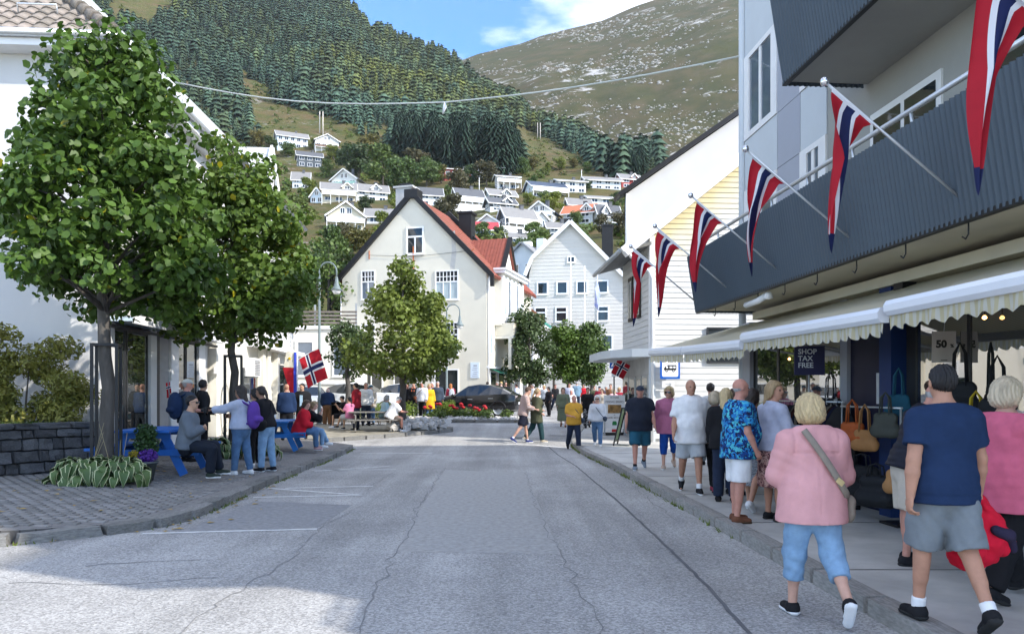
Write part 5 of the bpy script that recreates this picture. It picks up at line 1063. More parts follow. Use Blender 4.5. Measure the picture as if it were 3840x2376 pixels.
def kerb_line(parent, pts, zf, lmin, lmax, w, m, jit, gap=0.012):
 ms = [stone_mesh(900 + i, jit).mesh('kerb_stone', m) for i in range(5)]
 P2 = [Vector((x, y)) for x, y in pts]; seg = []; i = 0; pos = P2[0].copy(); s = 0
 cum = [0]
 for a, c in zip(P2, P2[1:]): cum.append(cum[-1] + (c - a).length)
 def at(d):
  d = min(max(d, 0), cum[-1]); k = max(j for j in range(len(cum)) if cum[j] <= d + 1e-9); k = min(k, len(P2) - 2); t = (d - cum[k]) / (cum[k + 1] - cum[k]); return P2[k].lerp(P2[k + 1], t)
 while s < cum[-1] - 0.2:
  L = random.uniform(lmin, lmax); L = min(L, cum[-1] - s); a, c = at(s), at(s + L); mid = (a + c) / 2; d = c - a
  z1 = zf(mid.x, mid.y) + random.uniform(-0.004, 0.006) * (1 if jit > 0.06 else 0.3); g0 = gz(mid.x, mid.y) - 0.12; slope = math.atan2(gz(c.x, c.y) - gz(a.x, a.y), d.length)
  inst('kerb_stone', ms[i % 5], parent, (mid.x, mid.y, (z1 + g0) / 2), (0, -slope, math.atan2(d.y, d.x)), (d.length / 2 - gap, w / 2, (z1 - g0) / 2)); s += L; i += 1
kerb_line(PAVE_L, [(x + 0.0, y) for y, x in zip(KL_Y, KL_X)], lambda x, y: gz(x, y) + 0.125, 0.45, 0.95, 0.24, M_KERB, 0.10)
KR = [(3.12, -4), (2.95, 4), (2.84, 6), (2.73, 9), (2.38, 18.1), (1.98, 24.0), (2.05, 25.4), (2.35, 28), (2.8, 31), (3.3, 40), (3.9, 60)]
kr = lambda y: float(np.interp(y, [p[1] for p in KR], [p[0] for p in KR]))
M_SIDEW = mat('concrete_pavement', (0.42, 0.41, 0.38), rough=0.92, var=0.2, scale=1.3, bump=0.25, bscale=60, detail=9)
def right_pave():
 vs_ = []; fs = []; ys = [-4 + 0.8 * i for i in range(80)]
 for y in ys:
  k = kr(y) + 0.12
  for x in (k, 30): vs_.append((x, y, gz(x, y) + 0.118))
 for i in range(len(ys) - 1): fs.append((2 * i, 2 * i + 1, 2 * i + 3, 2 * i + 2))
 b = MB().add(vs_, fs)
 for i in range(len(ys) - 1):
  a, c = vs_[2 * i], vs_[2 * i + 2]; b.add([a, c, (c[0], c[1], c[2] - .3), (a[0], a[1], a[2] - .3)], [(0, 1, 2, 3)])
 return tag(b.build('pavement', M_SIDEW), kind='structure')
PAVE_R = right_pave()
kerb_line(PAVE_R, KR, lambda x, y: gz(x, y) + 0.14, 0.96, 1.04, 0.2, M_KERBC, 0.035, 0.012)
for y in (7.0, 9.6, 12.3, 15.1, 18.0, 21.0): MB().box(kr(y) + 0.13, 5.0, y, y + 0.014, gz(0, y) + 0.1185, gz(0, y) + 0.1215).build('joint', M_DKMET, PAVE_R)
def weeds():
 VV = []; QQ = []; b = 0
 for i in range(900):
  y = 9 + 16 * random.random() ** 0.8; dens = math.sin(y * 2.1) * math.sin(y * 0.73 + 1)
  if dens < -0.1 and random.random() < 0.85: continue
  x = kr(y) - 0.11 + random.gauss(0, 0.025); h = random.uniform(0.02, 0.09); a = random.uniform(0, 6.28); dx, dy = 0.012 * math.cos(a), 0.012 * math.sin(a); lx, ly = random.gauss(0, 0.04), random.gauss(0, 0.04)
  z = gz(x, y); VV += [(x - dx, y - dy, z), (x + dx, y + dy, z), (x + lx, y + ly, z + h)]; QQ.append((b, b + 1, b + 2)); b += 3
 for i in range(700):
  s = random.random(); y = 8.6 + 15 * s; x = kl(y) + 0.13 + abs(random.gauss(0, 0.04))
  if math.sin(y * 1.7) < 0.0 and random.random() < 0.9: continue
  h = random.uniform(0.015, 0.06); a = random.uniform(0, 6.28); dx, dy = 0.012 * math.cos(a), 0.012 * math.sin(a); z = gz(x, y); VV += [(x - dx, y - dy, z), (x + dx, y + dy, z), (x + random.gauss(0, .03), y + random.gauss(0, .03), z + h)]; QQ.append((b, b + 1, b + 2)); b += 3
 me = mesh_np('weeds', VV, QQ); me.materials.append(mat('weed_green', (0.13, 0.17, 0.035), rough=0.8, var=0.3)); tag(link(bpy.data.objects.new('weeds', me)), 'thin green weeds growing along the gutters', 'weeds', kind='stuff')
weeds()
ISL = [(-6.45, 25.8), (-4.33, 27.8), (-3.0, 29.4), (-2.33, 30.6), (-2.5, 31.5), (-3.4, 32.2), (-9, 33.0), (-22, 33.2), (-22, 26.0), (-9, 25.7)]
b = MB().prism(ISL, lambda x, y: gz(x, y) - 0.2, lambda x, y: gz(x, y) + 0.12); ISL_B = tag(b.build('paved_island', mat('island_paving', (0.27, 0.25, 0.20), rough=0.95, var=0.25, scale=2.5, bump=0.3)), kind='structure')
kerb_line(ISL_B, ISL[-1:] + ISL[:7], lambda x, y: gz(x, y) + 0.135, 0.7, 1.0, 0.2, M_KERB, 0.07)
ISL2 = [(-5.6, 36.0), (0.2, 35.6), (0.9, 36.6), (0.4, 38.2), (-5.6, 38.8), (-12, 39), (-12, 36.4)]
b = MB().prism(ISL2, lambda x, y: gz(x, y) - 0.2, lambda x, y: gz(x, y) + 0.12); ISL_C = tag(b.build('planted_island', mat('island_soil', (0.16, 0.14, 0.11), rough=0.95, var=0.3, scale=3)), kind='structure')
kerb_line(ISL_C, [ISL2[-1]] + ISL2[:5], lambda x, y: gz(x, y) + 0.15, 0.8, 1.1, 0.2, M_KERB, 0.05)
FAR_P = [(-1.2, 44.6), (3.2, 52), (6.5, 62), (-2, 66), (-4, 50)]
M_STONEW = mat('pale_cobble', (0.48, 0.46, 0.43), rough=0.9, var=0.25, scale=4, rnd=0.25)
peb = [stone_mesh(950 + i, 0.3, 2, 2, 2).mesh('stone', M_STONEW) for i in range(5)]
def stone_bed(pts, n, smin, smax, label, heap=0.0):
 cx, cy = sum(p[0] for p in pts) / len(pts), sum(p[1] for p in pts) / len(pts); e = empty('stone_bed', (cx, cy, gz(cx, cy) + 0.12), 0, label, 'stones')
 k = 0; px = np.array([p[0] for p in pts]); py = np.array([p[1] for p in pts])
 while k < n:
  x, y = random.uniform(px.min(), px.max()), random.uniform(py.min(), py.max())
  if not inpoly(np.array([x]), np.array([y]), pts)[0]: continue
  s = random.uniform(smin, smax); inst('stone', peb[k % 5], e, (x - cx, y - cy, s * 0.3 + gz(x, y) - gz(cx, cy) + heap * random.random()), (random.uniform(-.5, .5), random.uniform(-.5, .5), random.uniform(0, 6)), (s, s * 0.8, s * 0.6)); k += 1
stone_bed([(-4.5, 28.9), (-3.1, 29.6), (-2.5, 30.6), (-3.0, 31.6), (-4.6, 31.4)], 130, 0.07, 0.2, 'heap of grey and white stones at the foot of the middle tree', 0.25)
stone_bed([(-5.4, 36.1), (0.2, 35.75), (0.5, 36.5), (-5.4, 36.9)], 150, 0.06, 0.15, 'strip of white stones in front of the rose bed')
M_LINE = mat('white_road_paint', (0.62, 0.62, 0.60), rough=0.8, var=0.25, scale=9, detail=9)
def strip(pts, w, name, m, dz=0.005, parent=None):
 pts = [Vector((p[0], p[1])) for p in pts]; vs_ = []; fs = []
 for i, p in enumerate(pts):
  d = (pts[min(i + 1, len(pts) - 1)] - pts[max(i - 1, 0)]).normalized(); n_ = Vector((-d.y, d.x)); ww = w if not callable(w) else w(i)
  for sg in (-1, 1): q = p + n_ * sg * ww / 2; vs_.append((q.x, q.y, gz(q.x, q.y) + dz))
 for i in range(len(pts) - 1): fs.append((2 * i, 2 * i + 1, 2 * i + 3, 2 * i + 2) if True else 0)
 b = MB().add(vs_, [tuple(reversed(f)) for f in fs]); return b.build(name, m, parent if parent else ROAD)
for (a, b_, c, d) in ((534, 2000, 1189, 1983), (1005, 1830, 1359, 1856), (950, 1864, 1351, 1856), (1068, 1830, 1398, 1822), (1170, 1762, 1485, 1760), (1180, 1767, 1461, 1747), (1350, 1700, 1620, 1698), (1300, 1680, 1500, 1672)):
 p, q = G(a, b_), G(c, d); pts = [p.lerp(q, t / 8) + Vector((0, random.uniform(-.01, .01), 0)) for t in range(9)]; strip(pts, 0.085, 'parking_line', M_LINE)
strip([G(1900, 1664), G(2010, 1668), G(2140, 1680)], 0.15, 'stop_line', M_LINE)
strip([G(2060, 1632), G(2140, 1634)], 0.25, 'drain_strip', M_DKMET)
M_TAR = mat('tar_seam', (0.11, 0.11, 0.115), rough=0.8, var=0.2); M_CRK = mat('crack', (0.20, 0.20, 0.198), rough=0.95, var=0.2)
def crack(uv, w, m=M_CRK, jit=0.03, name='crack'):
 g = [G(u, v) for u, v in uv]; pts = []
 for a, c in zip(g, g[1:]):
  n_ = max(3, int((c - a).length / 0.18))
  for i in range(n_): p = a.lerp(c, i / n_); pts.append(p + Vector((random.gauss(0, jit), random.gauss(0, jit), 0)))
 pts.append(g[-1]); strip(pts, (lambda i: w * random.uniform(0.5, 1.3)) if jit > 0.01 else w, name, m, 0.004)
V2 = lambda *p: [(x * 1.5712, y * 1.5712) for x, y in p]
crack(V2((1060, 1115), (1030, 1165), (1000, 1212), (988, 1250), (945, 1310), (900, 1400), (860, 1512)), 0.014)
crack(V2((1255, 1125), (1270, 1180), (1300, 1250), (1345, 1330), (1400, 1440), (1430, 1512)), 0.011)
crack(V2((1305, 1062), (1375, 1112), (1480, 1200), (1600, 1312), (1690, 1400), (1790, 1512)), 0.035, M_TAR, 0.004, 'tar_seam')
crack(V2((1180, 1122), (1060, 1120), (1000, 1118)), 0.012); crack(V2((1180, 1122), (1255, 1128)), 0.012)
crack(V2((757, 1262), (830, 1225), (865, 1205)), 0.012); crack(V2((865, 1181), (900, 1150), (945, 1122)), 0.011)
crack(V2((757, 1262), (700, 1330), (560, 1420), (430, 1512)), 0.012); crack(V2((210, 1350), (340, 1340), (480, 1335)), 0.016); crack(V2((20, 1390), (250, 1395), (520, 1378)), 0.014)
crack(V2((1440, 1110), (1480, 1132), (1530, 1175), (1620, 1250)), 0.012); crack(V2((590, 1215), (700, 1205), (830, 1206)), 0.012)
M_PATCH = mat('darker_asphalt', (0.25, 0.25, 0.25), rough=0.9, var=0.25, scale=14, bump=0.4, bscale=120, detail=10)
pp = [G(u, v) for u, v in V2((610, 1195), (840, 1205), (757, 1258), (420, 1272))]; MB().add([(p.x, p.y, p.z + 0.0025) for p in pp], [(3, 2, 1, 0)]).build('asphalt_patch', M_PATCH, ROAD)
pp = [G(u, v) for u, v in V2((1062, 1120), (1253, 1128), (1338, 1322), (940, 1316))]; MB().add([(p.x, p.y, p.z + 0.0022) for p in pp], [(3, 2, 1, 0)]).build('asphalt_patch', mat('paler_asphalt', (0.34, 0.335, 0.32), rough=0.9, var=0.22, scale=14, bump=0.4, bscale=120, detail=10), ROAD)
MB().lathe([(0.001, 0.006), (0.34, 0.006), (0.36, 0.002)], tuple(G(1940, 1640)), 20).build('manhole_cover', M_DKMET, ROAD)
def fallen():
 VV = []; QQ = []; b = 0
 for i in range(120):
  if i < 70: y = random.uniform(8.6, 16); x = kl(y) - random.uniform(0.2, 4.0); z = sw(x, y) + 0.008
  else: y = random.uniform(8.3, 15); x = kl(y) + random.uniform(0.12, 0.9) * random.random(); z = gz(x, y) + 0.008
  a = random.uniform(0, 6.28); s = random.uniform(0.03, 0.07); ca, sa = math.cos(a) * s, math.sin(a) * s
  VV += [(x - ca, y - sa, z), (x + sa * .6, y - ca * .6, z + 0.012), (x + ca, y + sa, z + 0.004), (x - sa * .6, y + ca * .6, z + 0.01)]; QQ.append((b, b + 1, b + 2, b + 3)); b += 4
 me = mesh_np('fallen_leaves', VV, QQ); me.materials.append(mat('yellow_leaf', (0.42, 0.28, 0.06), rough=0.8, var=0.4, scale=3)); tag(link(bpy.data.objects.new('fallen_leaves', me)), 'yellow leaves fallen on the left pavement and gutter', 'leaves', kind='stuff')
fallen()
# ---- dry stone wall with its bed
def stone_wall():
 a, c = Vector((-7.75, 14.45)), Vector((-12.2, 7.9)); d = (c - a); L = d.length; d.normalize(); nrm = Vector((d.y, -d.x));
 if nrm.y > 0: nrm = -nrm
 e = empty('stone_wall', (a.x, a.y, sw(a.x, a.y)), math.atan2(d.y, d.x), 'grey dry stone retaining wall below the shrub', 'wall')
 ms = [stone_mesh(1000 + i, 0.13, 3, 2, 2).mesh('stone', mat('wall_stone', (0.085, 0.086, 0.09), rough=0.95, var=0.4, scale=5, rnd=0.3, bump=0.8, bscale=18)) for i in range(8)]
 z = -0.1; i = 0
 for hh in (0.16, 0.18, 0.21, 0.2, 0.15, 0.11):
  s = random.uniform(-0.2, 0)
  while s < 6.2:
   w = random.uniform(0.16, 0.46) if hh > 0.12 else random.uniform(0.35, 0.7)
   inst('stone', ms[i % 8], e, (s + w / 2, -0.16 + random.uniform(-0.03, 0.03), z + hh / 2), (random.uniform(-.02, .02), random.uniform(-.03, .03), random.uniform(-.05, .05)), (w / 2 - 0.008, 0.18, hh / 2 - 0.006)); s += w; i += 1
  z += hh + 0.005
 MB().box(-0.05, 6.3, -2.2, -0.2, -0.2, 0.88).build('core', mat('dark_soil', (0.03, 0.028, 0.024), rough=1.0, var=0.3), e)
 return e, z
SW, SWZ = stone_wall()
# ---- street furniture
M_BLUEW = mat('blue_painted_wood', (0.018, 0.12, 0.42), rough=0.55, var=0.15, scale=4, stretch=(1, 6, 1), bump=0.1); M_BLUEW2 = mat('bright_blue_wood', (0.02, 0.16, 0.46), rough=0.55, var=0.12, scale=4, stretch=(1, 6, 1)); M_GREYW2 = mat('weathered_wood', (0.19, 0.18, 0.165), rough=0.9, var=0.25, scale=4, stretch=(1, 6, 1))
def picnic_table(x, y, z, rz, m, label, L=1.8, s=1.0):
 e = empty('picnic_table', (x, y, z), rz, label, 'picnic table'); e.scale = (s, s, s)
 for i in range(5): xx = -0.36 + 0.18 * i; MB().box(xx - 0.083, xx + 0.083, -L / 2, L / 2, 0.70, 0.74).build('table_plank', m, e)
 for sg in (-1, 1):
  for i in range(2): xx = sg * (0.62 + 0.15 * i); MB().box(xx - 0.07, xx + 0.07, -L / 2, L / 2, 0.42, 0.46).build('seat_plank', m, e)
 for yy in (-L / 2 + 0.25, L / 2 - 0.25):
  MB().box(-0.40, 0.40, yy - 0.05, yy - 0.01, 0.60, 0.699).build('top_beam', m, e); MB().box(-0.83, 0.83, yy - 0.05, yy - 0.01, 0.32, 0.419).build('seat_beam', m, e)
  for sg in (-1, 1): MB().bar((sg * 0.27, yy + 0.015, 0.698), (sg * 0.60, yy + 0.015, 0.0), 0.045, 0.13, up=(1, 0, 0)).build('leg', m, e)
  MB().bar((0, yy + (0.0 if yy > 0 else 0.05), 0.66), (0, yy * 0.2, 0.40), 0.07, 0.04).build('brace', m, e)
 return e
picnic_table(-6.85, 14.95, sw(-6.85, 14.95), R(8), M_BLUEW, 'dark blue picnic table beside the nearest tree', s=1.13)
picnic_table(-6.55, 21.3, sw(-6.55, 21.3), R(10), M_BLUEW2, 'bright blue picnic table with the woman in red', s=1.08)
picnic_table(-5.25, 29.2, gz(0, 29.2) + 0.12, R(-80), M_GREYW2, 'weathered grey picnic table by the middle tree')
picnic_table(1.0, 46.5, gz(0, 46.5), R(70), mat('green_stained_wood', (0.05, 0.075, 0.06), rough=0.8, var=0.2), 'dark green picnic table behind the crossing couple')
def tree_guard(x, y, z, label, h=2.35, r=0.27):
 e = empty('tree_guard', (x, y, z), 0.3, label, 'tree guard', 'black tree guards')
 for k in range(4):
  a = math.pi / 4 + math.pi / 2 * k; MB().bar((r * math.cos(a), r * math.sin(a), 0), (r * math.cos(a), r * math.sin(a), h), 0.048, 0.048).build('post', M_BLACK, e)
 for zz in (h - 0.02, 1.2):
  q = MB()
  for k in range(4):
   a, c = math.pi / 4 + math.pi / 2 * k, math.pi / 4 + math.pi / 2 * (k + 1); q.bar((r * math.cos(a), r * math.sin(a), zz), (r * math.cos(c), r * math.sin(c), zz), 0.03, 0.045)
  if zz > 2: q.build('hoop', M_BLACK, e)
def lamp_post(x, y, z, H, side, label):
 e = empty('street_lamp', (x, y, z), 0, label, 'street lamp', 'gooseneck street lamps'); M_LP = mat('green_grey_lamp_paint', (0.16, 0.20, 0.20), rough=0.45, var=0.1)
 MB().lathe([(0.14, 0), (0.14, 0.08), (0.09, 0.14), (0.085, 1.2), (0.06, 1.25), (0.055, H - 0.9), (0.045, H - 0.6)], n=12).build('post', M_LP, e)
 arc = [(0, 0, H - 0.7)] + [(side * (0.38 - 0.38 * math.cos(a)), 0, H - 0.45 + 0.42 * math.sin(a)) for a in [math.pi * i / 10 for i in range(11)]] + [(side * 0.76, 0, H - 0.75)]
 MB().tube(arc, 0.035, 8).build('arm', M_LP, e)
 MB().lathe([(0.05, 0.05), (0.07, -0.05), (0.09, -0.25), (0.15, -0.42), (0.26, -0.55), (0.24, -0.56), (0.05, -0.4)], (side * 0.76, 0, H - 0.72), 16).build('shade', M_LP, e)
 MB().lathe([(0.17, -0.5), (0.19, -0.6), (0.12, -0.7), (0.0, -0.73)], (side * 0.76, 0, H - 0.72), 14).build('globe', mat('milky_globe', (0.75, 0.75, 0.72), rough=0.2, var=0.02), e)
lamp_post(-8.47, 34.0, gz(0, 34), 7.2, 1, 'tall gooseneck street lamp left of the cream gable house'); lamp_post(-3.8, 45.0, gz(0, 45), 6.3, 1, 'gooseneck street lamp in front of the cream gable wall')
pts = [P(640, 305, 24.5)] + [P(640, 305, 24.5).lerp(P(1668, 384, 20.5), t / 8) + Vector((0, 0, -0.30 * math.sin(math.pi * t / 8))) for t in range(1, 9)] + [P(1668, 384, 20.5).lerp(P(2790, 208, 15.7), t / 8) + Vector((0, 0, -0.12 * math.sin(math.pi * t / 8))) for t in range(1, 9)]
sp = empty('span_wire', pts[8], 0, 'pale span wire crossing the street with a small lamp', 'wire'); MB().tube([p - pts[8] for p in pts], 0.018, 6).build('cable', mat('pale_cable', (0.55, 0.58, 0.55), rough=0.5), sp); MB().tube([(0, 0, 0), (0, 0, -0.12), (-0.05, 0, -0.3)], [0.02, 0.05, 0.02], 8).build('lamp_head', M_TRIM, sp)
M_SIGNB = mat('sign_blue', (0.01, 0.10, 0.42), rough=0.35, var=0.03); M_SIGNW = mat('sign_white', (0.78, 0.78, 0.78), rough=0.35, var=0.02); M_INK = mat('ink_black', (0.012, 0.012, 0.012), rough=0.5, var=0.05)
def rrect(w, h, r, n=4):
 out = []
 for (cx, cy, a0) in ((w - r, h - r, 0), (-w + r, h - r, 90), (-w + r, -h + r, 180), (w - r, -h + r, 270)):
  for i in range(n + 1): a = R(a0 + 90 * i / n); out.append((cx + r * math.cos(a), cy + r * math.sin(a)))
 return out
def plate(poly, y, m, name, parent, t=0.004, loc=(0, 0, 0)):
 b = MB(); n = len(poly); b.add([(x, y, z) for x, z in poly] + [(x, y + t, z) for x, z in poly], [tuple(range(n)), tuple(reversed(range(n, 2 * n)))] + [((i + 1) % n, i, n + i, n + (i + 1) % n) for i in range(n)]); return b.build(name, m, parent, loc)
def motorhome_sign():
 p = P(2513, 1380, 24.55); e = empty('motorhome_sign', (p.x, p.y, p.z), A4, 'blue parking sign with a motorhome pictogram on the white wall', 'sign')
 plate(rrect(0.32, 0.34, 0.03), 0, M_SIGNB, 'panel', e, 0.02); plate(rrect(0.26, 0.27, 0.05), -0.004, M_SIGNW, 'field', e, 0.003)
 plate([(-0.2, -0.06), (0.2, -0.06), (0.2, 0.10), (-0.09, 0.10), (-0.1, 0.06), (-0.16, 0.05), (-0.2, -0.01)], -0.008, M_INK, 'motorhome_mark', e, 0.003)
 for x in (-0.11, 0.11): plate([(x + 0.045 * math.cos(a), -0.075 + 0.045 * math.sin(a)) for a in [2 * math.pi * i / 12 for i in range(12)]], -0.012, M_INK, 'motorhome_mark', e, 0.003); plate([(x + 0.02 * math.cos(a), -0.075 + 0.02 * math.sin(a)) for a in [2 * math.pi * i / 10 for i in range(10)]], -0.016, M_SIGNW, 'motorhome_mark', e, 0.003)
 for (x0, x1) in ((-0.13, -0.07), (-0.02, 0.07), (0.1, 0.17)): plate([(x0, 0.0), (x1, 0.0), (x1, 0.06), (x0, 0.06)], -0.012, M_SIGNW, 'motorhome_mark', e, 0.003)
 plate([(-0.26, -0.62), (0.14, -0.62), (0.14, -0.40), (-0.26, -0.40)], 0.0, mat('faded_plate', (0.66, 0.65, 0.63), rough=0.5), 'arrow_plate', e, 0.012); plate([(-0.16, -0.52), (-0.02, -0.52), (-0.02, -0.555), (0.05, -0.51), (-0.02, -0.465), (-0.02, -0.5), (-0.16, -0.5)], -0.004, M_GALV, 'arrow_mark', e, 0.003)
 MB().bar((-0.2, 0.02, 0.1), (-0.2, 0.14, 0.1), 0.03).bar((0.2, 0.02, 0.1), (0.2, 0.14, 0.1), 0.03).build('bracket', M_GALV, e)
motorhome_sign()
def crossing_sign():
 x, y = 4.08, 30.9; e = empty('crossing_sign', (x, y, gz(x, y) + 0.12), R(-4), 'blue pedestrian crossing sign on a black post beside the canopy', 'sign'); MB().tube([(0, 0.03, 0), (0, 0.03, 2.9)], 0.03, 8).build('post', M_BLACK, e)
 z = 2.55; plate(rrect(0.18, 0.18, 0.02), 0, M_SIGNB, 'panel', e, 0.012, (0, 0, z)); plate([(-0.13, -0.11), (0.13, -0.11), (0, 0.13)], -0.004, M_SIGNW, 'triangle', e, 0.003, (0, 0, z))
 plate([(-0.06, -0.10), (-0.03, -0.1), (0, -0.03), (0.03, -0.1), (0.06, -0.1), (0.03, 0.0), (0.05, 0.02), (0.01, 0.05), (-0.03, 0.03), (-0.02, -0.01)], -0.008, M_INK, 'walker_mark', e, 0.003, (0, 0, z)); plate([(0.02 * math.cos(a), 0.07 + 0.02 * math.sin(a)) for a in [2 * math.pi * i / 8 for i in range(8)]], -0.008, M_INK, 'walker_mark', e, 0.003, (0, 0, z))
 plate([(-0.1, -0.5), (0.08, -0.5), (0.08, -0.28), (-0.1, -0.28)], 0.0, M_SIGNW, 'lower_plate', e, 0.008, (0, 0, z))
crossing_sign()
M_BOARDP = mat('photo_bread', (0.30, 0.17, 0.06), rough=0.5, var=0.6, scale=9)
def bread_board():
 p = G(2298, 1632, sw); x, y = 3.62, 27.2; e = empty('bakery_board', (x, y, gz(x, y) + 0.12), R(6), 'white sandwich board advertising fresh bread on the corner', 'sandwich board')
 for sg in (-1, 1): MB().box(sg * 0.36 - 0.03, sg * 0.36 + 0.03, 0.02, 0.3, 0, 0.06).bar((sg * 0.36, 0.04, 0.05), (sg * 0.36, 0.1, 1.42), 0.04, 0.04).build('frame_side', M_GALV, e)
 pn = MB().box(-0.38, 0.38, 0.06, 0.085, 0.24, 1.42).build('panel', M_SIGNW, e); MB().box(-0.38, 0.38, 0.09, 0.2, 0.0, 0.10).build('water_base', M_BLACK, e)
 M_INKB = mat('ink_brown', (0.10, 0.07, 0.06), rough=0.5)
 text('VI HAR', 0.10, M_INKB, e, (0.0, 0.055, 1.33)); text('FERSKE BRØD', 0.105, M_INKB, e, (0.0, 0.055, 1.18)); plate([(-0.24, 0.78), (0.24, 0.78), (0.24, 1.08), (-0.24, 1.08)], 0.052, M_BOARDP, 'bread_picture', e, 0.006); text('PÅ', 0.05, M_INKB, e, (0, 0.055, 0.71)); text('BAKERI, BRYGGEN', 0.075, M_INKB, e, (0.0, 0.055, 0.62)); plate([(-0.08, 0.36), (0.08, 0.36), (0.08, 0.46), (0.05, 0.5), (-0.05, 0.5), (-0.08, 0.46)], 0.052, mat('logo_green', (0.03, 0.22, 0.07)), 'logo_mark', e, 0.006); plate([(-0.1, 0.12), (0.1, 0.12), (0.1, 0.22), (-0.1, 0.22)], 0.05, mat('red_label', (0.45, 0.03, 0.03)), 'red_tag', e, 0.006)
bread_board()
def black_board():
 x, y = 3.45, 23.6; e = empty('sandwich_board', (x, y, gz(x, y) + 0.12), R(72), 'black-framed white sandwich board seen almost edge on', 'sandwich board')
 for sg in (-1, 1):
  q = MB(); q.bar((-0.32, sg * 0.3, 0), (-0.32, sg * 0.03, 1.15), 0.04).bar((0.32, sg * 0.3, 0), (0.32, sg * 0.03, 1.15), 0.04).bar((-0.32, sg * 0.04, 1.13), (0.32, sg * 0.04, 1.13), 0.04).bar((-0.32, sg * 0.27, 0.14), (0.32, sg * 0.27, 0.14), 0.04); q.build('frame', M_BLACK, e)
  MB().add([(-0.29, sg * 0.27, 0.17), (0.29, sg * 0.27, 0.17), (0.29, sg * 0.06, 1.1), (-0.29, sg * 0.06, 1.1)], [(0, 1, 2, 3), (3, 2, 1, 0)]).build('poster', mat('poster', (0.7, 0.7, 0.66), col2=(0.25, 0.45, 0.2), scale=5), e)
black_board()
def tax_free_sign():
 p = P(3036, 1351, 11.2); e = empty('tax_free_sign', (p.x, p.y, 0.12), R(-4), 'navy blade sign on a pole in front of the shop window', 'sign'); z = p.z - 0.12; M_NAVY = mat('navy_sign', (0.008, 0.010, 0.06), rough=0.45, var=0.05); M_LT = mat('sign_lettering', (0.55, 0.60, 0.66), rough=0.5)
 MB().box(-0.215, 0.215, 0, 0.02, z - 0.21, z + 0.21).build('panel', M_NAVY, e); MB().tube([(0, 0.03, 0.02), (0, 0.03, z)], 0.014, 8).build('pole', M_STEEL, e); MB().lathe([(0.0, 0.03), (0.2, 0.02), (0.22, 0)], n=16).build('foot', M_DKMET, e)
 for i, t in enumerate(('SHOP', 'TAX', 'FREE')): text(t, 0.105, M_LT, e, (-0.165, -0.004, z + 0.125 - 0.098 * i), bold=0.0016, align='LEFT')
tax_free_sign()
def sale_sign():
 p = P(3540, 1300, 8.95); e = empty('sale_sign', (p.x, p.y, p.z), R(-10), 'pale sale poster reading 50% hanging at the shop window', 'poster'); MB().box(-0.13, 0.13, 0, 0.006, -0.18, 0.18).build('sheet', mat('pale_paper', (0.42, 0.39, 0.36), rough=0.7, var=0.03), e); text('50', 0.115, M_INK, e, (-0.03, -0.004, 0.03), bold=0.006); text('%', 0.055, M_INK, e, (0.085, -0.004, 0.01), bold=0.002); MB().tube([(0, 0.003, 0.18), (0.05, 0.01, 0.75)], 0.003, 5).build('string', M_STEEL, e)
 MB().box(-0.035, 0.035, -0.003, -0.001, -0.158, -0.150).build('small_print', M_INK, e)
 p = P(3303, 1345 + 130, 10.5); e = empty('price_stand', (p.x, p.y, 0.12), R(-15), 'narrow white price card on a stand between the bags', 'poster'); z = p.z - 0.12
 MB().box(-0.055, 0.055, 0, 0.01, z - 0.14, z + 0.28).build('card', M_SIGNW, e); MB().tube([(0, 0.015, 0), (0, 0.015, z)], 0.012, 6).build('pole', M_STEEL, e); text('10%', 0.07, M_INK, e, (0, -0.004, z + 0.1), rot=(R(90), R(90), 0))
sale_sign()
# ---- street trees and plants
def prof_blobs(seed, prof, n, bs):
 r = random.Random(seed); out = []; zs = [p[0] for p in prof]; rs = [p[1] for p in prof]
 lo, hi = min(zs), max(zs)
 while len(out) < n:
  z = r.uniform(lo, hi); R_ = float(np.interp(z, sorted(zs), [q for _, q in sorted(zip(zs, rs))]))
  if r.random() > (R_ / max(rs)) ** 1.3: continue
  b = bs * r.uniform(0.7, 1.25); q = max(0.0, R_ - b * 0.75) * math.sqrt(r.uniform(0.12, 1.0)); a = r.uniform(0, 6.28318)
  out.append((q * math.cos(a), q * math.sin(a), z, b, b, b * 0.8))
 return out
def street_tree(x, y, z, prof, n, leaf, m, label, seed, trunk_r, bs=0.45, yellow=0.0, nb=46, zb=None, bark=None, name='lime_tree', group='lime trees along the street'):
 e = empty(name, (x, y, z), 0, label, 'tree', group); zl = min(p[0] for p in prof); zh = max(p[0] for p in prof)
 bl = prof_blobs(seed, prof, nb, bs); me = crown_mesh('crown', seed, n, bl, leaf, m, yellow, shell=0.42, up=0.45); inst('crown', me, e)
 r = random.Random(seed + 1); b = MB(); pts = [(0, 0, -0.1)]; k = 6
 for i in range(1, k + 1): t = i / k; pts.append((r.uniform(-.04, .04) * t * 2, r.uniform(-.04, .04) * t * 2, zl * t + 0.25 * t))
 pts.append((0, 0, zl + (zh - zl) * 0.45)); pts.append((0, 0, zl + (zh - zl) * 0.92)); rr = [trunk_r * (1.25 if i == 0 else 1 - 0.05 * i) for i in range(k + 1)] + [trunk_r * 0.45, 0.012]
 b.tube(pts, rr, 12)
 for (cx, cy_, cz, q, _, _) in bl[::2]:
  z0 = max(zl * 0.98, min(cz - 0.35 * math.hypot(cx, cy_) - 0.2, zh * 0.9)); b.tube([(0, 0, z0), (cx * 0.5, cy_ * 0.5, (z0 + cz) / 2 + 0.08), (cx, cy_, cz)], [trunk_r * 0.28, trunk_r * 0.17, 0.008], 6)
 b.build('trunk', bark or M_BARKG, e); return e
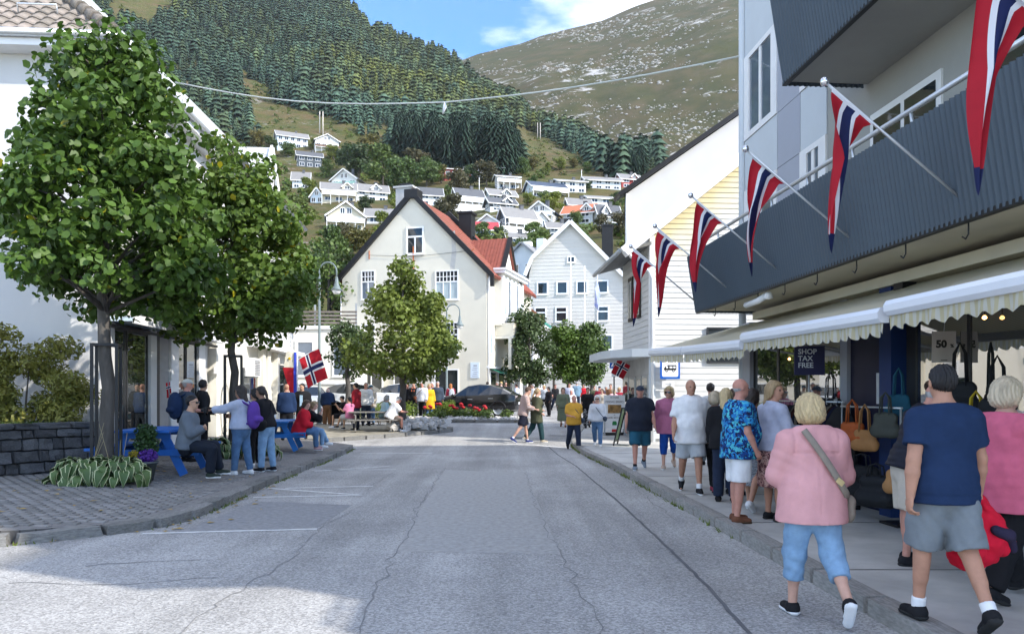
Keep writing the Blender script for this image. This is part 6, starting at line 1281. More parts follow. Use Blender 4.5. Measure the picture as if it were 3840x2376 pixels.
M_BARKG = mat('grey_lime_bark', (0.085, 0.076, 0.066), rough=0.95, var=0.4, scale=7, bump=0.8, bscale=22, stretch=(1, 1, 0.3))
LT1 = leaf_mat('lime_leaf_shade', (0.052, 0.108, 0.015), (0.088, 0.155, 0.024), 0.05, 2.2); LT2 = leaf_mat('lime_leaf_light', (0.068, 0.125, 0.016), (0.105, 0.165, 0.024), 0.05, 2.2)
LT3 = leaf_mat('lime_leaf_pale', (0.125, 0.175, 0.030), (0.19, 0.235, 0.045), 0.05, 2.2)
T1 = (-7.0, 13.35); T2 = (-6.85, 19.0)
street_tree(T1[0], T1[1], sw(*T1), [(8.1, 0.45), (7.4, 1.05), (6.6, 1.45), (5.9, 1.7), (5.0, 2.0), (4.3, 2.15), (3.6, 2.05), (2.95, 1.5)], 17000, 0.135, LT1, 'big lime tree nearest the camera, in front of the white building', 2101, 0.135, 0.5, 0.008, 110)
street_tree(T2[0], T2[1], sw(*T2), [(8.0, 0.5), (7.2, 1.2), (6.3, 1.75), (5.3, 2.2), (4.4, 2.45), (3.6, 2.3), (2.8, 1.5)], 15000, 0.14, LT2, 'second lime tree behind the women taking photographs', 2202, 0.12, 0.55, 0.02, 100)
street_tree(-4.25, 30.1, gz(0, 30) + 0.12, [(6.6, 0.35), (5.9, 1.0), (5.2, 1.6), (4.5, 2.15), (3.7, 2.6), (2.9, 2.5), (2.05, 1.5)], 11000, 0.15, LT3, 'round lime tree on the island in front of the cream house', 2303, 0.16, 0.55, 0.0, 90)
far_lab = (('dark lime tree on the square, left of the far three', 'dark'), ('yellow-green lime tree, middle of the far three', 'bright'), ('green lime tree, right of the far three', 'green'))
for (u, v0, v1, hw, Y, sd, (lab, kd)) in ((1985, 1135, 1435, 105, 50, 31, far_lab[0]), (2128, 1195, 1425, 70, 51, 32, far_lab[1]), (2216, 1185, 1425, 68, 51, 33, far_lab[2])):
 s = F / Y; g = gz(0, Y); zt = CZ + (V0 - v0) / s - g; zb_ = CZ + (V0 - v1) / s - g; r_ = hw / s * 1.12
 street_tree((u - U0) / s, Y, g, [(zt, r_ * 0.25), (zt - (zt - zb_) * 0.25, r_ * 0.75), (zt - (zt - zb_) * 0.6, r_), (zb_ + 0.3, r_ * 0.8), (zb_, r_ * 0.4)], 6500, 0.17, LM[kd] if kd != 'bright' else LT2, lab, sd, 0.13, 0.6, 0, 60)
street_tree(-8.7, 41.0, gz(0, 41), [(4.9, 0.5), (4.4, 1.2), (3.5, 1.5), (2.7, 1.2), (2.1, 0.5)], 2600, 0.17, LM['dark'], 'dark tree in front of the cream annexe behind the parked cars', 41, 0.16, 0.55, 0, 30, name='broadleaf_tree', group='trees behind the island')
street_tree(-12.3, 52.0, gz(0, 52), [(11.5, 0.8), (10, 2.4), (8, 3.0), (6, 2.6), (5, 1.2)], 4500, 0.22, LM['green'], 'tall green tree between the annexe and the cream gable', 42, 0.22, 0.9, 0, 40, name='broadleaf_tree', group='trees behind the island')
street_tree(-16.5, 54.0, gz(0, 54), [(13, 0.8), (11, 2.6), (8.5, 3.4), (6, 2.8), (5, 1.2)], 4500, 0.24, LM['olive'], 'olive tree behind the terrace railing', 43, 0.25, 0.9, 0, 40, name='broadleaf_tree', group='trees behind the island')
street_tree(3.2, 58.5, gz(0, 58), [(6.0, 0.5), (5.2, 1.3), (4, 1.6), (3, 1.2)], 1600, 0.2, LM['green'], 'small tree in front of the green-roofed row house', 44, 0.12, 0.6, 0, 24, name='broadleaf_tree', group='trees behind the island')
tree_guard(T1[0], T1[1], sw(*T1), 'black steel guard round the nearest tree trunk'); tree_guard(T2[0], T2[1], sw(*T2), 'black steel guard round the second tree trunk', 2.45)
def shrub(x, y, z, blobs, n, size, m, label, seed, name='juniper_shrub', cat='shrub', slim=0.45):
 V, Q, t, c = leaf_cloud(seed, n, blobs, size, up=0.5, shell=0.4, wf=slim)
 me = mesh_np('foliage', V, Q); me.materials.append(m); vcol(me, np.stack([t, t, t], -1)); e = empty(name, (x, y, z), 0, label, cat); inst('foliage', me, e)
 q = MB()
 for (cx, cy_, cz, r_, _, _) in blobs[::2]: q.tube([(cx * 0.2, cy_ * 0.2, -0.2), (cx * 0.6, cy_ * 0.6, cz * 0.5), (cx, cy_, cz)], [0.025, 0.018, 0.006], 5)
 q.build('stems', M_BARK, e); return e
M_JUN = leaf_mat('juniper_leaf', (0.17, 0.185, 0.035), (0.29, 0.27, 0.06), 0.05, 3.0)
rb = random.Random(5); bl = [(rb.uniform(-1.5, 0.9), rb.uniform(-0.45, 0.5), rb.uniform(0.15, 1.15), rb.uniform(0.25, 0.5), rb.uniform(0.25, 0.45), rb.uniform(0.15, 0.3)) for i in range(30)] + [(0.75, 0, 0.2, 0.45, 0.4, 0.25), (-0.4, 0, 1.3, 0.4, 0.3, 0.22), (-1.2, 0, 1.25, 0.45, 0.3, 0.25)]
bl = [(a, b, c * 1.3, d, e_, f * 1.2) for a, b, c, d, e_, f in bl]; shrub(-9.35, 14.75, 1.12, bl, 18000, 0.10, M_JUN, 'yellow-green feathery shrub growing above the stone wall', 61)
def grass_patch(x, y, z, w, d, n, h, label, rz=0):
 r = np.random.default_rng(int(abs(x * 100))); X = r.uniform(-w, w, n); Y = r.uniform(-d, d, n); a = r.uniform(0, 6.28, n); hh = h * r.uniform(0.4, 1.2, n); dx, dy = 0.006 * np.cos(a), 0.006 * np.sin(a); lx, ly = r.normal(0, h * 0.4, n), r.normal(0, h * 0.4, n); Z = np.zeros(n)
 V = np.stack([np.stack([X - dx, Y - dy, Z], -1), np.stack([X + dx, Y + dy, Z], -1), np.stack([X + lx, Y + ly, hh], -1)], 1).reshape(-1, 3)
 me = mesh_np('grass', V, np.arange(3 * n).reshape(-1, 3)); me.materials.append(mat('grass_blade', (0.07, 0.13, 0.025), rough=0.8, var=0.35, scale=4)); o = link(bpy.data.objects.new('grass', me)); o.location = (x, y, z); o.rotation_euler = (0, 0, rz); tag(o, label, 'grass', kind='stuff')
grass_patch(-9.3, 13.5, 1.08, 2.0, 0.45, 2600, 0.14, 'green grass along the top of the stone wall', math.atan2(-6.55, -4.45)); grass_patch(T1[0] - 0.35, T1[1] - 0.45, sw(*T1), 0.75, 0.22, 900, 0.07, 'short grass round the nearest tree pit')
def hosta(x, y, z, n, R_, label, seed):
 r = random.Random(seed); e = empty('hosta_plant', (x, y, z), 0, label, 'plant'); mg, mw = mat('hosta_green', (0.058, 0.100, 0.028), rough=0.5, var=0.2, scale=6, rnd=0.18), mat('hosta_rim', (0.42, 0.44, 0.24), rough=0.5, var=0.1)
 pr = [(0.0, 0.012), (0.25, 0.06), (0.5, 0.078), (0.75, 0.055), (0.92, 0.02), (1.0, 0.002)]; L = 0.24; vs_ = []; fs = [];
 b = MB()
 for (t, w) in pr:
  zz = 0.10 * math.sin(t * 2.3) - 0.20 * t * t
  for (k, f) in ((-1, 1.0), (-0.84, 0.84), (0, 0.0), (0.84, 0.84), (1, 1.0)): vs_.append((k * w, t * L, zz + abs(k) * w * 0.45))
 for i in range(len(pr) - 1):
  for j in range(4): b_ = i * 5 + j; fs.append(((b_, b_ + 1, b_ + 6, b_ + 5), 1 if j in (0, 3) else 0))
 for f, m in fs: pass
 b.v = vs_; b.f = [list(f) for f, m in fs]; b.mi = [m for f, m in fs]; b.sm = [True] * len(fs); me = b.mesh('leaf', [mg, mw])
 for i in range(n):
  ring = i / n; a = i * 2.39996 + r.uniform(-.3, .3); q = R_ * (0.15 + 0.78 * ring ** 0.7); h = 0.30 * (1 - ring ** 1.6) + 0.05; s = r.uniform(0.8, 1.25)
  inst('leaf', me, e, (q * math.cos(a) * 0.9, q * math.sin(a) * 0.75, h + r.uniform(0, .05)), (R(-12 - 38 * ring) + r.uniform(-.2, .2), r.uniform(-.25, .25), a - math.pi / 2 + r.uniform(-.3, .3)), (s, s, s))
 MB().lathe([(0.05, 0), (R_ * 0.55, 0.02), (R_ * 0.4, 0.16), (0.02, 0.24)], n=10).build('stalks', mg, e)
 for k in range(3): a = r.uniform(0, 6.28); MB().tube([(0.1 * math.cos(a), 0.1 * math.sin(a), 0.2), (0.3 * math.cos(a), 0.3 * math.sin(a), 0.7 + 0.15 * k)], [0.006, 0.003], 5).build('flower_stem', mat('dry_stem', (0.30, 0.25, 0.14)), e)
 return e
hosta(T1[0] - 0.12, T1[1] - 0.50, sw(*T1), 95, 0.55, 'white-edged hosta clump at the foot of the nearest tree', 3); hosta(T1[0] + 0.42, T1[1] - 0.42, sw(*T1), 70, 0.5, 'smaller white-edged hosta clump right of the nearest trunk', 4)
hosta(T2[0] - 0.25, T2[1] - 0.6, sw(*T2), 60, 0.6, 'hosta clump left of the women taking photographs', 5); hosta(T2[0] + 0.75, T2[1] - 0.5, sw(*T2), 50, 0.55, 'hosta clump behind the woman in blue jeans', 6)
def planter(x, y, z):
 e = empty('flower_pot', (x, y, z), 0, 'grey pot with purple and yellow flowers beside the blue table', 'flower pot'); MB().lathe([(0.0, 0.0), (0.15, 0.0), (0.21, 0.30), (0.235, 0.30), (0.235, 0.34), (0.2, 0.34), (0.18, 0.27), (0, 0.27)], n=20).build('pot', mat('grey_plastic_pot', (0.10, 0.115, 0.115), rough=0.7), e)
 inst('purple_flowers', crown_mesh('purple_flowers', 71, 900, [(0.10, -0.05, 0.44, 0.17, 0.16, 0.12)], 0.03, leaf_mat('purple_petal', (0.11, 0.035, 0.30), (0.17, 0.06, 0.42), 0.05)), e)
 inst('yellow_flowers', crown_mesh('yellow_flowers', 72, 500, [(-0.14, -0.06, 0.44, 0.12, 0.12, 0.1)], 0.03, leaf_mat('yellow_petal', (0.42, 0.30, 0.02), (0.20, 0.20, 0.03), 0.05)), e)
 inst('juniper_spray', crown_mesh('juniper_spray', 73, 1500, [(0, 0.1, 0.6, 0.22, 0.18, 0.26), (-0.02, 0.12, 0.85, 0.2, 0.15, 0.16)], 0.05, leaf_mat('juniper_dark', (0.03, 0.07, 0.02), (0.05, 0.10, 0.03), 0.05)), e)
planter(-6.45, 13.55, sw(-6.45, 13.55))
for (x, y, z, rx, rz_, sd, lab) in ((-7.0, 34.3, 0.4, 0.85, 0.5, 81, 'bright green clipped bush behind the pram'), (-5.9, 34.6, 0.4, 0.6, 0.42, 85, 'bright green bush between the two table groups'), (-4.9, 34.8, 0.4, 0.75, 0.48, 82, 'bright green bush left of the middle trunk'), (-3.1, 36.9, 0.5, 0.5, 0.5, 83, 'bright green bush beside the group of six')):
 shrub(x, y, gz(x, y) + 0.1, [(0, 0, 0.45, rx, rx * 0.7, 0.35), (rx * 0.3, 0.1, 0.7, rx * 0.6, rx * 0.5, 0.25), (-rx * 0.35, -0.1, 0.65, rx * 0.55, rx * 0.5, 0.25)], 1600, 0.07, leaf_mat('bush_leaf', (0.13, 0.20, 0.022), (0.20, 0.27, 0.03), 0.05), lab, sd, 'clipped_bush', 'bush')
def roses():
 e = empty('rose_bed', (-2.1, 36.6, gz(0, 36.6) + 0.12), 0, 'red rose bushes in front of the black car', 'roses'); bl = [(rb.uniform(-2.0, 2.0), rb.uniform(-0.4, 0.4), rb.uniform(0.15, 0.38), 0.35, 0.3, 0.22) for _ in range(18)]
 inst('foliage', crown_mesh('foliage', 91, 2600, bl, 0.09, LM['green']), e); fm = MB().lathe([(0.0, -0.06), (0.07, -0.03), (0.085, 0.02), (0.06, 0.05), (0.0, 0.06)], n=8).mesh('rose', mat('rose_red', (0.40, 0.012, 0.02), rough=0.6, var=0.3, scale=20))
 for i in range(22): inst('rose', fm, e, (rb.uniform(-2.1, 0.9), rb.uniform(-0.5, 0.2), rb.uniform(0.42, 0.72)), (rb.uniform(-.5, .5), 0, 0), (1.1,) * 3)
roses()
# ---- flags
M_FR, M_FW, M_FB = mat('flag_red', (0.42, 0.012, 0.025), rough=0.75, var=0.08), mat('flag_white', (0.72, 0.72, 0.74), rough=0.75, var=0.04), mat('flag_navy', (0.010, 0.016, 0.075), rough=0.75, var=0.1)
for m_ in (M_FR, M_FW, M_FB):
 n, l = m_.node_tree.nodes, m_.node_tree.links; tr_ = n.new('ShaderNodeBsdfTranslucent'); ms_ = n.new('ShaderNodeMixShader'); ms_.inputs[0].default_value = 0.25
 l.new(n['Principled BSDF'].inputs['Base Color'].links[0].from_socket, tr_.inputs['Color']); l.new(n['Principled BSDF'].outputs[0], ms_.inputs[1]); l.new(tr_.outputs[0], ms_.inputs[2]); l.new(ms_.outputs[0], n['Material Output'].inputs['Surface'])
STR = [(0.0, 0.32, 0), (0.32, 0.40, 1), (0.40, 0.60, 2), (0.60, 0.68, 1), (0.68, 1.0, 0)]
def pennant(base, knob, label, seed, fold=0.5):
 base, knob = Vector(base), Vector(knob); e = empty('pennant_flag', base, 0, label, 'flag', 'pennants on the shop balcony'); d = (base - knob).normalized(); kb = knob - base
 MB().tube([(0, 0, 0), kb], 0.013, 8).build('pole', M_STEEL, e); MB().lathe([(0.0, -0.045), (0.03, -0.03), (0.042, 0.0), (0.03, 0.03), (0.0, 0.045)], tuple(kb), 12).build('knob', mat('chrome', (0.7, 0.7, 0.72), rough=0.12, metal=0.9, var=0.02), e); MB().bar(Vector((0, 0, 0)), (0.12, 0, -0.10), 0.05, 0.05).build('bracket', M_CORR, e)
 r = random.Random(seed); A = kb + d * 0.10; B = kb + d * 0.60; L = 1.18; ns, nt = 20, 36; b = MB(); vs_ = []
 side = Vector((-d.z, 0, d.x)).normalized()
 if side.z > 0: side = -side                      # perpendicular to the pole, downwards
 ph = r.uniform(0, 6); tw = (0.35, 1.25, -0.7, 0.5, -1.1, 1.5)[seed - 1]; L *= r.uniform(0.88, 1.08); sway = r.uniform(-0.08, 0.08)
 for j in range(nt + 1):
  t = j / nt; wdt = (1 - t) ** 0.92 if t < 0.72 else (1 - 0.72) ** 0.92 * (1 - t) / 0.28 * 1.0; c0 = A.lerp(B, 0.5)
  hang = min(1.0, t * 2.6); cl = c0 + side * (0.34 * (1 - math.exp(-3 * t))) + Vector((0, 0, -1)) * (L * max(0, t - 0.12)) + Vector((0.03 * math.sin(5 * t + ph), 0.04 * math.sin(4 * t + ph) + sway * t, 0))
  an = tw * (hang + 0.8 * max(0, t - 0.3)); ax = d.lerp(Vector((math.cos(an), math.sin(an), -0.1)), hang * 0.85).normalized(); nrm = ax.cross(Vector((0, 0, 1))).normalized()
  for i in range(ns + 1):
   s = i / ns - 0.5; w = 0.50 * wdt * s * (1 - 0.42 * hang); f = 0.085 * wdt ** 0.6 * math.sin(s * (7 + seed) + 3.5 * t + ph) * hang
   vs_.append(cl + ax * w + nrm * f)
 fs = []; mi = []
 for j in range(nt):
  for i in range(ns):
   q = j * (ns + 1) + i; fs.append([q, q + 1, q + ns + 2, q + ns + 1]); s = (i + 0.5) / ns; m = [k for (a, c, k) in STR if a <= s <= c][0]
   if j < 1: m = 1
   mi.append(m if j < nt * 0.86 else 2)
 b.v = [tuple(v) for v in vs_]; b.f = fs; b.mi = mi; b.sm = [True] * len(fs); b.build('cloth', [M_FR, M_FW, M_FB], e)
FL = [(5.05, 'nearest pennant at the top right corner', 1), (7.07, 'second pennant, in front of the upper balcony', 2), (9.0, 'third pennant, above the middle of the corrugated balcony', 3), (11.1, 'fourth pennant, in front of the yellow gable boards', 4), (13.1, 'fifth pennant, near the end of the balcony', 5), (14.9, 'last pennant, tangled at the balcony corner', 6)]
for (Y, lab, sd) in FL: x0 = 4.72 - 0.0725 * Y - 0.05; pennant((x0, Y, 3.45), (x0 - 1.30, Y, 4.56), lab, sd, 0.2 + 0.13 * (sd % 3))
def nordic_flag(p, ax, dn, w, h, label, folds=0.08, seed=0, pole=None):
 """hoist along dn from p, fly along ax"""
 e = empty('norwegian_flag', p, 0, label, 'flag'); ax, dn = Vector(ax).normalized(), Vector(dn).normalized(); nrm = ax.cross(dn).normalized(); nu, nv = 22, 16; b = MB()
 ue = [0, 6, 7, 9, 10, 22]; ve = [0, 6, 7, 9, 10, 16]; us = [i / 22 for i in range(23)]; vs2 = [j / 16 for j in range(17)]
 for j, v in enumerate(vs2):
  for i, u in enumerate(us): b.v.append(tuple(ax * (w * u) + dn * (h * v) + nrm * (folds * u * math.sin(5 * u + 3 * v + seed)) + Vector((0, 0, -0.12 * w * u * u))))
 for j in range(16):
  for i in range(22):
   cx = 2 if 7 <= i < 9 else (1 if 6 <= i < 10 else 0); cy_ = 2 if 7 <= j < 9 else (1 if 6 <= j < 10 else 0); m = 2 if 2 in (cx, cy_) else (1 if 1 in (cx, cy_) else 0)
   q = j * 23 + i; b.f.append([q, q + 1, q + 24, q + 23]); b.mi.append(m); b.sm.append(True)
 b.build('cloth', [M_FR, M_FW, M_FB], e)
 if pole: MB().tube(pole, 0.015, 6).build('pole', M_TRIM, e)
 return e
p = P(1122, 1345, 31.5); nordic_flag(p, (0.62, 0.1, 0.42), (0.30, 0, -1), 0.95, 1.25, 'large Norwegian flag hanging by the lamp post', 0.05, 1.0, [(-1.2, 0.2, -0.3), (0, 0, 0), (0.72, 0.1, 0.45)])
def phil_flag():
 p = P(1112, 1320, 31.3); e = empty('draped_flag', p, 0, 'red, blue and white flag with a yellow sun hanging on a white pole', 'flag'); b = MB(); n_ = 14
 MB().tube([(0.03, 0, -4.2 + 0.0), (0.03, 0, 1.3)], 0.03, 8).build('pole', M_TRIM, e)
 def strip_(x0, x1, xb0, xb1, z0, z1, m, name):
  q = MB(); vs_ = []
  for j in range(n_ + 1):
   t = j / n_; a = x0 + (xb0 - x0) * t; c = x1 + (xb1 - x1) * t
   for i in range(5): s = i / 4; vs_.append((a + (c - a) * s, -0.04 - 0.03 * math.sin(4 * s + 3 * t), z0 + (z1 - z0) * t))
  q.add(vs_, [(j * 5 + i, j * 5 + i + 1, j * 5 + i + 6, j * 5 + i + 5) for j in range(n_) for i in range(4)], 0, True); q.build(name, m, e)
 strip_(-0.10, 0.0, -0.10, 0.03, 0.0, -1.9, mat('flag_blue', (0.03, 0.06, 0.42), rough=0.75), 'blue_band'); strip_(-0.55, -0.105, -0.14, -0.105, -0.62, -2.0, M_FR, 'red_band'); strip_(-0.40, -0.105, -0.50, -0.105, 0.02, -0.615, mat('flag_cream', (0.62, 0.60, 0.50)), 'white_field'); MB().lathe([(0, 0.012), (0.055, 0.008), (0.06, 0)], n=12).build('sun_mark', mat('flag_yellow', (0.6, 0.42, 0.02)), e, (-0.26, -0.085, -0.26), (R(90), 0, 0))
phil_flag()
p = P(640, 1430, 18.2); nordic_flag(p, (0.1, -0.05, -0.9), (-0.9, 0, -0.25), 0.32, 0.12, 'small Norwegian hand flag fixed to the white post', 0.02, 2.0, [(0, 0, 0.02), (0.02, 0, -0.6)])
p = P(2318, 1345, 27.5); nordic_flag(p, (-0.35, 0.1, -0.6), (0.9, 0, -0.5), 0.5, 0.5, 'small Norwegian flag hanging under the corner canopy', 0.03, 3.0, [(0, 0, 0), (0.15, 0, 0.35)])
for (u, vt, lab) in ((2140, 962, 'tallest white flagpole before the grey gable'), (2192, 1000, 'middle white flagpole before the grey gable'), (2240, 1035, 'white flagpole with a limp blue and white flag')):
 Y = 57.0; x = (u - U0) / F * Y; H = CZ + (V0 - vt) / F * Y - gz(0, Y); e = empty('flagpole', (x, Y, gz(0, Y)), 0, lab, 'flagpole', 'flagpoles before the grey house'); MB().tube([(0, 0, 0), (0, 0, H)], [0.06, 0.035], 8).build('shaft', M_TRIM, e); MB().lathe([(0, 0.09), (0.07, 0.04), (0.05, 0)], (0, 0, H), 8).build('finial', M_TRIM, e)
 if u == 2240: MB().add([(0.03, -0.03, H - 0.4), (-0.18, -0.08, H - 0.9), (-0.22, -0.02, H - 2.2), (0.1, -0.06, H - 2.6), (0.2, -0.03, H - 1.2)], [(0, 1, 2, 3, 4), (4, 3, 2, 1, 0)]).build('flag_cloth', mat('limp_flag', (0.62, 0.64, 0.70), col2=(0.25, 0.3, 0.6), scale=2.5), e)
# ---- cars
def car(x, y, z, rz, paint, label, suv=0.0, name='parked_car'):
 e = empty(name, (x, y, z), rz, label, 'car', 'parked cars'); mp = mat('paint_' + paint[0], paint[1], rough=0.22, var=0.03, spec=0.5, coat=0.3); mgl = glass_mat('car_glass', (0.015, 0.018, 0.02), 1.6, 0.02); mtr = M_BLACK
 L = 4.6; h = suv
 st = [(0.0, 0.38, 0.55, 0.66, 0.68, 0.55, 0.50), (0.12, 0.26, 0.50, 0.74, 0.78, 0.78, 0.66), (0.5, 0.22, 0.46, 0.86, 0.90, 0.89, 0.74), (1.15, 0.20, 0.44, 0.96 + h * .1, 1.02 + h * .1, 0.92, 0.76), (1.5, 0.20, 0.44, 0.99 + h * .1, 1.12 + h * .1, 0.925, 0.74), (2.1, 0.20, 0.44, 1.0 + h * .1, 1.50 + h * .15, 0.93, 0.62), (2.7, 0.20, 0.44, 1.02 + h * .1, 1.58 + h * .15, 0.93, 0.63), (3.3, 0.20, 0.44, 1.05 + h * .1, 1.54 + h * .2, 0.93, 0.62), (3.9, 0.22, 0.46, 1.09 + h * .1, 1.36 + h * .33, 0.92, 0.62), (4.3, 0.28, 0.50, 1.08 + h * .1, 1.15 + h * .4, 0.88, 0.66), (4.55, 0.36, 0.56, 1.0, 1.04 + h * .2, 0.80, 0.64), (4.6, 0.42, 0.6, 0.9, 0.92, 0.70, 0.58)]
 ring = lambda s: [(-s[5] * 0.86, s[1]), (-s[5], s[2]), (-s[5] * 1.0, (s[2] + s[3]) / 2), (-s[5] * 0.95, s[3]), (-s[6], s[4] - 0.04), (-s[6] * 0.7, s[4]), (s[6] * 0.7, s[4]), (s[6], s[4] - 0.04), (s[5] * 0.95, s[3]), (s[5], (s[2] + s[3]) / 2), (s[5], s[2]), (s[5] * 0.86, s[1])]
 b = MB(); gls = MB(); n = 12; V = []
 for s in st: V += [(s[0] - L / 2, yy, zz) for yy, zz in ring(s)]
 fb = []; fg = []
 for i in range(len(st) - 1):
  for k in range(n):
   k2 = (k + 1) % n; f = (i * n + k, (i + 1) * n + k, (i + 1) * n + k2, i * n + k2)
   gl = (k in (3, 7) and 4 <= i <= 8) or (k in (4, 5, 6) and i in (4,)) or (k in (4, 5, 6) and i in (8,)); (fg if gl else fb).append(f)
 b.add(V, fb + [tuple(range(n)), tuple(reversed(range((len(st) - 1) * n, len(st) * n)))], 0, True); body = b.build('body', mp, e); body.modifiers.new('s', 'EDGE_SPLIT').split_angle = R(40)
 gls.add(V, fg, 0, False).build('window', mgl, e)
 for wx in (-1.42, 1.45):
  for sy in (-1, 1):
   w = empty('wheel', (wx, sy * 0.80, 0.345), 0, parent=e); MB().lathe([(0.25, -0.11), (0.33, -0.105), (0.345, -0.05), (0.345, 0.05), (0.33, 0.105), (0.25, 0.11)], n=22).build('tyre', M_BLACK, w, rot=(R(90), 0, 0)); q = MB().lathe([(0.0, 0.06), (0.06, 0.07), (0.07, 0.04), (0.22, 0.06), (0.25, 0.1)], n=22); q.build('rim', M_GALV, w, rot=(R(90) if sy < 0 else R(-90), 0, 0))
   arc = MB().tube([(wx + 0.40 * math.cos(a), sy * 0.925, 0.345 + 0.40 * math.sin(a)) for a in [math.pi * i / 10 for i in range(11)]], 0.03, 6).build('wheel_arch', mtr, e)
 for sy in (-1, 1):
  MB().box(-2.22, -2.0, sy * 0.62 - 0.14, sy * 0.62 + 0.14, 0.66, 0.78).build('headlight', mat('headlight', (0.6, 0.62, 0.65), rough=0.15, spec=0.8), e)
  for k in range(3): MB().box(2.16, 2.285, sy * (0.42 + 0.13 * k) - 0.04, sy * (0.42 + 0.13 * k) + 0.04, 0.86, 1.0).build('taillight', mat('taillight', (0.55, 0.45, 0.45), rough=0.2, spec=0.7), e)
  MB().lathe([(0, -0.09), (0.07, -0.05), (0.08, 0.02), (0.0, 0.09)], n=8).build('mirror', mp, e, (-0.85, sy * 1.02, 1.02 + h * .1)); MB().box(-0.1, 0.15, sy * 0.937 - 0.008, sy * 0.937 + 0.008, 0.82, 0.85).box(0.95, 1.2, sy * 0.937 - 0.008, sy * 0.937 + 0.008, 0.86, 0.89).build('door_handle', M_GALV, e)
 MB().box(2.22, 2.31, -0.26, 0.26, 0.58, 0.70).build('number_plate', M_SIGNW, e)
 return e
car(-1.95, 41.4, gz(0, 41.4), R(-16), ('black', (0.004, 0.0045, 0.006)), 'black hatchback parked behind the rose bed', 0.0).scale = (1.07, 1.07, 1.07)
car(-9.9, 37.6, gz(0, 37.6), R(115), ('silver', (0.42, 0.45, 0.48)), 'silver-grey car nose-in behind the flags', 0.8); car(-8.1, 43.0, gz(0, 43) + 0.0, R(170), ('white', (0.70, 0.72, 0.73)), 'white car behind the lamp post', 0.9); car(-5.4, 44.5, gz(0, 44.5), R(175), ('white', (0.70, 0.72, 0.73)), 'white car half hidden behind the middle tree', 0.7)
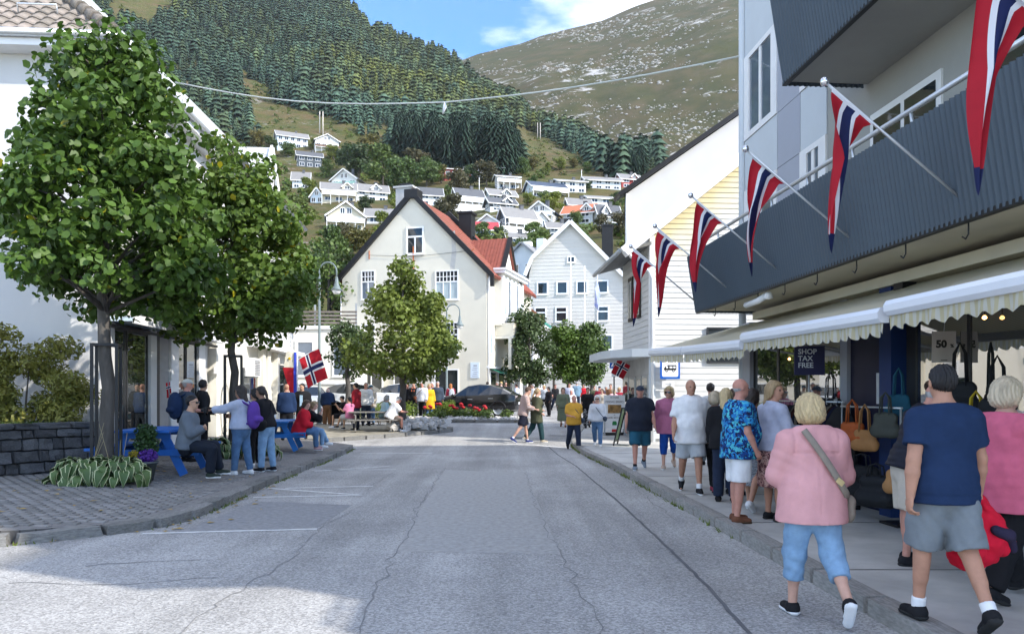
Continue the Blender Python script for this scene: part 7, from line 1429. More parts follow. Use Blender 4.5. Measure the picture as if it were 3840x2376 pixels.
# ---- people: distance fields turned into meshes
class Field:
 def __init__(s, lo, hi, h):
  s.lo = np.array(lo, float); s.h = h; s.n = np.maximum(4, np.ceil((np.array(hi) - s.lo) / h).astype(int) + 1); s.D = np.full(s.n, 1.0, np.float32)
  s.ax = [(s.lo[i] + h * np.arange(s.n[i])).astype(np.float32) for i in range(3)]
 def win(s, a, b, pad):
  i0 = np.clip(np.floor((np.array(a) - pad - s.lo) / s.h).astype(int), 0, s.n - 1); i1 = np.clip(np.ceil((np.array(b) + pad - s.lo) / s.h).astype(int) + 1, 1, s.n)
  if np.any(i1 <= i0): return None
  sl = tuple(slice(i0[k], i1[k]) for k in range(3)); X, Y, Z = np.meshgrid(*[s.ax[k][sl[k]] for k in range(3)], indexing='ij', sparse=True); return sl, X, Y, Z
 def put(s, sl, d, k):
  o = s.D[sl]
  if k > 0: h = np.clip(0.5 + 0.5 * (o - d) / k, 0, 1); s.D[sl] = o * (1 - h) + d * h - k * h * (1 - h)
  else: s.D[sl] = np.minimum(o, d)
 def cone(s, a, b, ra, rb, k=0.02, sq=None, ca=None, cb=None):
  """rounded cone a-b; sq=(axis, factor) flattens it along an axis; ca/cb cut flat at that end"""
  a, b = np.array(a, float), np.array(b, float); m = max(ra, rb); w = s.win(np.minimum(a, b) - m, np.maximum(a, b) + m, k * 2 + s.h * 2)
  if w is None: return
  sl, X, Y, Z = w; d = b - a; L2 = max(d @ d, 1e-9); px, py, pz = X - a[0], Y - a[1], Z - a[2]; t0 = (px * d[0] + py * d[1] + pz * d[2]) / L2; t = np.clip(t0, 0, 1)
  qx, qy, qz = px - d[0] * t, py - d[1] * t, pz - d[2] * t
  if sq is not None:
   n_, f = sq; n_ = np.array(n_, float); dot = qx * n_[0] + qy * n_[1] + qz * n_[2]; g = 1 / f - 1; qx, qy, qz = qx + n_[0] * dot * g, qy + n_[1] * dot * g, qz + n_[2] * dot * g
  dist = np.sqrt(qx * qx + qy * qy + qz * qz) - (ra + (rb - ra) * t)
  L = math.sqrt(L2)
  if cb is not None: dist = np.maximum(dist, (t0 - 1) * L - cb)
  if ca is not None: dist = np.maximum(dist, -t0 * L - ca)
  s.put(sl, dist.astype(np.float32), k)
 def ell(s, c, r, k=0.015, M=None):
  c, r = np.array(c, float), np.array(r, float); m = r.max(); w = s.win(c - m, c + m, k * 2 + s.h * 2)
  if w is None: return
  sl, X, Y, Z = w; px, py, pz = X - c[0], Y - c[1], Z - c[2]
  if M is not None: A = np.array(M).T; px, py, pz = A[0, 0] * px + A[0, 1] * py + A[0, 2] * pz, A[1, 0] * px + A[1, 1] * py + A[1, 2] * pz, A[2, 0] * px + A[2, 1] * py + A[2, 2] * pz
  q = np.sqrt((px / r[0]) ** 2 + (py / r[1]) ** 2 + (pz / r[2]) ** 2); dist = (q - 1) * r.min() * np.clip(q, 0.6, 1.4) ** 0; s.put(sl, dist.astype(np.float32), k)
 def near(s, lim=0.06):
  m = np.flatnonzero((s.D < lim).ravel() if lim > 0 else (np.abs(s.D) < -lim).ravel()); i, j, k = np.unravel_index(m, s.D.shape); return m, s.ax[0][i], s.ax[1][j], s.ax[2][k]
 def cut(s, p, n_):                                # keep the side where (x-p).n < 0
  m, X, Y, Z = s.near(); D = s.D.ravel(); D[m] = np.maximum(D[m], (X - p[0]) * n_[0] + (Y - p[1]) * n_[1] + (Z - p[2]) * n_[2]); s.D = D.reshape(s.D.shape)
 def carve(s, other, off):                         # remove the inside of another field (same grid)
  s.D = np.maximum(s.D, -(other.D + off))
 def folds(s, amp, seed, fr=38.0):
  r = np.random.default_rng(seed); m, X, Y, Z = s.near(-0.035); tot = np.zeros(len(m), np.float32)
  for i in range(5):
   d = r.normal(size=3) * np.array([1, 1, 0.75]); d /= np.linalg.norm(d); d = d.astype(np.float32); f = np.float32(fr * r.uniform(0.5, 1.5)); w = np.sin(f * (d[0] * X + d[1] * Y + d[2] * Z) + r.uniform(0, 6.28) + 1.3 * np.sin(f * 0.4 * (d[1] * X - d[0] * Y + 0.6 * Z) + i)); tot = tot + (0.35 * w + 0.9 * (0.62 - np.abs(w))) * r.uniform(0.5, 1.0)
  D = s.D.ravel(); D[m] += (amp * 0.45 * tot).astype(np.float32); s.D = D.reshape(s.D.shape)
 def strands(s, amp, seed, c):
  X, Y, Z = np.meshgrid(*s.ax, indexing='ij', sparse=True); a = np.arctan2(X - c[0], Y - c[1] + 0.02); s.D = s.D + (amp * (np.sin(a * 23 + 5 * np.sin(Z * 18 + seed)) + 0.6 * np.sin(a * 41 + 9 * Z * 4))).astype(np.float32)
 def mesh(s, name):
  D = s.D; D = np.pad(D, 1, constant_values=1.0); ins = D < 0; n = np.array(D.shape)
  c = ins[:-1, :-1, :-1].astype(np.int8)
  tot = sum(ins[i:n[0] - 1 + i, j:n[1] - 1 + j, k:n[2] - 1 + k].astype(np.int8) for i in (0, 1) for j in (0, 1) for k in (0, 1)); I = np.argwhere((tot > 0) & (tot < 8))
  if len(I) == 0: return None
  idx = np.full(tot.shape, -1, np.int32); idx[I[:, 0], I[:, 1], I[:, 2]] = np.arange(len(I)); acc = np.zeros((len(I), 3)); cnt = np.zeros(len(I))
  for axis in range(3):
   o = [k for k in range(3) if k != axis]
   for p in (0, 1):
    for q in (0, 1):
     A = I.copy(); A[:, o[0]] += p; A[:, o[1]] += q; B = A.copy(); B[:, axis] += 1; da = D[A[:, 0], A[:, 1], A[:, 2]]; db = D[B[:, 0], B[:, 1], B[:, 2]]; m = (da < 0) != (db < 0)
     t = np.where(m, da / np.where(m, da - db, 1), 0); pos = (A - I).astype(float); pos[:, axis] += t; acc += pos * m[:, None]; cnt += m
  V = (I + acc / cnt[:, None] - 1) * s.h + s.lo; Q = []
  for axis in range(3):
   o = [k for k in range(3) if k != axis]; a = [slice(1, None) if k != axis else slice(0, -1) for k in range(3)]; b = [slice(1, None) for k in range(3)]
   sa = ins[tuple(slice(1, n[k] - 1) if k != axis else slice(0, n[k] - 1) for k in range(3))]; sb = ins[tuple(slice(1, n[k] - 1) if k != axis else slice(1, n[k]) for k in range(3))]
   E = np.argwhere(sa != sb)
   if len(E) == 0: continue
   base = E.copy(); base[:, o[0]] += 1; base[:, o[1]] += 1; quad = []
   for (p, q) in ((-1, -1), (0, -1), (0, 0), (-1, 0)):
    c_ = base.copy(); c_[:, o[0]] += p; c_[:, o[1]] += q; quad.append(idx[c_[:, 0], c_[:, 1], c_[:, 2]])
   quad = np.stack(quad, 1); fl = sa[E[:, 0], E[:, 1], E[:, 2]]
   if axis == 1: fl = ~fl
   quad[~fl] = quad[~fl][:, ::-1]; Q.append(quad)
  Q = np.concatenate(Q); Q = Q[(Q >= 0).all(1)]; return mesh_np(name, V, Q, True)
SKINS = dict(pale=(0.52, 0.30, 0.22), tan=(0.42, 0.215, 0.14), ruddy=(0.48, 0.23, 0.17), asian=(0.46, 0.27, 0.175), brown=(0.30, 0.16, 0.10))
HAIRS = dict(blond=(0.46, 0.35, 0.19), ash=(0.50, 0.42, 0.30), white=(0.60, 0.58, 0.54), grey=(0.30, 0.29, 0.28), black=(0.012, 0.011, 0.012), dark=(0.03, 0.022, 0.018), brown=(0.085, 0.05, 0.03), ginger=(0.34, 0.12, 0.03), dblond=(0.30, 0.21, 0.11))
def skin_m(k): return mat('skin_' + k, SKINS[k], rough=0.55, var=0.10, scale=14, spec=0.35)
def hair_m(k): return mat('hair_' + k, HAIRS[k], rough=0.55, var=0.35, scale=26, stretch=(1, 1, 0.18), spec=0.35, bump=0.25, bscale=90)
def cloth_m(name, col, **kw): return mat('cloth_' + name, col, rough=kw.pop('rough', 0.88), var=kw.pop('var', 0.10), scale=kw.pop('scale', 9), bump=kw.pop('bump', 0.12), bscale=kw.pop('bscale', 160), spec=0.15, **kw)
def pattern_m(name, cols, scale, kind='voronoi'):
 if name in _mats: return _mats[name]
 m = mat(name, cols[0], rough=0.85, bump=0.1, bscale=150, spec=0.15); n, l = m.node_tree.nodes, m.node_tree.links; b = n['Principled BSDF']; tc = n.new('ShaderNodeTexCoord'); rp = n.new('ShaderNodeValToRGB'); rp.color_ramp.interpolation = 'CONSTANT'
 if kind == 'voronoi':
  no = n.new('ShaderNodeTexNoise'); no.inputs['Scale'].default_value = scale * 0.6; l.new(tc.outputs['Object'], no.inputs['Vector']); ad = n.new('ShaderNodeVectorMath'); ad.operation = 'MULTIPLY_ADD'; ad.inputs[1].default_value = (0.12, 0.12, 0.12); l.new(no.outputs['Color'], ad.inputs[0]); l.new(tc.outputs['Object'], ad.inputs[2]); v = n.new('ShaderNodeTexVoronoi'); v.inputs['Scale'].default_value = scale; l.new(ad.outputs[0], v.inputs['Vector']); sp = n.new('ShaderNodeSeparateColor'); l.new(v.outputs['Color'], sp.inputs[0]); l.new(sp.outputs[0], rp.inputs[0])
 elif kind == 'noise':
  v = n.new('ShaderNodeTexNoise'); v.inputs['Scale'].default_value = scale; v.inputs['Detail'].default_value = 2; mr = n.new('ShaderNodeMapRange'); mr.inputs['From Min'].default_value = 0.3; mr.inputs['From Max'].default_value = 0.7; l.new(tc.outputs['Object'], v.inputs['Vector']); l.new(v.outputs['Fac'], mr.inputs['Value']); l.new(mr.outputs[0], rp.inputs[0])
 else:
  w1 = n.new('ShaderNodeTexWave'); w1.bands_direction = 'X'; w1.inputs['Scale'].default_value = scale; w2 = n.new('ShaderNodeTexWave'); w2.bands_direction = 'Z'; w2.inputs['Scale'].default_value = scale; l.new(tc.outputs['Object'], w1.inputs['Vector']); l.new(tc.outputs['Object'], w2.inputs['Vector']); ad = n.new('ShaderNodeMath'); ad.operation = 'ADD'; l.new(w1.outputs['Fac'], ad.inputs[0]); l.new(w2.outputs['Fac'], ad.inputs[1]); hf = n.new('ShaderNodeMath'); hf.operation = 'MULTIPLY'; hf.inputs[1].default_value = 0.5; l.new(ad.outputs[0], hf.inputs[0]); l.new(hf.outputs[0], rp.inputs[0])
 e = rp.color_ramp.elements
 while len(e) < len(cols): e.new(1.0)
 for i, c in enumerate(cols): e[i].position = i / len(cols); e[i].color = (*c, 1)
 l.new(rp.outputs[0], b.inputs['Base Color']); return m
def rx(v, a):  # rotate about X (forward lean: +Y)
 c, s = math.cos(a), math.sin(a); return np.array([v[0], v[1] * c + v[2] * s, -v[1] * s + v[2] * c])
def skeleton(H, pose):
 """joint positions for a 1.75 m figure scaled to H; +Y is forward, +X its right hand side is +X"""
 k = H / 1.75; J = {}; lean = R(pose.get('lean', 0)); hip = np.array([0, 0, 0.93])
 def T(p): return hip + rx(np.array(p, float) - hip, lean)
 J['hip'] = hip; J['waist'] = T((0, 0.0, 1.06)); J['chest'] = T((0, 0.01, 1.29)); J['neck'] = T((0, 0.0, 1.475));
 hl = lean * 0.55 + R(pose.get('nod', 0)); nb = T((0, 0.01, 1.50)); up = rx(np.array([0, 0, 1.0]), hl); fw = rx(np.array([0, 1.0, 0]), hl); J['head'] = nb + up * 0.125 + fw * 0.02; J['head_pitch'] = hl; J['head_yaw'] = R(pose.get('turn', 0))
 for sd, nm in ((-1, 'L'), (1, 'R')):
  hp = hip + np.array([sd * 0.088, 0, -0.02]); a = R(pose.get('hip' + nm, 2)); kn = R(pose.get('knee' + nm, 4)); ab = R(pose.get('spread', 3))
  th = np.array([sd * math.sin(ab), math.sin(a) * math.cos(ab), -math.cos(a) * math.cos(ab)]); K = hp + th * 0.425; sh = np.array([sd * math.sin(ab) * 0.25, math.sin(a - kn), -math.cos(a - kn)]); An = K + sh / np.linalg.norm(sh) * 0.415; ft = R(pose.get('foot' + nm, 0)); fd = np.array([sd * 0.12, math.cos(ft), -math.sin(ft)]); fd /= np.linalg.norm(fd)
  J['h' + nm], J['k' + nm], J['a' + nm], J['f' + nm] = hp, K, An, fd
  S = T((sd * pose.get('shw', 0.180), -0.01, 1.378)); f = R(pose.get('arm' + nm, 5)); b = R(pose.get('out' + nm, 10)); e = R(pose.get('elb' + nm, 15)); inn = R(pose.get('in' + nm, 0))
  ua = np.array([sd * math.sin(b), math.sin(f) * math.cos(b), -math.cos(f) * math.cos(b)]); fa = np.array([sd * (math.sin(b) * 0.5 - math.sin(inn)), math.sin(f + e) * math.cos(inn), -math.cos(f + e) * math.cos(inn)]); fa /= np.linalg.norm(fa)
  if pose.get('armlean', False): ua, fa = rx(ua, lean), rx(fa, lean)
  E = S + ua * 0.285; Wr = E + fa * 0.245; J['s' + nm], J['e' + nm], J['w' + nm], J['d' + nm] = S, E, Wr, fa
 low = 9
 for nm in 'LR':
  toe = J['a' + nm] + J['f' + nm] * 0.17 + np.array([0, 0, -0.075]); heel = J['a' + nm] - J['f' + nm] * 0.055 + np.array([0, 0, -0.085]); low = min(low, toe[2], heel[2])
 for q in list(J):
  if isinstance(J[q], np.ndarray) and q[0] not in 'fd': J[q] = (J[q] - np.array([0, 0, low])) * k
 J['k'] = k; return J
def seam(f, seams):
 if not seams: return
 m, X, Y, Z = f.near(-0.03); D = f.D.ravel()
 for ax, p, a, b in seams:
  q, o = (X, Z) if ax == 'x' else (Z, X); D[m] += (0.007 * np.exp(-((q - p) / 0.008) ** 2) * ((o > a) & (o < b) & (Y < 0.05))).astype(np.float32)
 f.D = D.reshape(f.D.shape)
def person(x, y, z, heading, H, label, pose=None, skin='pale', hair='brown', hs='short', top=None, bottom=None, shoes=None, build=1.0, belly=0.0, female=False, glasses=None, extra=(), group=None, dist=None, socks=None, seams=()):
 """top=(material, sleeve 0..2, hem, looseness[, kind]); bottom=(material, length 0..2, width) or ('skirt', material, hem height)"""
 pose = dict(pose or {}); J = skeleton(H, pose); k = J['k']; dist = dist or y; h = min(0.038, max(0.0088, dist * 0.00185)); seed = int(abs(x * 977 + y * 131)) % 9973
 e = empty('person', (x, y, z), R(heading), label, 'person', group); w = build; P3 = lambda q: J[q]
 pts = np.array([J[q] for q in ('hip', 'neck', 'head', 'kL', 'kR', 'aL', 'aR', 'eL', 'eR', 'wL', 'wR')]); mg = np.array([0.16, 0.20, 0.20]) * k * max(1, w); lo = np.minimum(pts.min(0) - mg, J['hip'] - np.array([0.26, 0.24, 0]) * k * max(1, w)); hi = np.maximum(pts.max(0) + mg, J['hip'] + np.array([0.26, 0.26, 0]) * k * max(1, w)); lo[2] = -0.02
 lean = R(pose.get('lean', 0)); fwd = rx(np.array([0, 1.0, 0]), lean); upv = rx(np.array([0, 0, 1.0]), lean); hipw = 1.08 if female else 0.98; shw = 0.90 if female else 1.0
 hc = J['head']; cy_, sy_ = math.cos(J['head_yaw']), math.sin(J['head_yaw']); hp = J['head_pitch']
 Mh = np.array([[cy_, -sy_, 0], [sy_, cy_, 0], [0, 0, 1.0]]).T; Mx = np.array([[1, 0, 0], [0, math.cos(hp), math.sin(hp)], [0, -math.sin(hp), math.cos(hp)]]); Mh = np.array([[cy_, sy_, 0], [-sy_, cy_, 0], [0, 0, 1.0]]) ; Mh = Mx @ Mh   # columns: head axes
 hx = lambda a, b, c: hc + (Mh @ np.array([a, b, c])) * k
 def torso(f, off, hem=None, belly_=0.0, chest=1.0):
  f.cone(J['hip'] + upv * 0.0 * k, J['waist'], (0.165 * hipw * w + off) * k, (0.145 * w + off) * k, 0.05 * k, (fwd, 0.74 if w < 1.15 else 0.82)); f.cone(J['waist'], J['chest'], (0.145 * w + off) * k, (0.172 * shw * w ** 0.7 + off) * k, 0.05 * k, (fwd, 0.70 if w < 1.15 else 0.8)); f.cone(J['chest'], J['neck'] - upv * 0.05 * k, (0.168 * shw * w ** 0.7 + off) * k, (0.10 + off) * k, 0.05 * k, (fwd, 0.66))
  sL, sR = J['sL'], J['sR']; f.cone(sL * 0.9 + sR * 0.1 - upv * 0.02 * k, sR * 0.9 + sL * 0.1 - upv * 0.02 * k, (0.052 + off * 0.6) * k, (0.052 + off * 0.6) * k, 0.06 * k, (fwd, 0.9)); [f.cone(J['neck'] - upv * 0.005 * k, S_ * 0.86 + J['neck'] * 0.14, (0.048 + off * 0.5) * k, (0.04 + off * 0.5) * k, 0.05 * k) for S_ in (sL, sR)]
  if belly_ > 0: f.ell(J['waist'] + fwd * 0.055 * k + upv * 0.0, np.array([0.15 * w, 0.10 + 0.10 * belly_, 0.17]) * k + off, 0.06 * k)
  if female:
   for sd in (-1, 1): f.ell(J['chest'] + fwd * 0.095 * k + np.array([sd * 0.07 * k, 0, -0.01 * k]), np.array([0.068, 0.04, 0.065]) * k * w ** 0.5 + off * 0.8, 0.05 * k)
 def arm(f, nm, ru, rf, t0, t1, kk=0.02, cut=None):
  S, E, Wr = J['s' + nm], J['e' + nm], J['w' + nm]
  if t1 <= 1.0: f.cone(S, S + (E - S) * t1, ru * k, ru * 0.95 * k, kk * k, cb=0.0)
  else: f.cone(S, E, ru * k, ru * 0.86 * k, kk * k); f.cone(E, E + (Wr - E) * (t1 - 1), ru * 0.86 * k, rf * k, kk * k, cb=0.0)
 B = Field(lo, hi, h); torso(B, -0.012, belly_=belly * 0.8)
 B.cone(J['neck'] - upv * 0.03 * k, hx(0, -0.015, -0.06), 0.058 * k * w ** 0.4, 0.053 * k, 0.03 * k)
 B.ell(hx(0, -0.012, 0.028), np.array([0.076, 0.096, 0.092]) * k, 0.02 * k, Mh); B.ell(hx(0, 0.028, -0.045), np.array([0.056, 0.062, 0.068]) * k * (1 + 0.05 * (w - 1)), 0.03 * k, Mh); B.ell(hx(0, 0.068, -0.088), np.array([0.026, 0.02, 0.018]) * k, 0.02 * k, Mh)
 B.cone(hx(0, 0.088, 0.015), hx(0, 0.108, -0.022), 0.009 * k, 0.014 * k, 0.012 * k); B.cone(hx(-0.035, 0.078, 0.034), hx(0.035, 0.078, 0.034), 0.012 * k, 0.012 * k, 0.015 * k)
 for sd in (-1, 1): B.ell(hx(sd * 0.078, -0.008, -0.008), np.array([0.011, 0.02, 0.031]) * k, 0.006 * k, Mh)
 fin = h < 0.0165
 for nm, sd in (('L', -1), ('R', 1)):
  S, E, Wr, d = J['s' + nm], J['e' + nm], J['w' + nm], J['d' + nm]; g = w ** 0.6; B.cone(S, E, 0.052 * g * k, 0.042 * g * k, 0.03 * k); B.cone(E, E + (Wr - E) * 0.35, 0.042 * g * k, 0.043 * g * k, 0.015 * k); B.cone(E + (Wr - E) * 0.35, Wr, 0.043 * g * k, 0.028 * k, 0.015 * k)
  grip = pose.get('grip' + nm, 0.35); u = d / np.linalg.norm(d); inw = np.array([-sd, 0, 0.0]) - u * (np.array([-sd, 0, 0.0]) @ u)
  if np.linalg.norm(inw) < 0.2: inw = np.array([0, 0, -1.0])
  inw /= np.linalg.norm(inw); lat = np.cross(u, inw)         # across the knuckles
  if lat @ np.array([0, 1.0, 0.3]) < 0: lat = -lat           # thumb side forwards
  pm = Wr + u * 0.048 * k; B.ell(pm, np.array([1, 1, 1]) * 0.001, 0.001); Mp = np.stack([lat, u, inw], 1); B.ell(pm, np.array([0.040, 0.052, 0.0165]) * k, 0.012 * k, Mp)
  for q in range(4):
   ln = (0.068, 0.078, 0.074, 0.058)[q]; b0 = Wr + (u * 0.088 + lat * (0.030 - 0.0195 * q)) * k; c1 = R(20 + 70 * grip + 5 * q); c2 = R(35 + 120 * grip + 5 * q); d1 = u * math.cos(c1) + inw * math.sin(c1); d2 = u * math.cos(c2) + inw * math.sin(c2); b1 = b0 + d1 * ln * 0.5 * k; b2 = b1 + d2 * ln * 0.5 * k; rr = (0.0088 if fin else 0.0105) * k
   B.cone(b0, b1, rr, rr * 0.95, 0.004 * k); B.cone(b1, b2, rr * 0.95, rr * 0.8, 0.003 * k)
  t0 = Wr + (u * 0.028 + lat * 0.030) * k; t1 = t0 + (u * 0.030 + lat * 0.026 + inw * 0.012) * k; t2 = t1 + (u * 0.030 + lat * 0.004 + inw * 0.016) * k; B.cone(t0, t1, 0.013 * k, 0.0105 * k, 0.006 * k); B.cone(t1, t2, 0.0105 * k, 0.009 * k, 0.003 * k)
  Hh, K, An, fd = J['h' + nm], J['k' + nm], J['a' + nm], J['f' + nm]; gl = w ** 0.55 * (1.04 if female else 1.0); B.cone(Hh, K, 0.088 * gl * k, 0.056 * gl * k, 0.03 * k); sh = An - K; bk = np.cross(sh, np.array([1.0, 0, 0])); bk /= np.linalg.norm(bk); bk = bk if bk[1] < 0 else -bk
  B.cone(K, An, 0.052 * gl * k, 0.034 * gl ** 0.5 * k, 0.02 * k); B.cone(K + sh * 0.16 + bk * 0.016 * k, K + sh * 0.52 + bk * 0.012 * k, 0.045 * gl * k, 0.038 * gl * k, 0.03 * k)
  B.cone(An - fd * 0.03 * k + np.array([0, 0, -0.045]) * k, An + fd * 0.15 * k + np.array([0, 0, -0.06]) * k, 0.032 * k, 0.02 * k, 0.02 * k)
 me = B.mesh('body'); me.materials.append(skin_m(skin)); inst('body', me, e)
 if top:
  m, slv, hem, loose = top[:4]; kind = top[4] if len(top) > 4 else ''
  tl = lo.copy(); tl[2] = min(min(J['wL'][2], J['wR'][2]) - 0.1 if slv > 1 else 9, J['hip'][2] + hem * k - 0.12 - abs(math.sin(lean)) * 0.2); th = hi.copy(); th[2] = J['neck'][2] + 0.12; f = Field(tl, th, h); off = 0.014 + loose; torso(f, off, belly_=belly)
  if hem < 0:                                  # reaches below the hips
   f.cone(J['hip'] + upv * 0.02 * k, J['hip'] + (upv * 0.35 + np.array([0, 0, -0.65])) * (-hem) * 1.0 * k if False else J['hip'] - upv * (-hem + 0.1) * k, (0.172 * hipw * w + off) * k, (0.176 * hipw * w + off * 1.4) * k, 0.04 * k, (fwd, 0.76 if w < 1.15 else 0.82))
  for nm in 'LR': arm(f, nm, 0.053 * w ** 0.6 + off * 0.9, 0.041 + off * 0.7, 0, slv, 0.03) if slv > 0 else None
  f.folds((0.011 if loose < 0.03 else 0.015) * k, seed, 30);
  if kind == 'puffer':
   m_, X, Y, Z = f.near(-0.04); D = f.D.ravel(); D[m_] -= (0.011 * np.abs(np.sin(Z * math.pi / 0.06))).astype(np.float32); f.D = D.reshape(f.D.shape)
  seam(f, seams); f.cut(J['hip'] + upv * hem * k, -upv); f.cut(J['neck'] + (upv * (0.035 if kind in ('collar', 'puffer', 'jacket') else 0.0)) * k, rx(np.array([0, 0.45 if kind == 'vneck' else 0.2, 1.0]), lean))
  if kind == 'vest' : pass
  me = f.mesh('top')
  if me: me.materials.append(m); inst({'puffer': 'jacket', 'jacket': 'jacket', 'vest': 'vest', 'dress': 'dress'}.get(kind, 'shirt'), me, e)
  if kind in ('collar', 'jacket', 'puffer'):
   f = Field(J['neck'] - 0.16 * k, J['neck'] + 0.16 * k, h); f.cone(J['neck'] - upv * 0.03 * k, J['neck'] + upv * 0.045 * k, 0.088 * k, 0.072 * k, 0.0, ca=0.0, cb=0.0); me = f.mesh('collar'); me and (me.materials.append(m), inst('collar', me, e))
 if bottom:
  bh = hi.copy(); bh[2] = J['waist'][2] + 0.1; f = Field(lo, bh, h)
  if bottom[0] == 'skirt':
   _, m, hz = bottom[:3]; a = J['waist'] + np.array([0, 0, -0.02]) * k; c = (J['kL'] + J['kR']) / 2; b_ = np.array([c[0] * 0.8, c[1] * 0.7 + J['hip'][1] * 0.3, hz]); f.cone(a, J['hip'] + np.array([0, 0, -0.08 * k]), 0.15 * w * k, 0.19 * hipw * w * k, 0.05 * k, (fwd, 0.78)); f.cone(J['hip'] + np.array([0, 0, -0.08 * k]), b_, 0.19 * hipw * w * k, 0.23 * w * k, 0.05 * k, (np.array([0, 1.0, 0]), 0.8), cb=0.0); f.folds(0.014 * k, seed + 2, 36); f.cut((0, 0, hz), (0, 0, -1)); me = f.mesh('skirt'); me.materials.append(m); inst('skirt', me, e)
  else:
   m, ln, wd = bottom[:3]; gl = w ** 0.55 * (1.04 if female else 1.0); f.cone(J['hip'] + upv * 0.11 * k, J['hip'] - upv * 0.04 * k, (0.155 * w * hipw + 0.004) * k, (0.168 * hipw * w + 0.006) * k, 0.04 * k, (fwd, 0.76 if w < 1.15 else 0.84), ca=0.0)
   for nm in 'LR':
    Hh, K, An = J['h' + nm], J['k' + nm], J['a' + nm]; r0 = (0.095 * gl + 0.010 + wd * 0.4) * k; r1 = (0.060 * gl + 0.008 + wd) * k; r2 = (0.043 * gl + 0.010 + wd) * k
    if ln <= 1.0: f.cone(Hh, Hh + (K - Hh) * ln, r0, (0.072 * gl + 0.012 + wd) * k, 0.03 * k, cb=0.0)
    else: f.cone(Hh, K, r0, r1, 0.03 * k); f.cone(K, K + (An - K) * (ln - 1), r1, r2, 0.02 * k, cb=0.0)
   f.folds(0.011 * k, seed + 3, 34); f.cut(J['waist'] + upv * 0.0 * k, upv); me = f.mesh('trousers'); me.materials.append(m); inst('trousers' if ln > 1.05 else 'shorts', me, e)
 if socks:
  for nm in 'LR':
   An = J['a' + nm]; K = J['k' + nm]; q = Field(An - 0.2 * k, An + 0.2 * k, h); q.cone(An, An + (K - An) * socks[1], 0.045 * k, 0.048 * k, 0, cb=0.0); me = q.mesh('sock'); me and (me.materials.append(socks[0]), inst('sock', me, e))
 sm, sole = shoes or (cloth_m('shoe_black', (0.02, 0.02, 0.022)), cloth_m('sole_dark', (0.03, 0.03, 0.03)))
 for nm in 'LR':
  An, fd = J['a' + nm], J['f' + nm]; dn = np.array([0, 0, -1.0]); dn = dn - fd * (dn @ fd); dn /= np.linalg.norm(dn); f = Field(An - 0.32 * k, An + 0.32 * k, min(h, 0.021)); f.cone(An + (-fd * 0.025 + dn * 0.045) * k, An + (fd * 0.145 + dn * 0.055) * k, 0.047 * k, 0.036 * k, 0.02 * k, (dn, 1.0)); f.cone(An + dn * 0.0 * k, An + dn * 0.04 * k, 0.046 * k, 0.05 * k, 0.03 * k, ca=0.0); f.cut(An + dn * 0.078 * k, dn); me = f.mesh('shoe')
  if me is None: continue
  me.materials.append(sm); so = inst('shoe', me, e)
  f = Field(An - 0.32 * k, An + 0.32 * k, min(h, 0.021)); f.cone(An + (-fd * 0.03 + dn * 0.05) * k, An + (fd * 0.15 + dn * 0.06) * k, 0.052 * k, 0.042 * k, 0.02 * k); f.cut(An + dn * 0.062 * k, -dn); f.cut(An + dn * 0.094 * k, dn); me = f.mesh('sole'); me and (me.materials.append(sole), inst('sole', me, so))
 if hs:
  f = Field(hc - np.array([0.22, 0.24, 0.52]) * k, hc + np.array([0.22, 0.24, 0.22]) * k, min(h * 0.8, 0.02)); hm_ = hair_m(hair)
  if hs == 'bald':
   f.ell(hx(0, -0.013, 0.028), np.array([0.0775, 0.0975, 0.0935]) * k, 0.01, Mh); f.cut(hx(0, 0.012, 0), Mh[:, 1]); f.cut(hx(0, 0, 0.012), Mh[:, 2])
  elif hs == 'cap':
   f.ell(hx(0, -0.013, 0.020), np.array([0.080, 0.100, 0.098]) * k, 0.01, Mh); f.cut(hx(0, 0.012, 0), Mh[:, 1]); f.cut(hx(0, 0, 0.035), Mh[:, 2])
  else:
   vol = {'short': 0.008, 'crop': 0.003, 'bob': 0.028, 'puff': 0.032, 'long': 0.018, 'pony': 0.010, 'bun': 0.010}[hs]
   f.ell(hx(0, -0.020, 0.034), np.array([0.079 + vol, 0.096 + vol, 0.090 + vol]) * k, 0.02, Mh)
   if hs in ('bob', 'puff'): f.ell(hx(0, -0.045, -0.03), np.array([0.088 + vol * 0.7, 0.075 + vol, 0.085]) * k, 0.03, Mh)
   if hs == 'long':
    f.cone(hx(0, -0.045, 0.0), hx(0, -0.075, -0.17), 0.088 * k, 0.085 * k, 0.03 * k); f.cone(hx(0, -0.07, -0.15), hx(0.0, -0.10, -0.34), 0.085 * k, 0.05 * k, 0.03 * k, (fwd, 0.6))
    for sd in (-1, 1): f.cone(hx(sd * 0.07, 0.0, 0.02), hx(sd * 0.085, 0.01, -0.22), 0.028 * k, 0.022 * k, 0.02 * k)
   if hs in ('short', 'crop'): f.ell(hx(0, -0.05, 0.0), np.array([0.070 + vol, 0.055, 0.062]) * k, 0.02, Mh); f.cut(hx(0, 0.0, -0.058), -(Mh @ np.array([0, -0.35, 0.94])))
   if hs in ('pony', 'bun'):
    f.ell(hx(0, -0.04, -0.01), np.array([0.08, 0.08, 0.07]) * k, 0.02, Mh)
    if hs == 'pony': f.cone(hx(0, -0.11, 0.01), hx(0, -0.15, -0.16), 0.035 * k, 0.025 * k, 0.02 * k)
    else: f.ell(hx(0, -0.10, 0.07), np.array([0.04, 0.04, 0.04]) * k, 0.01, Mh)
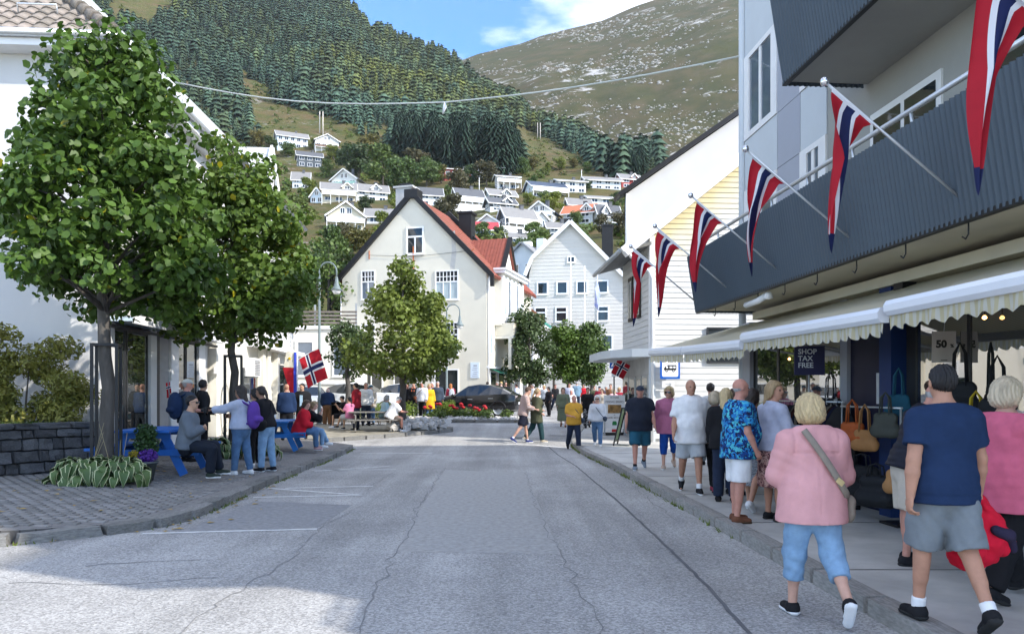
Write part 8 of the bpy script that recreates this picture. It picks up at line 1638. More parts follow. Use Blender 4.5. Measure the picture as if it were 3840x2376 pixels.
   fr = hx(0, 0.062, 0.062); n1 = Mh @ np.array([0, 0.80, -0.60]); X, Y, Z = np.meshgrid(*f.ax, indexing='ij', sparse=True); dd = (X - fr[0]) * n1[0] + (Y - fr[1]) * n1[1] + (Z - fr[2]) * n1[2]; wl = np.abs((X - hc[0]) * Mh[0, 0] + (Y - hc[1]) * Mh[1, 0] + (Z - hc[2]) * Mh[2, 0]); ly = (X - hc[0]) * Mh[0, 1] + (Y - hc[1]) * Mh[1, 1] + (Z - hc[2]) * Mh[2, 1]
   side = np.where(wl > 0.074 * k, 0.028 * k, 0.0) if hs in ('bob', 'puff', 'long') else 0.0
   f.D = np.maximum(f.D, (dd - side).astype(np.float32));
   if hs in ('short', 'crop', 'pony', 'bun'): lz = (X - hc[0]) * Mh[0, 2] + (Y - hc[1]) * Mh[1, 2] + (Z - hc[2]) * Mh[2, 2]; f.D = np.maximum(f.D, np.minimum(ly - 0.005 * k, 0.03 * k - lz).astype(np.float32))
   f.strands(0.0055 * k, seed, hc)
  me = f.mesh('hair'); me and (me.materials.append(hm_), inst('hair', me, e))
 if hs == 'cap':
  f = Field(hc - 0.2 * k, hc + 0.24 * k, min(h, 0.018)); f.ell(hx(0, -0.012, 0.045), np.array([0.088, 0.108, 0.082]) * k, 0.01, Mh); f.cut(hx(0, 0, 0.03), -Mh[:, 2]); f.cone(hx(0, 0.08, 0.035), hx(0, 0.155, 0.022), 0.07 * k, 0.055 * k, 0.01, (Mh[:, 2], 0.12)); me = f.mesh('cap'); me.materials.append(pose.get('capm') or cloth_m('cap_navy', (0.03, 0.04, 0.06))); inst('cap', me, e)
 q = MB(); dk = mat('eye_dark', (0.02, 0.015, 0.012), rough=0.3); s_ = k
 if not glasses or glasses == 'clear':
  for sd in (-1, 1): c = hx(sd * 0.031, 0.077, 0.008); MB().lathe([(0.0, -0.009 * k), (0.012 * k, -0.004 * k), (0.012 * k, 0.004 * k), (0.0, 0.009 * k)], tuple(c), 8).build('eye', dk, e)
 q = MB(); q.tube([hx(-0.024, 0.079, -0.05), hx(0, 0.092, -0.049), hx(0.024, 0.079, -0.05)], [0.004 * k, 0.008 * k, 0.004 * k], 6); q.build('mouth', mat('lips', (0.30, 0.11, 0.09), rough=0.5), e)
 if glasses:
  q = MB(); mg = mat('sunglass', (0.01, 0.01, 0.012), rough=0.1, spec=0.7)
  for sd in (-1, 1):
   if glasses == 'dark': q.add([hx(sd * 0.005, 0.103, 0.026), hx(sd * 0.066, 0.086, 0.026), hx(sd * 0.062, 0.086, -0.012), hx(sd * 0.012, 0.103, -0.014)], [(0, 1, 2, 3), (3, 2, 1, 0)])
   else: q.tube([hx(sd * 0.006, 0.100, 0.02), hx(sd * 0.06, 0.088, 0.02), hx(sd * 0.058, 0.088, -0.012), hx(sd * 0.012, 0.100, -0.012), hx(sd * 0.006, 0.100, 0.02)], 0.0025 * k, 5)
   q.tube([hx(sd * 0.066, 0.086, 0.02), hx(sd * 0.083, -0.01, 0.015)], 0.003 * k, 5)
  q.build('glasses', mg, e)
 e['_k'] = k
 for fn in extra: fn(e, J, k, hx, h, w)
 del e['_k']
 return e, J
def W(e, p):                                       # local point of a figure to the world
 a = e.rotation_euler[2]; c, s = math.cos(a), math.sin(a); return Vector((e.location.x + p[0] * c - p[1] * s, e.location.y + p[0] * s + p[1] * c, e.location.z + p[2]))
def sdf_thing(name, e, label, cat, lo, hi, h, m, fn, group=None, part='body'):
 """a carried thing of its own, shaped by fn(field) in the figure's frame"""
 t = empty(name, e.location, e.rotation_euler[2], label, cat, group); f = Field(lo, hi, h); fn(f); me = f.mesh(part); me.materials.append(m); inst(part, me, t); return t
def shoulder_bag(label, m, side, strap_m=None, size=(0.16, 0.07, 0.12), drop=-0.12, cross=True, fw=0.0, strap_w=0.02):
 def fn(e, J, k, hx, h, w):
  c = J['hip'] + np.array([side * (0.20 * w + 0.06), 0.02 + fw, drop]) * k; c = c if not pose_side else c
  def f_(f): f.ell(c, np.array([size[1] + 0.02, size[0], size[2]]) * k, 0.01); f.ell(c + np.array([0, 0, size[2] * 0.35]) * k, np.array([size[1] + 0.03, size[0] * 1.03, size[2] * 0.6]) * k, 0.01); f.folds(0.004, 5, 40)
  t = sdf_thing('shoulder_bag', e, label, 'bag', c - 0.3 * k, c + 0.3 * k, min(h, 0.015), m, f_)
  up = np.array([0, 0, 1.0]); s2 = J['sL' if side > 0 else 'sR'] if cross else J['sR' if side > 0 else 'sL']; top_ = s2 * 0.72 + J['neck'] * 0.28 + np.array([0, 0, 0.062]) * k
  rb_, rf_ = 0.155 * w, 0.16 * w
  q = MB()
  for sg in (-1, 1):
   pts = []
   for i in range(13):
    t_ = i / 12; p = top_ * (1 - t_) + c * t_; mid = J['chest'] * (1 - t_) + J['hip'] * t_; bulge = sg * (0.135 * w + 0.035) * k * math.sin(math.pi * min(1, t_ * 1.05)) ** 0.6; pts.append(p + np.array([0, bulge, 0]))
   q.tube(pts, strap_w * 0.6 * k, 6)
  q.build('strap', strap_m or m, t)
 pose_side = False
 return fn
def backpack(label, m, size=(0.17, 0.11, 0.25)):
 def fn(e, J, k, hx, h, w):
  c = J['chest'] + np.array([0, -(0.13 * w + 0.12), -0.10]) * k
  def f_(f): f.ell(c, np.array(size) * k, 0.02); f.cone(c + np.array([0, 0.0, -0.14]) * k, c + np.array([0, 0.0, 0.12]) * k, 0.155 * k, 0.12 * k, 0.04, (np.array([0, 1.0, 0]), 0.7)); f.cone(c + np.array([-0.08, -0.10, -0.1]) * k, c + np.array([0.08, -0.10, -0.1]) * k, 0.06 * k, 0.06 * k, 0.03); f.folds(0.004, 3, 40)
  t = sdf_thing('backpack', e, label, 'backpack', c - 0.36 * k, c + 0.36 * k, min(h, 0.016), m, f_); q = MB()
  for nm in 'LR': S = J['s' + nm]; q.tube([c + np.array([S[0] * 0.5 - c[0] * 0.5, 0.06, 0.17 * k]), S * 0.8 + J['neck'] * 0.2 + np.array([0, -0.02, 0.075]) * k, S * 0.85 + J['chest'] * 0.15 + np.array([0, 0.13 * w, -0.02]) * k, S * 0.7 + J['chest'] * 0.3 + np.array([0, 0.10 * w, -0.22]) * k, c + np.array([S[0] * 0.7, 0.05, -0.2]) * k], 0.022 * k, 6)
  q.build('strap', m, t)
 return fn
# ---- the crowd
C_ = cloth_m
white_c = C_('white_cotton', (0.72, 0.72, 0.72)); navy_c = C_('navy_cotton', (0.014, 0.030, 0.075)); grey_sh = C_('grey_twill', (0.17, 0.19, 0.205)); pink_c = C_('pink_corduroy', (0.62, 0.315, 0.315), var=0.06); jean_p = C_('pale_denim', (0.20, 0.32, 0.46), var=0.2); jean_m = C_('mid_denim', (0.08, 0.15, 0.26), var=0.25); jean_d = C_('dark_denim', (0.018, 0.026, 0.05), var=0.25)
black_c = C_('black_cotton', (0.013, 0.013, 0.015)); beige_c = C_('beige_cotton', (0.50, 0.44, 0.36)); red_c = C_('red_wool', (0.52, 0.016, 0.03)); lav_c = C_('lavender_knit', (0.40, 0.42, 0.52)); mauve_c = C_('mauve_fleece', (0.46, 0.16, 0.27)); yel_c = C_('mustard_cotton', (0.56, 0.30, 0.045)); teal_c = C_('teal_cotton', (0.02, 0.09, 0.14)); blue_cap = C_('cobalt', (0.01, 0.06, 0.28)); grey_k = C_('grey_knit', (0.11, 0.13, 0.155)); cardi = C_('rose_cardigan', (0.55, 0.12, 0.19)); olive_c = C_('olive_cotton', (0.07, 0.075, 0.045)); green_d = C_('sage_dress', (0.13, 0.15, 0.10)); purple_c = C_('purple_nylon', (0.10, 0.045, 0.26)); brown_c = C_('brown_cotton', (0.22, 0.11, 0.055)); maroon_c = C_('maroon_cotton', (0.22, 0.02, 0.035)); slate_c = C_('slate_jersey', (0.045, 0.06, 0.085)); ltgrey = C_('light_grey_cotton', (0.40, 0.42, 0.44)); yelrain = C_('yellow_raincoat', (0.62, 0.36, 0.02)); orange_c = C_('orange_scarf', (0.60, 0.16, 0.08)); tan_l = C_('tan_leather', (0.30, 0.22, 0.16)); brown_l = C_('brown_leather', (0.13, 0.045, 0.022)); black_l = C_('black_leather', (0.015, 0.015, 0.016)); denimj = C_('washed_denim', (0.14, 0.22, 0.29), var=0.2)
hawaii = pattern_m('hawaiian_print', [(0.01, 0.03, 0.12), (0.02, 0.16, 0.42), (0.01, 0.05, 0.20), (0.08, 0.42, 0.50), (0.015, 0.02, 0.06), (0.03, 0.24, 0.50)], 30); floral = pattern_m('floral_print', [(0.44, 0.24, 0.22), (0.10, 0.04, 0.05), (0.50, 0.32, 0.28), (0.20, 0.09, 0.09)], 30); plaid = pattern_m('plaid_shirt', [(0.36, 0.20, 0.15), (0.50, 0.40, 0.34), (0.25, 0.20, 0.22), (0.46, 0.30, 0.24)], 5.0, 'wave'); speck = pattern_m('grey_speckle', [(0.10, 0.11, 0.13), (0.30, 0.31, 0.33), (0.16, 0.17, 0.19)], 40, 'noise'); reddress = pattern_m('dark_print', [(0.02, 0.02, 0.025), (0.3, 0.3, 0.3), (0.015, 0.015, 0.015), (0.02, 0.02, 0.02)], 22)
SHB = (C_('shoe_black', (0.016, 0.016, 0.018)), C_('sole_dark', (0.03, 0.03, 0.03))); SHW = (C_('shoe_white', (0.68, 0.68, 0.68)), C_('sole_white', (0.7, 0.7, 0.7))); SHBW = (C_('shoe_black', (0.016, 0.016, 0.018)), C_('sole_white', (0.7, 0.7, 0.7))); SHBR = (C_('shoe_brown', (0.14, 0.06, 0.035)), C_('sole_brown', (0.08, 0.05, 0.03))); SHG = (C_('shoe_greyblue', (0.20, 0.24, 0.28)), C_('sole_white', (0.7, 0.7, 0.7))); SHBL = (C_('shoe_blue', (0.03, 0.04, 0.14)), C_('sole_white', (0.7, 0.7, 0.7)))
WALK = dict(hipL=14, kneeL=6, hipR=-13, kneeR=24, footR=32, armL=-14, armR=14, elbL=15, elbR=18); WALK2 = dict(hipR=14, kneeR=6, hipL=-13, kneeL=24, footL=32, armR=-14, armL=14, elbL=18, elbR=15); STAND = dict(hipL=3, hipR=-2, elbL=14, elbR=14)
def mix(a, **k): d = dict(a); d.update(k); return d
def put(u, vf, vh, head, label, topf=sw, Y=None, H=None, zoff=0.0, **kw):
 if Y is None: g = G(u, vf, topf)
 else: x = (u - U0) / F * Y; g = Vector((x, Y, topf(x, Y)))
 H = H or min(1.98, max(1.2, (vf - vh) / F * g.y)); return person(g.x, g.y, g.z + zoff, head, H, label, **kw)
def red_jacket(e, J, k, hx, h, w):
 c = J['wR'] + np.array([0.0, 0.02, -0.10]) * k
 def f_(f):
  f.cone(c + np.array([0, 0.02, 0.02]), c + np.array([0.10, 0.05, -0.22]), 0.07, 0.12, 0.05); f.cone(c + np.array([0.02, 0.0, -0.05]), c + np.array([-0.10, 0.0, -0.33]), 0.07, 0.11, 0.05); f.cone(c + np.array([0.1, 0.03, -0.15]), c + np.array([0.22, 0.05, -0.30]), 0.09, 0.085, 0.04, cb=0.0); f.ell(c + np.array([0.02, 0.03, -0.30]), (0.17, 0.11, 0.14), 0.06); f.folds(0.022, 9, 30)
 t = sdf_thing('red_jacket', e, 'red jacket carried over the hand of the man in navy', 'jacket', c - np.array([0.4, 0.3, 0.6]), c + np.array([0.45, 0.3, 0.2]), 0.009, C_('red_nylon', (0.60, 0.012, 0.035)), f_, part='shell')
 f = Field(c - 0.5, c + 0.5, 0.01); f.cone(c + np.array([0.08, -0.075, -0.16]), c + np.array([0.18, -0.055, -0.20]), 0.035, 0.04, 0.03); f.cone(c + np.array([0.20, -0.045, -0.2]), c + np.array([0.24, -0.03, -0.30]), 0.035, 0.03, 0.03); f.folds(0.008, 4, 40); me = f.mesh('lining'); me.materials.append(C_('violet_lining', (0.03, 0.024, 0.05))); inst('lining', me, t)
put(3540, 2345, 1383, 2, 'man in navy t-shirt and grey shorts walking away, nearest the camera', skin='tan', hair='black', hs='crop', pose=dict(hipL=10, kneeL=5, hipR=-12, kneeR=20, footR=36, armL=-10, outL=13, elbL=8, armR=6, outR=17, elbR=10, gripR=0.9, turn=6), top=(navy_c, 0.64, -0.12, 0.018), bottom=(grey_sh, 0.98, 0.032), shoes=SHB, socks=(white_c, 0.16), build=1.12, belly=0.35, seams=(('z', 0.905, -0.3, 0.3),), extra=(red_jacket,))
def cardi_bag(e, J, k, hx, h, w):
 c = J['hip'] + np.array([-0.05, 0.20, 0.02]) * k
 sdf_thing('handbag', e, 'taupe handbag held by the woman in the rose cardigan', 'bag', c - 0.4, c + 0.4, 0.012, C_('taupe_leather', (0.30, 0.25, 0.21)), lambda f: (f.cone(c + np.array([-0.12, 0, -0.08]), c + np.array([0.12, 0.0, -0.08]), 0.12, 0.12, 0.03, (np.array([0, 1.0, 0]), 0.4)), f.cone(c + np.array([-0.12, 0, 0.06]), c + np.array([0.12, 0, 0.06]), 0.08, 0.08, 0.04, (np.array([0, 1.0, 0]), 0.45))))
 q = MB(); [q.tube([hx(sd * 0.05, 0.0, -0.13), J['chest'] + np.array([sd * 0.07, 0.165, 0.06]) * k, J['chest'] + np.array([sd * 0.08, 0.17, -0.28]) * k], 0.018 * k, 6) for sd in (-1, 1)]; q.build('scarf', C_('coral_scarf', (0.62, 0.28, 0.26)), e)
 f = Field(J['chest'] - 0.4 * k, J['chest'] + 0.45 * k, h); f.cone(J['hip'] + np.array([0, 0.06, 0.0]) * k, J['chest'] + np.array([0, 0.065, 0.06]) * k, 0.155 * k * w, 0.14 * k * w, 0.03, (np.array([0, 1.0, 0]), 0.75)); f.cut(J['chest'] + np.array([0, 0.10, 0]) * k, (0, -1, 0)); f.folds(0.008, 6, 30); me = f.mesh('blouse'); me and (me.materials.append(C_('cream_blouse', (0.62, 0.60, 0.54))), inst('blouse', me, e))
put(3770, 2275, 1445, -68, 'woman in rose cardigan and black trousers at the right edge', Y=6.0, H=1.70, skin='pale', hair='ash', hs='bob', pose=dict(hipL=22, kneeL=6, hipR=-14, kneeR=14, footR=20, elbL=80, inL=25, armL=10, elbR=85, inR=25, armR=12), top=(cardi, 1.85, -0.22, 0.045), bottom=(black_c, 2, 0.02), shoes=SHB, build=1.2, female=True, belly=0.2, glasses='clear', extra=(cardi_bag,))
put(3405, 2110, 1410, -98, 'man in black quilted jacket and beige shorts bending to the shop window', skin='ruddy', hair='grey', hs='bald', H=1.72, pose=dict(lean=17, nod=18, hipL=4, hipR=-2, elbL=70, elbR=75, armL=25, armR=25), top=(C_('black_quilt', (0.012, 0.013, 0.022), rough=0.5), 1.95, -0.06, 0.04, 'puffer'), bottom=(beige_c, 0.95, 0.03), shoes=SHB, glasses='clear')
def pink_bag(e, J, k, hx, h, w):
 c = J['hip'] + np.array([0.285, 0.06, -0.06]) * k; m = C_('taupe_suede', (0.26, 0.22, 0.18))
 t = sdf_thing('crossbody_bag', e, 'taupe crossbody bag on the hip of the woman in pink', 'bag', c - 0.3, c + 0.3, 0.009, m, lambda f: (f.cone(c + np.array([0, -0.07, -0.04]), c + np.array([0, 0.07, -0.04]), 0.085, 0.085, 0.03, (np.array([1.0, 0, 0]), 0.5)), f.cone(c + np.array([0.01, -0.08, 0.03]), c + np.array([0.01, 0.08, 0.03]), 0.055, 0.055, 0.02, (np.array([1.0, 0, 0]), 0.7)), f.folds(0.005, 3, 50)))
 S = J['sL'] * 0.62 + J['neck'] * 0.38 + np.array([0, 0, 0.070]) * k; vs_ = []; fs = []; N = 16
 for i in range(N + 1):
  t_ = i / N; p = S * (1 - t_) + c * t_; back = -(0.165 * w) * k * (math.sin(math.pi * min(1, 0.12 + t_ * 0.80)) ** 0.45) - 0.012; p = np.array([p[0], back + (c[1] + 0.17) * max(0, t_ - 0.85) / 0.15 * 0.9, p[2]]); d_ = (c - S) / np.linalg.norm(c - S); n_ = np.array([-d_[2], 0, d_[0]]); n_ /= np.linalg.norm(n_)
  vs_ += [p - n_ * 0.024, p + n_ * 0.024, p - n_ * 0.024 + np.array([0, 0.006, 0]), p + n_ * 0.024 + np.array([0, 0.006, 0])]
 for i in range(N): a = 4 * i; fs += [(a, a + 1, a + 5, a + 4), (a + 2, a + 6, a + 7, a + 3), (a, a + 4, a + 6, a + 2), (a + 1, a + 3, a + 7, a + 5)]
 MB().add(vs_, fs, 0, True).build('strap', m, t)
 b = S * 0.35 + c * 0.65; MB().box(-0.03, 0.03, -0.004, 0.004, -0.02, 0.02).build('buckle', mat('brass', (0.5, 0.4, 0.22), rough=0.3, metal=0.8), t, (b[0], -(0.165 * w) * k * 0.95 - 0.02, b[2]), (0, R(40), 0))
 q = MB(); q.bar(J['chest'] + np.array([-0.17, -0.155 * w, 0.04]) * k, J['chest'] + np.array([0.17, -0.155 * w, 0.04]) * k, 0.006, 0.004); q.build('yoke_seam', pink_c, e)
put(3045, 2312, 1493, 0, 'woman in pink jacket and rolled jeans walking away on the road', topf=gz, skin='pale', hair='blond', hs='puff', pose=dict(hipL=8, kneeL=4, hipR=-14, kneeR=30, footR=58, armL=20, elbL=80, outL=13, inL=35, armR=12, elbR=75, outR=15, inR=30, turn=16, nod=6, spread=4), top=(pink_c, 1.75, -0.18, 0.050, 'collar'), bottom=(jean_p, 1.52, 0.020), shoes=SHBW, build=1.07, female=True, belly=0.25, seams=(('x', 0.0, 0.8, 1.28), ('z', 1.26, -0.17, 0.17), ('x', -0.165, 1.26, 1.42), ('x', 0.165, 1.26, 1.42)), extra=(pink_bag,))
put(2770, 1955, 1422, -82, 'man in blue patterned shirt and white shorts standing in profile', skin='ruddy', hair='grey', hs='bald', pose=dict(hipL=2, hipR=-3, armL=-4, elbL=10, armR=4, elbR=20), top=(hawaii, 0.75, -0.16, 0.035), bottom=(white_c, 1.0, 0.03), shoes=SHBR, build=1.2, belly=0.8)
put(2900, 1948, 1412, -75, 'woman with long blond hair in lavender sweater and floral skirt', skin='tan', hair='dblond', hs='long', H=1.74, pose=dict(turn=62, armL=15, elbL=75, inL=30, armR=15, elbR=80, inR=25), top=(lav_c, 2, -0.06, 0.028, 'vneck'), bottom=('skirt', floral, 0.42), shoes=SHB, female=True, build=1.05)
put(2822, 1912, 1440, -40, 'person in black top and grey speckled dress behind the blonde woman', skin='tan', hair='dark', hs='long', H=1.66, pose=mix(WALK, turn=20), top=(black_c, 2, -0.02, 0.02), bottom=('skirt', speck, 0.34), shoes=SHW, female=True)
put(2722, 1880, 1452, -20, 'woman with long blond hair in black top and dark jeans seen from behind', skin='pale', hair='blond', hs='long', H=1.66, pose=dict(armL=10, elbL=25, elbR=30), top=(black_c, 1.9, -0.12, 0.035), bottom=(jean_d, 2, 0.02), shoes=SHB, female=True, build=1.1)
put(2680, 1842, 1462, -50, 'woman in washed denim jacket with a black bag', skin='pale', hair='ash', hs='bob', H=1.62, pose=dict(armL=30, elbL=60, elbR=30, hipL=10, hipR=-8), top=(denimj, 2, -0.04, 0.035), bottom=(black_c, 2, 0.01), shoes=(C_('shoe_red', (0.3, 0.05, 0.08)), C_('sole_dark', (0.03, 0.03, 0.03))), female=True, extra=(shoulder_bag('black shoulder bag of the woman in denim', black_l, -1, size=(0.15, 0.09, 0.16)),))
put(2752, 1900, 1462, -60, 'dark-haired woman half hidden behind the patterned shirt', skin='tan', hair='brown', hs='long', Y=12.3, H=1.66, pose=STAND, top=(black_c, 2, -0.1, 0.02), bottom=(jean_d, 2, 0.015), female=True)
put(2590, 1846, 1422, 172, 'tall bald man in white polo and grey shorts walking towards the camera', skin='tan', hair='grey', hs=None, pose=mix(WALK, outL=13, outR=13, turn=-14), top=(white_c, 0.8, -0.17, 0.03, 'collar'), bottom=(ltgrey, 0.88, 0.03), shoes=SHBW, socks=(white_c, 0.2), build=1.18, belly=0.45)
put(2668, 1770, 1437, 20, 'dark-haired man in white shirt by the white house', skin='pale', hair='dark', hs='short', Y=17.4, H=1.85, pose=mix(WALK, turn=45, elbR=60), top=(white_c, 2, -0.1, 0.03), bottom=(grey_sh, 2, 0.02))
put(2508, 1756, 1450, 170, 'woman in mauve jacket and cobalt cropped trousers wearing sunglasses', skin='pale', hair='blond', hs='bob', pose=mix(WALK2, turn=20), top=(mauve_c, 2, -0.18, 0.045, 'jacket'), bottom=(blue_cap, 1.45, 0.015), shoes=(C_('shoe_nude', (0.5, 0.38, 0.3)), C_('sole_white', (0.7, 0.7, 0.7))), female=True, glasses='dark')
put(2400, 1760, 1445, 176, 'older man in navy gilet, teal shorts and cap walking towards the camera', skin='ruddy', hair='white', hs='cap', pose=mix(WALK2, outL=15, outR=15), top=(C_('navy_gilet', (0.018, 0.022, 0.035)), 0.62, -0.12, 0.04, 'collar'), bottom=(teal_c, 0.95, 0.035), shoes=SHG, socks=(black_c, 0.15), build=1.2, belly=0.55)
put(2240, 1673, 1482, 168, 'white-haired woman in grey hoodie and jeans with sunglasses', skin='pale', hair='white', hs='bob', pose=mix(WALK, elbL=60, inL=30), top=(C_('pale_grey_hoodie', (0.52, 0.53, 0.55)), 2, -0.08, 0.035), bottom=(jean_m, 2, 0.015), shoes=SHW, female=True, build=1.08, glasses='dark', extra=(shoulder_bag('navy patterned crossbody bag of the white-haired woman', slate_c, -1, fw=0.08, size=(0.12, 0.05, 0.09), drop=0.02),))
put(2152, 1685, 1480, 190, 'bald man in mustard polo shirt walking at the kerb', topf=gz, skin='ruddy', hair='white', hs='bald', pose=mix(WALK, elbR=70, inR=35, armR=10), top=(yel_c, 0.85, -0.14, 0.035, 'collar'), bottom=(jean_d, 2, 0.02), shoes=SHB, build=1.12, belly=0.45, extra=(shoulder_bag('dark crossbody pouch of the man in mustard', slate_c, -1, size=(0.1, 0.05, 0.09), drop=0.0),))
put(1962, 1660, 1447, -80, 'man in plaid shirt and navy shorts crossing the road', topf=gz, skin='pale', hair='brown', hs='short', pose=mix(WALK, lean=8, nod=22, elbL=60, elbR=60), top=(plaid, 1.8, -0.1, 0.028), bottom=(C_('navy_shorts', (0.015, 0.017, 0.03)), 0.9, 0.03), shoes=SHBL, socks=(white_c, 0.12))
put(2012, 1658, 1455, -72, 'woman in olive jacket crossing beside the man in plaid', topf=gz, skin='pale', hair='dblond', hs='pony', pose=mix(WALK2, elbL=60, elbR=60, nod=8), top=(olive_c, 1.9, -0.30, 0.04), bottom=(C_('bottle_green', (0.02, 0.05, 0.055)), 2, 0.02), shoes=(C_('shoe_beige', (0.4, 0.34, 0.25)), C_('sole_white', (0.7, 0.7, 0.7))), female=True)
put(2112, 1600, 1453, 172, 'woman in sage green dress carrying a brown bag', topf=gz, skin='pale', hair='brown', hs='long', pose=WALK, top=(green_d, 1.8, -0.1, 0.04), bottom=('skirt', green_d, 0.25), shoes=SHBR, female=True, build=1.2, extra=(shoulder_bag('brown paper-like shopping bag beside the sage dress', brown_c, -1, size=(0.13, 0.06, 0.2), drop=-0.4, cross=False),))
put(2142, 1585, 1462, 178, 'bald man in white polo behind the man in mustard', topf=gz, skin='ruddy', hair='white', hs='bald', pose=STAND, top=(white_c, 0.8, -0.14, 0.03), bottom=(beige_c, 0.9, 0.03), build=1.15, belly=0.4)
put(2204, 1603, 1452, 184, 'woman in black dress with black bag walking on the far pavement', skin='pale', hair='brown', hs='bun', pose=WALK2, top=(black_c, 0.8, -0.1, 0.03), bottom=(reddress, 2, 0.05), shoes=SHB, female=True, build=1.15, extra=(shoulder_bag('black shoulder bag of the woman in black', black_l, 1),))
FAR = [(2000, 1440, 43.5, 90, 'short', 'grey', white_c, jean_d, 'white-shirted man'), (1938, 1438, 45.5, 60, 'short', 'dark', lav_c, jean_m, 'man in pale blue shirt'), (2040, 1448, 46, 150, 'long', 'blond', ltgrey, black_c, 'woman in light grey'), (2058, 1462, 41, 120, 'long', 'black', black_c, black_c, 'woman in black'), (2082, 1440, 47, 200, 'short', 'dark', black_c, jean_d, 'man in black'), (2135, 1436, 45, 180, 'short', 'brown', lav_c, jean_m, 'man in pale blue with folded arms'), (2163, 1430, 48, 10, 'short', 'grey', denimj, jean_d, 'man in denim blue'), (2248, 1447, 40, 170, 'cap', 'dark', maroon_c, black_c, 'man in maroon with a dark cap'), (2272, 1450, 43, 200, 'short', 'grey', slate_c, jean_d, 'man in slate jacket'), (2290, 1440, 41, 160, 'short', 'brown', brown_c, jean_d, 'man in brown jacket'), (2300, 1456, 37, 30, 'long', 'ash', C_('blush_knit', (0.62, 0.36, 0.38)), jean_m, 'woman in blush pink seen from behind'), (2322, 1452, 39, 190, 'bob', 'blond', maroon_c, black_c, 'woman in maroon'), (2258, 1466, 36, 150, 'long', 'brown', beige_c, black_c, 'woman in beige'), (1990, 1445, 47.5, 40, 'short', 'brown', beige_c, jean_d, 'man in beige'), (2188, 1452, 50, 170, 'long', 'dark', red_c, black_c, 'woman in red'), (2228, 1455, 44, 200, 'bun', 'brown', olive_c, jean_d, 'woman in olive')]
for i, (u, vh, Y, hd, hs, hc_, tm, bm, lab) in enumerate(FAR):
 H = min(1.86, max(1.55, CZ + (V0 - vh) / F * Y - gz(0, Y))); put(u, 0, 0, hd, lab + ' in the crowd at the far junction', topf=gz, Y=Y, H=H, skin=('pale', 'ruddy', 'tan')[i % 3], hair=hc_, hs=hs, pose=(STAND, WALK, WALK2)[i % 3], top=(tm, 1.9 if i % 2 else 1.2, -0.12, 0.03), bottom=(bm, 2, 0.02), female=hs in ('long', 'bob', 'bun'), group='crowd at the far junction')
for i, (u, hd, hs, hc_, tm, lab) in enumerate([(1828, -20, 'bun', 'dark', maroon_c, 'dark-haired woman in maroon by the cream house corner'), (1866, 120, 'short', 'grey', purple_c, 'grey-haired person in purple by the shop windows'), (1880, 30, 'cap', 'ash', ltgrey, 'person in a straw-coloured hat by the shop windows'), (1896, 200, 'long', 'black', black_c, 'woman with long black hair by the shop windows')]):
 pz = dict(STAND);
 if hs == 'cap': pz['capm'] = C_('straw', (0.5, 0.36, 0.16))
 put(u, 0, 0, hd, lab, topf=gz, Y=47.2, H=1.74, skin='pale', hair=hc_, hs=hs, pose=pz, top=(tm, 1.9, -0.12, 0.03), bottom=(jean_d, 2, 0.02), female=True)
def seat_at(u, Y, head, label, seat, **kw):          # somebody sitting, hips at seat height
 x = (u - U0) / F * Y; g = sw(x, Y) if Y < 26 else gz(x, Y) + 0.12; pose = mix(dict(hipL=86, kneeL=84, hipR=82, kneeR=80), **kw.pop('pose', {})); H = kw.pop('H', 1.72); J = skeleton(H, pose); sd = J['hip'][2] - 0.115 * J['k']; return person(x, Y, g + (seat - sd), head, H, label, pose=pose, **kw)
seat_at(700, 13.9, -78, 'seated man in grey sweater and sunglasses on the blue picnic bench', 0.54, H=1.86, skin='asian', hair='black', hs='short', pose=dict(lean=6, elbL=105, inL=50, armL=15, elbR=105, inR=50, armR=15, kneeL=74, kneeR=86, turn=18), top=(grey_k, 1.95, -0.10, 0.028), bottom=(C_('black_navy', (0.013, 0.017, 0.026)), 2, 0.02), shoes=(C_('shoe_lime', (0.03, 0.04, 0.03)), C_('sole_white', (0.7, 0.7, 0.7))), glasses='dark', build=1.08, belly=0.2)
put(700, 0, 1405, -40, 'man in pale cap with a navy backpack behind the blue table', Y=17.0, H=1.80, skin='ruddy', hair='grey', hs='cap', pose=dict(turn=30, elbL=70, elbR=75, capm=C_('pale_cap', (0.46, 0.47, 0.42))), top=(slate_c, 0.8, -0.12, 0.03), bottom=(jean_d, 2, 0.02), build=1.1, extra=(backpack('large navy backpack worn by the man in the cap', navy_c, (0.19, 0.14, 0.28)),))
put(758, 0, 1412, -60, 'dark-haired man in black jacket over a grey shirt by the shopfront', Y=17.6, H=1.80, skin='asian', hair='black', hs='short', pose=dict(turn=-40, elbL=60, inL=25, elbR=70), top=(C_('black_jacket', (0.018, 0.018, 0.02)), 1.95, -0.12, 0.035, 'jacket'), bottom=(black_c, 2, 0.02), shoes=SHB)
def camera_thing(e, J, k, hx, h, w):
 p = W(e, J['wL'] + J['dL'] * 0.11); t = empty('camera', p, e.rotation_euler[2], 'black camera with dangling strap held out by the photographing woman', 'camera'); MB().box(-0.065, 0.065, -0.03, 0.03, -0.045, 0.045).box(-0.025, 0.025, -0.025, 0.025, 0.045, 0.07).build('camera_body', M_BLACK, t); MB().lathe([(0.035, 0), (0.038, 0.05), (0.032, 0.08), (0, 0.08)], n=14).build('lens', M_BLACK, t, (0, 0.03, 0), (R(-90), 0, 0)); MB().tube([(0.065, 0, 0.03), (0.05, 0.01, -0.25), (0.02, 0.02, -0.48), (-0.03, 0.01, -0.42), (-0.065, 0, 0.03)], 0.012, 6).build('strap', black_c, t)
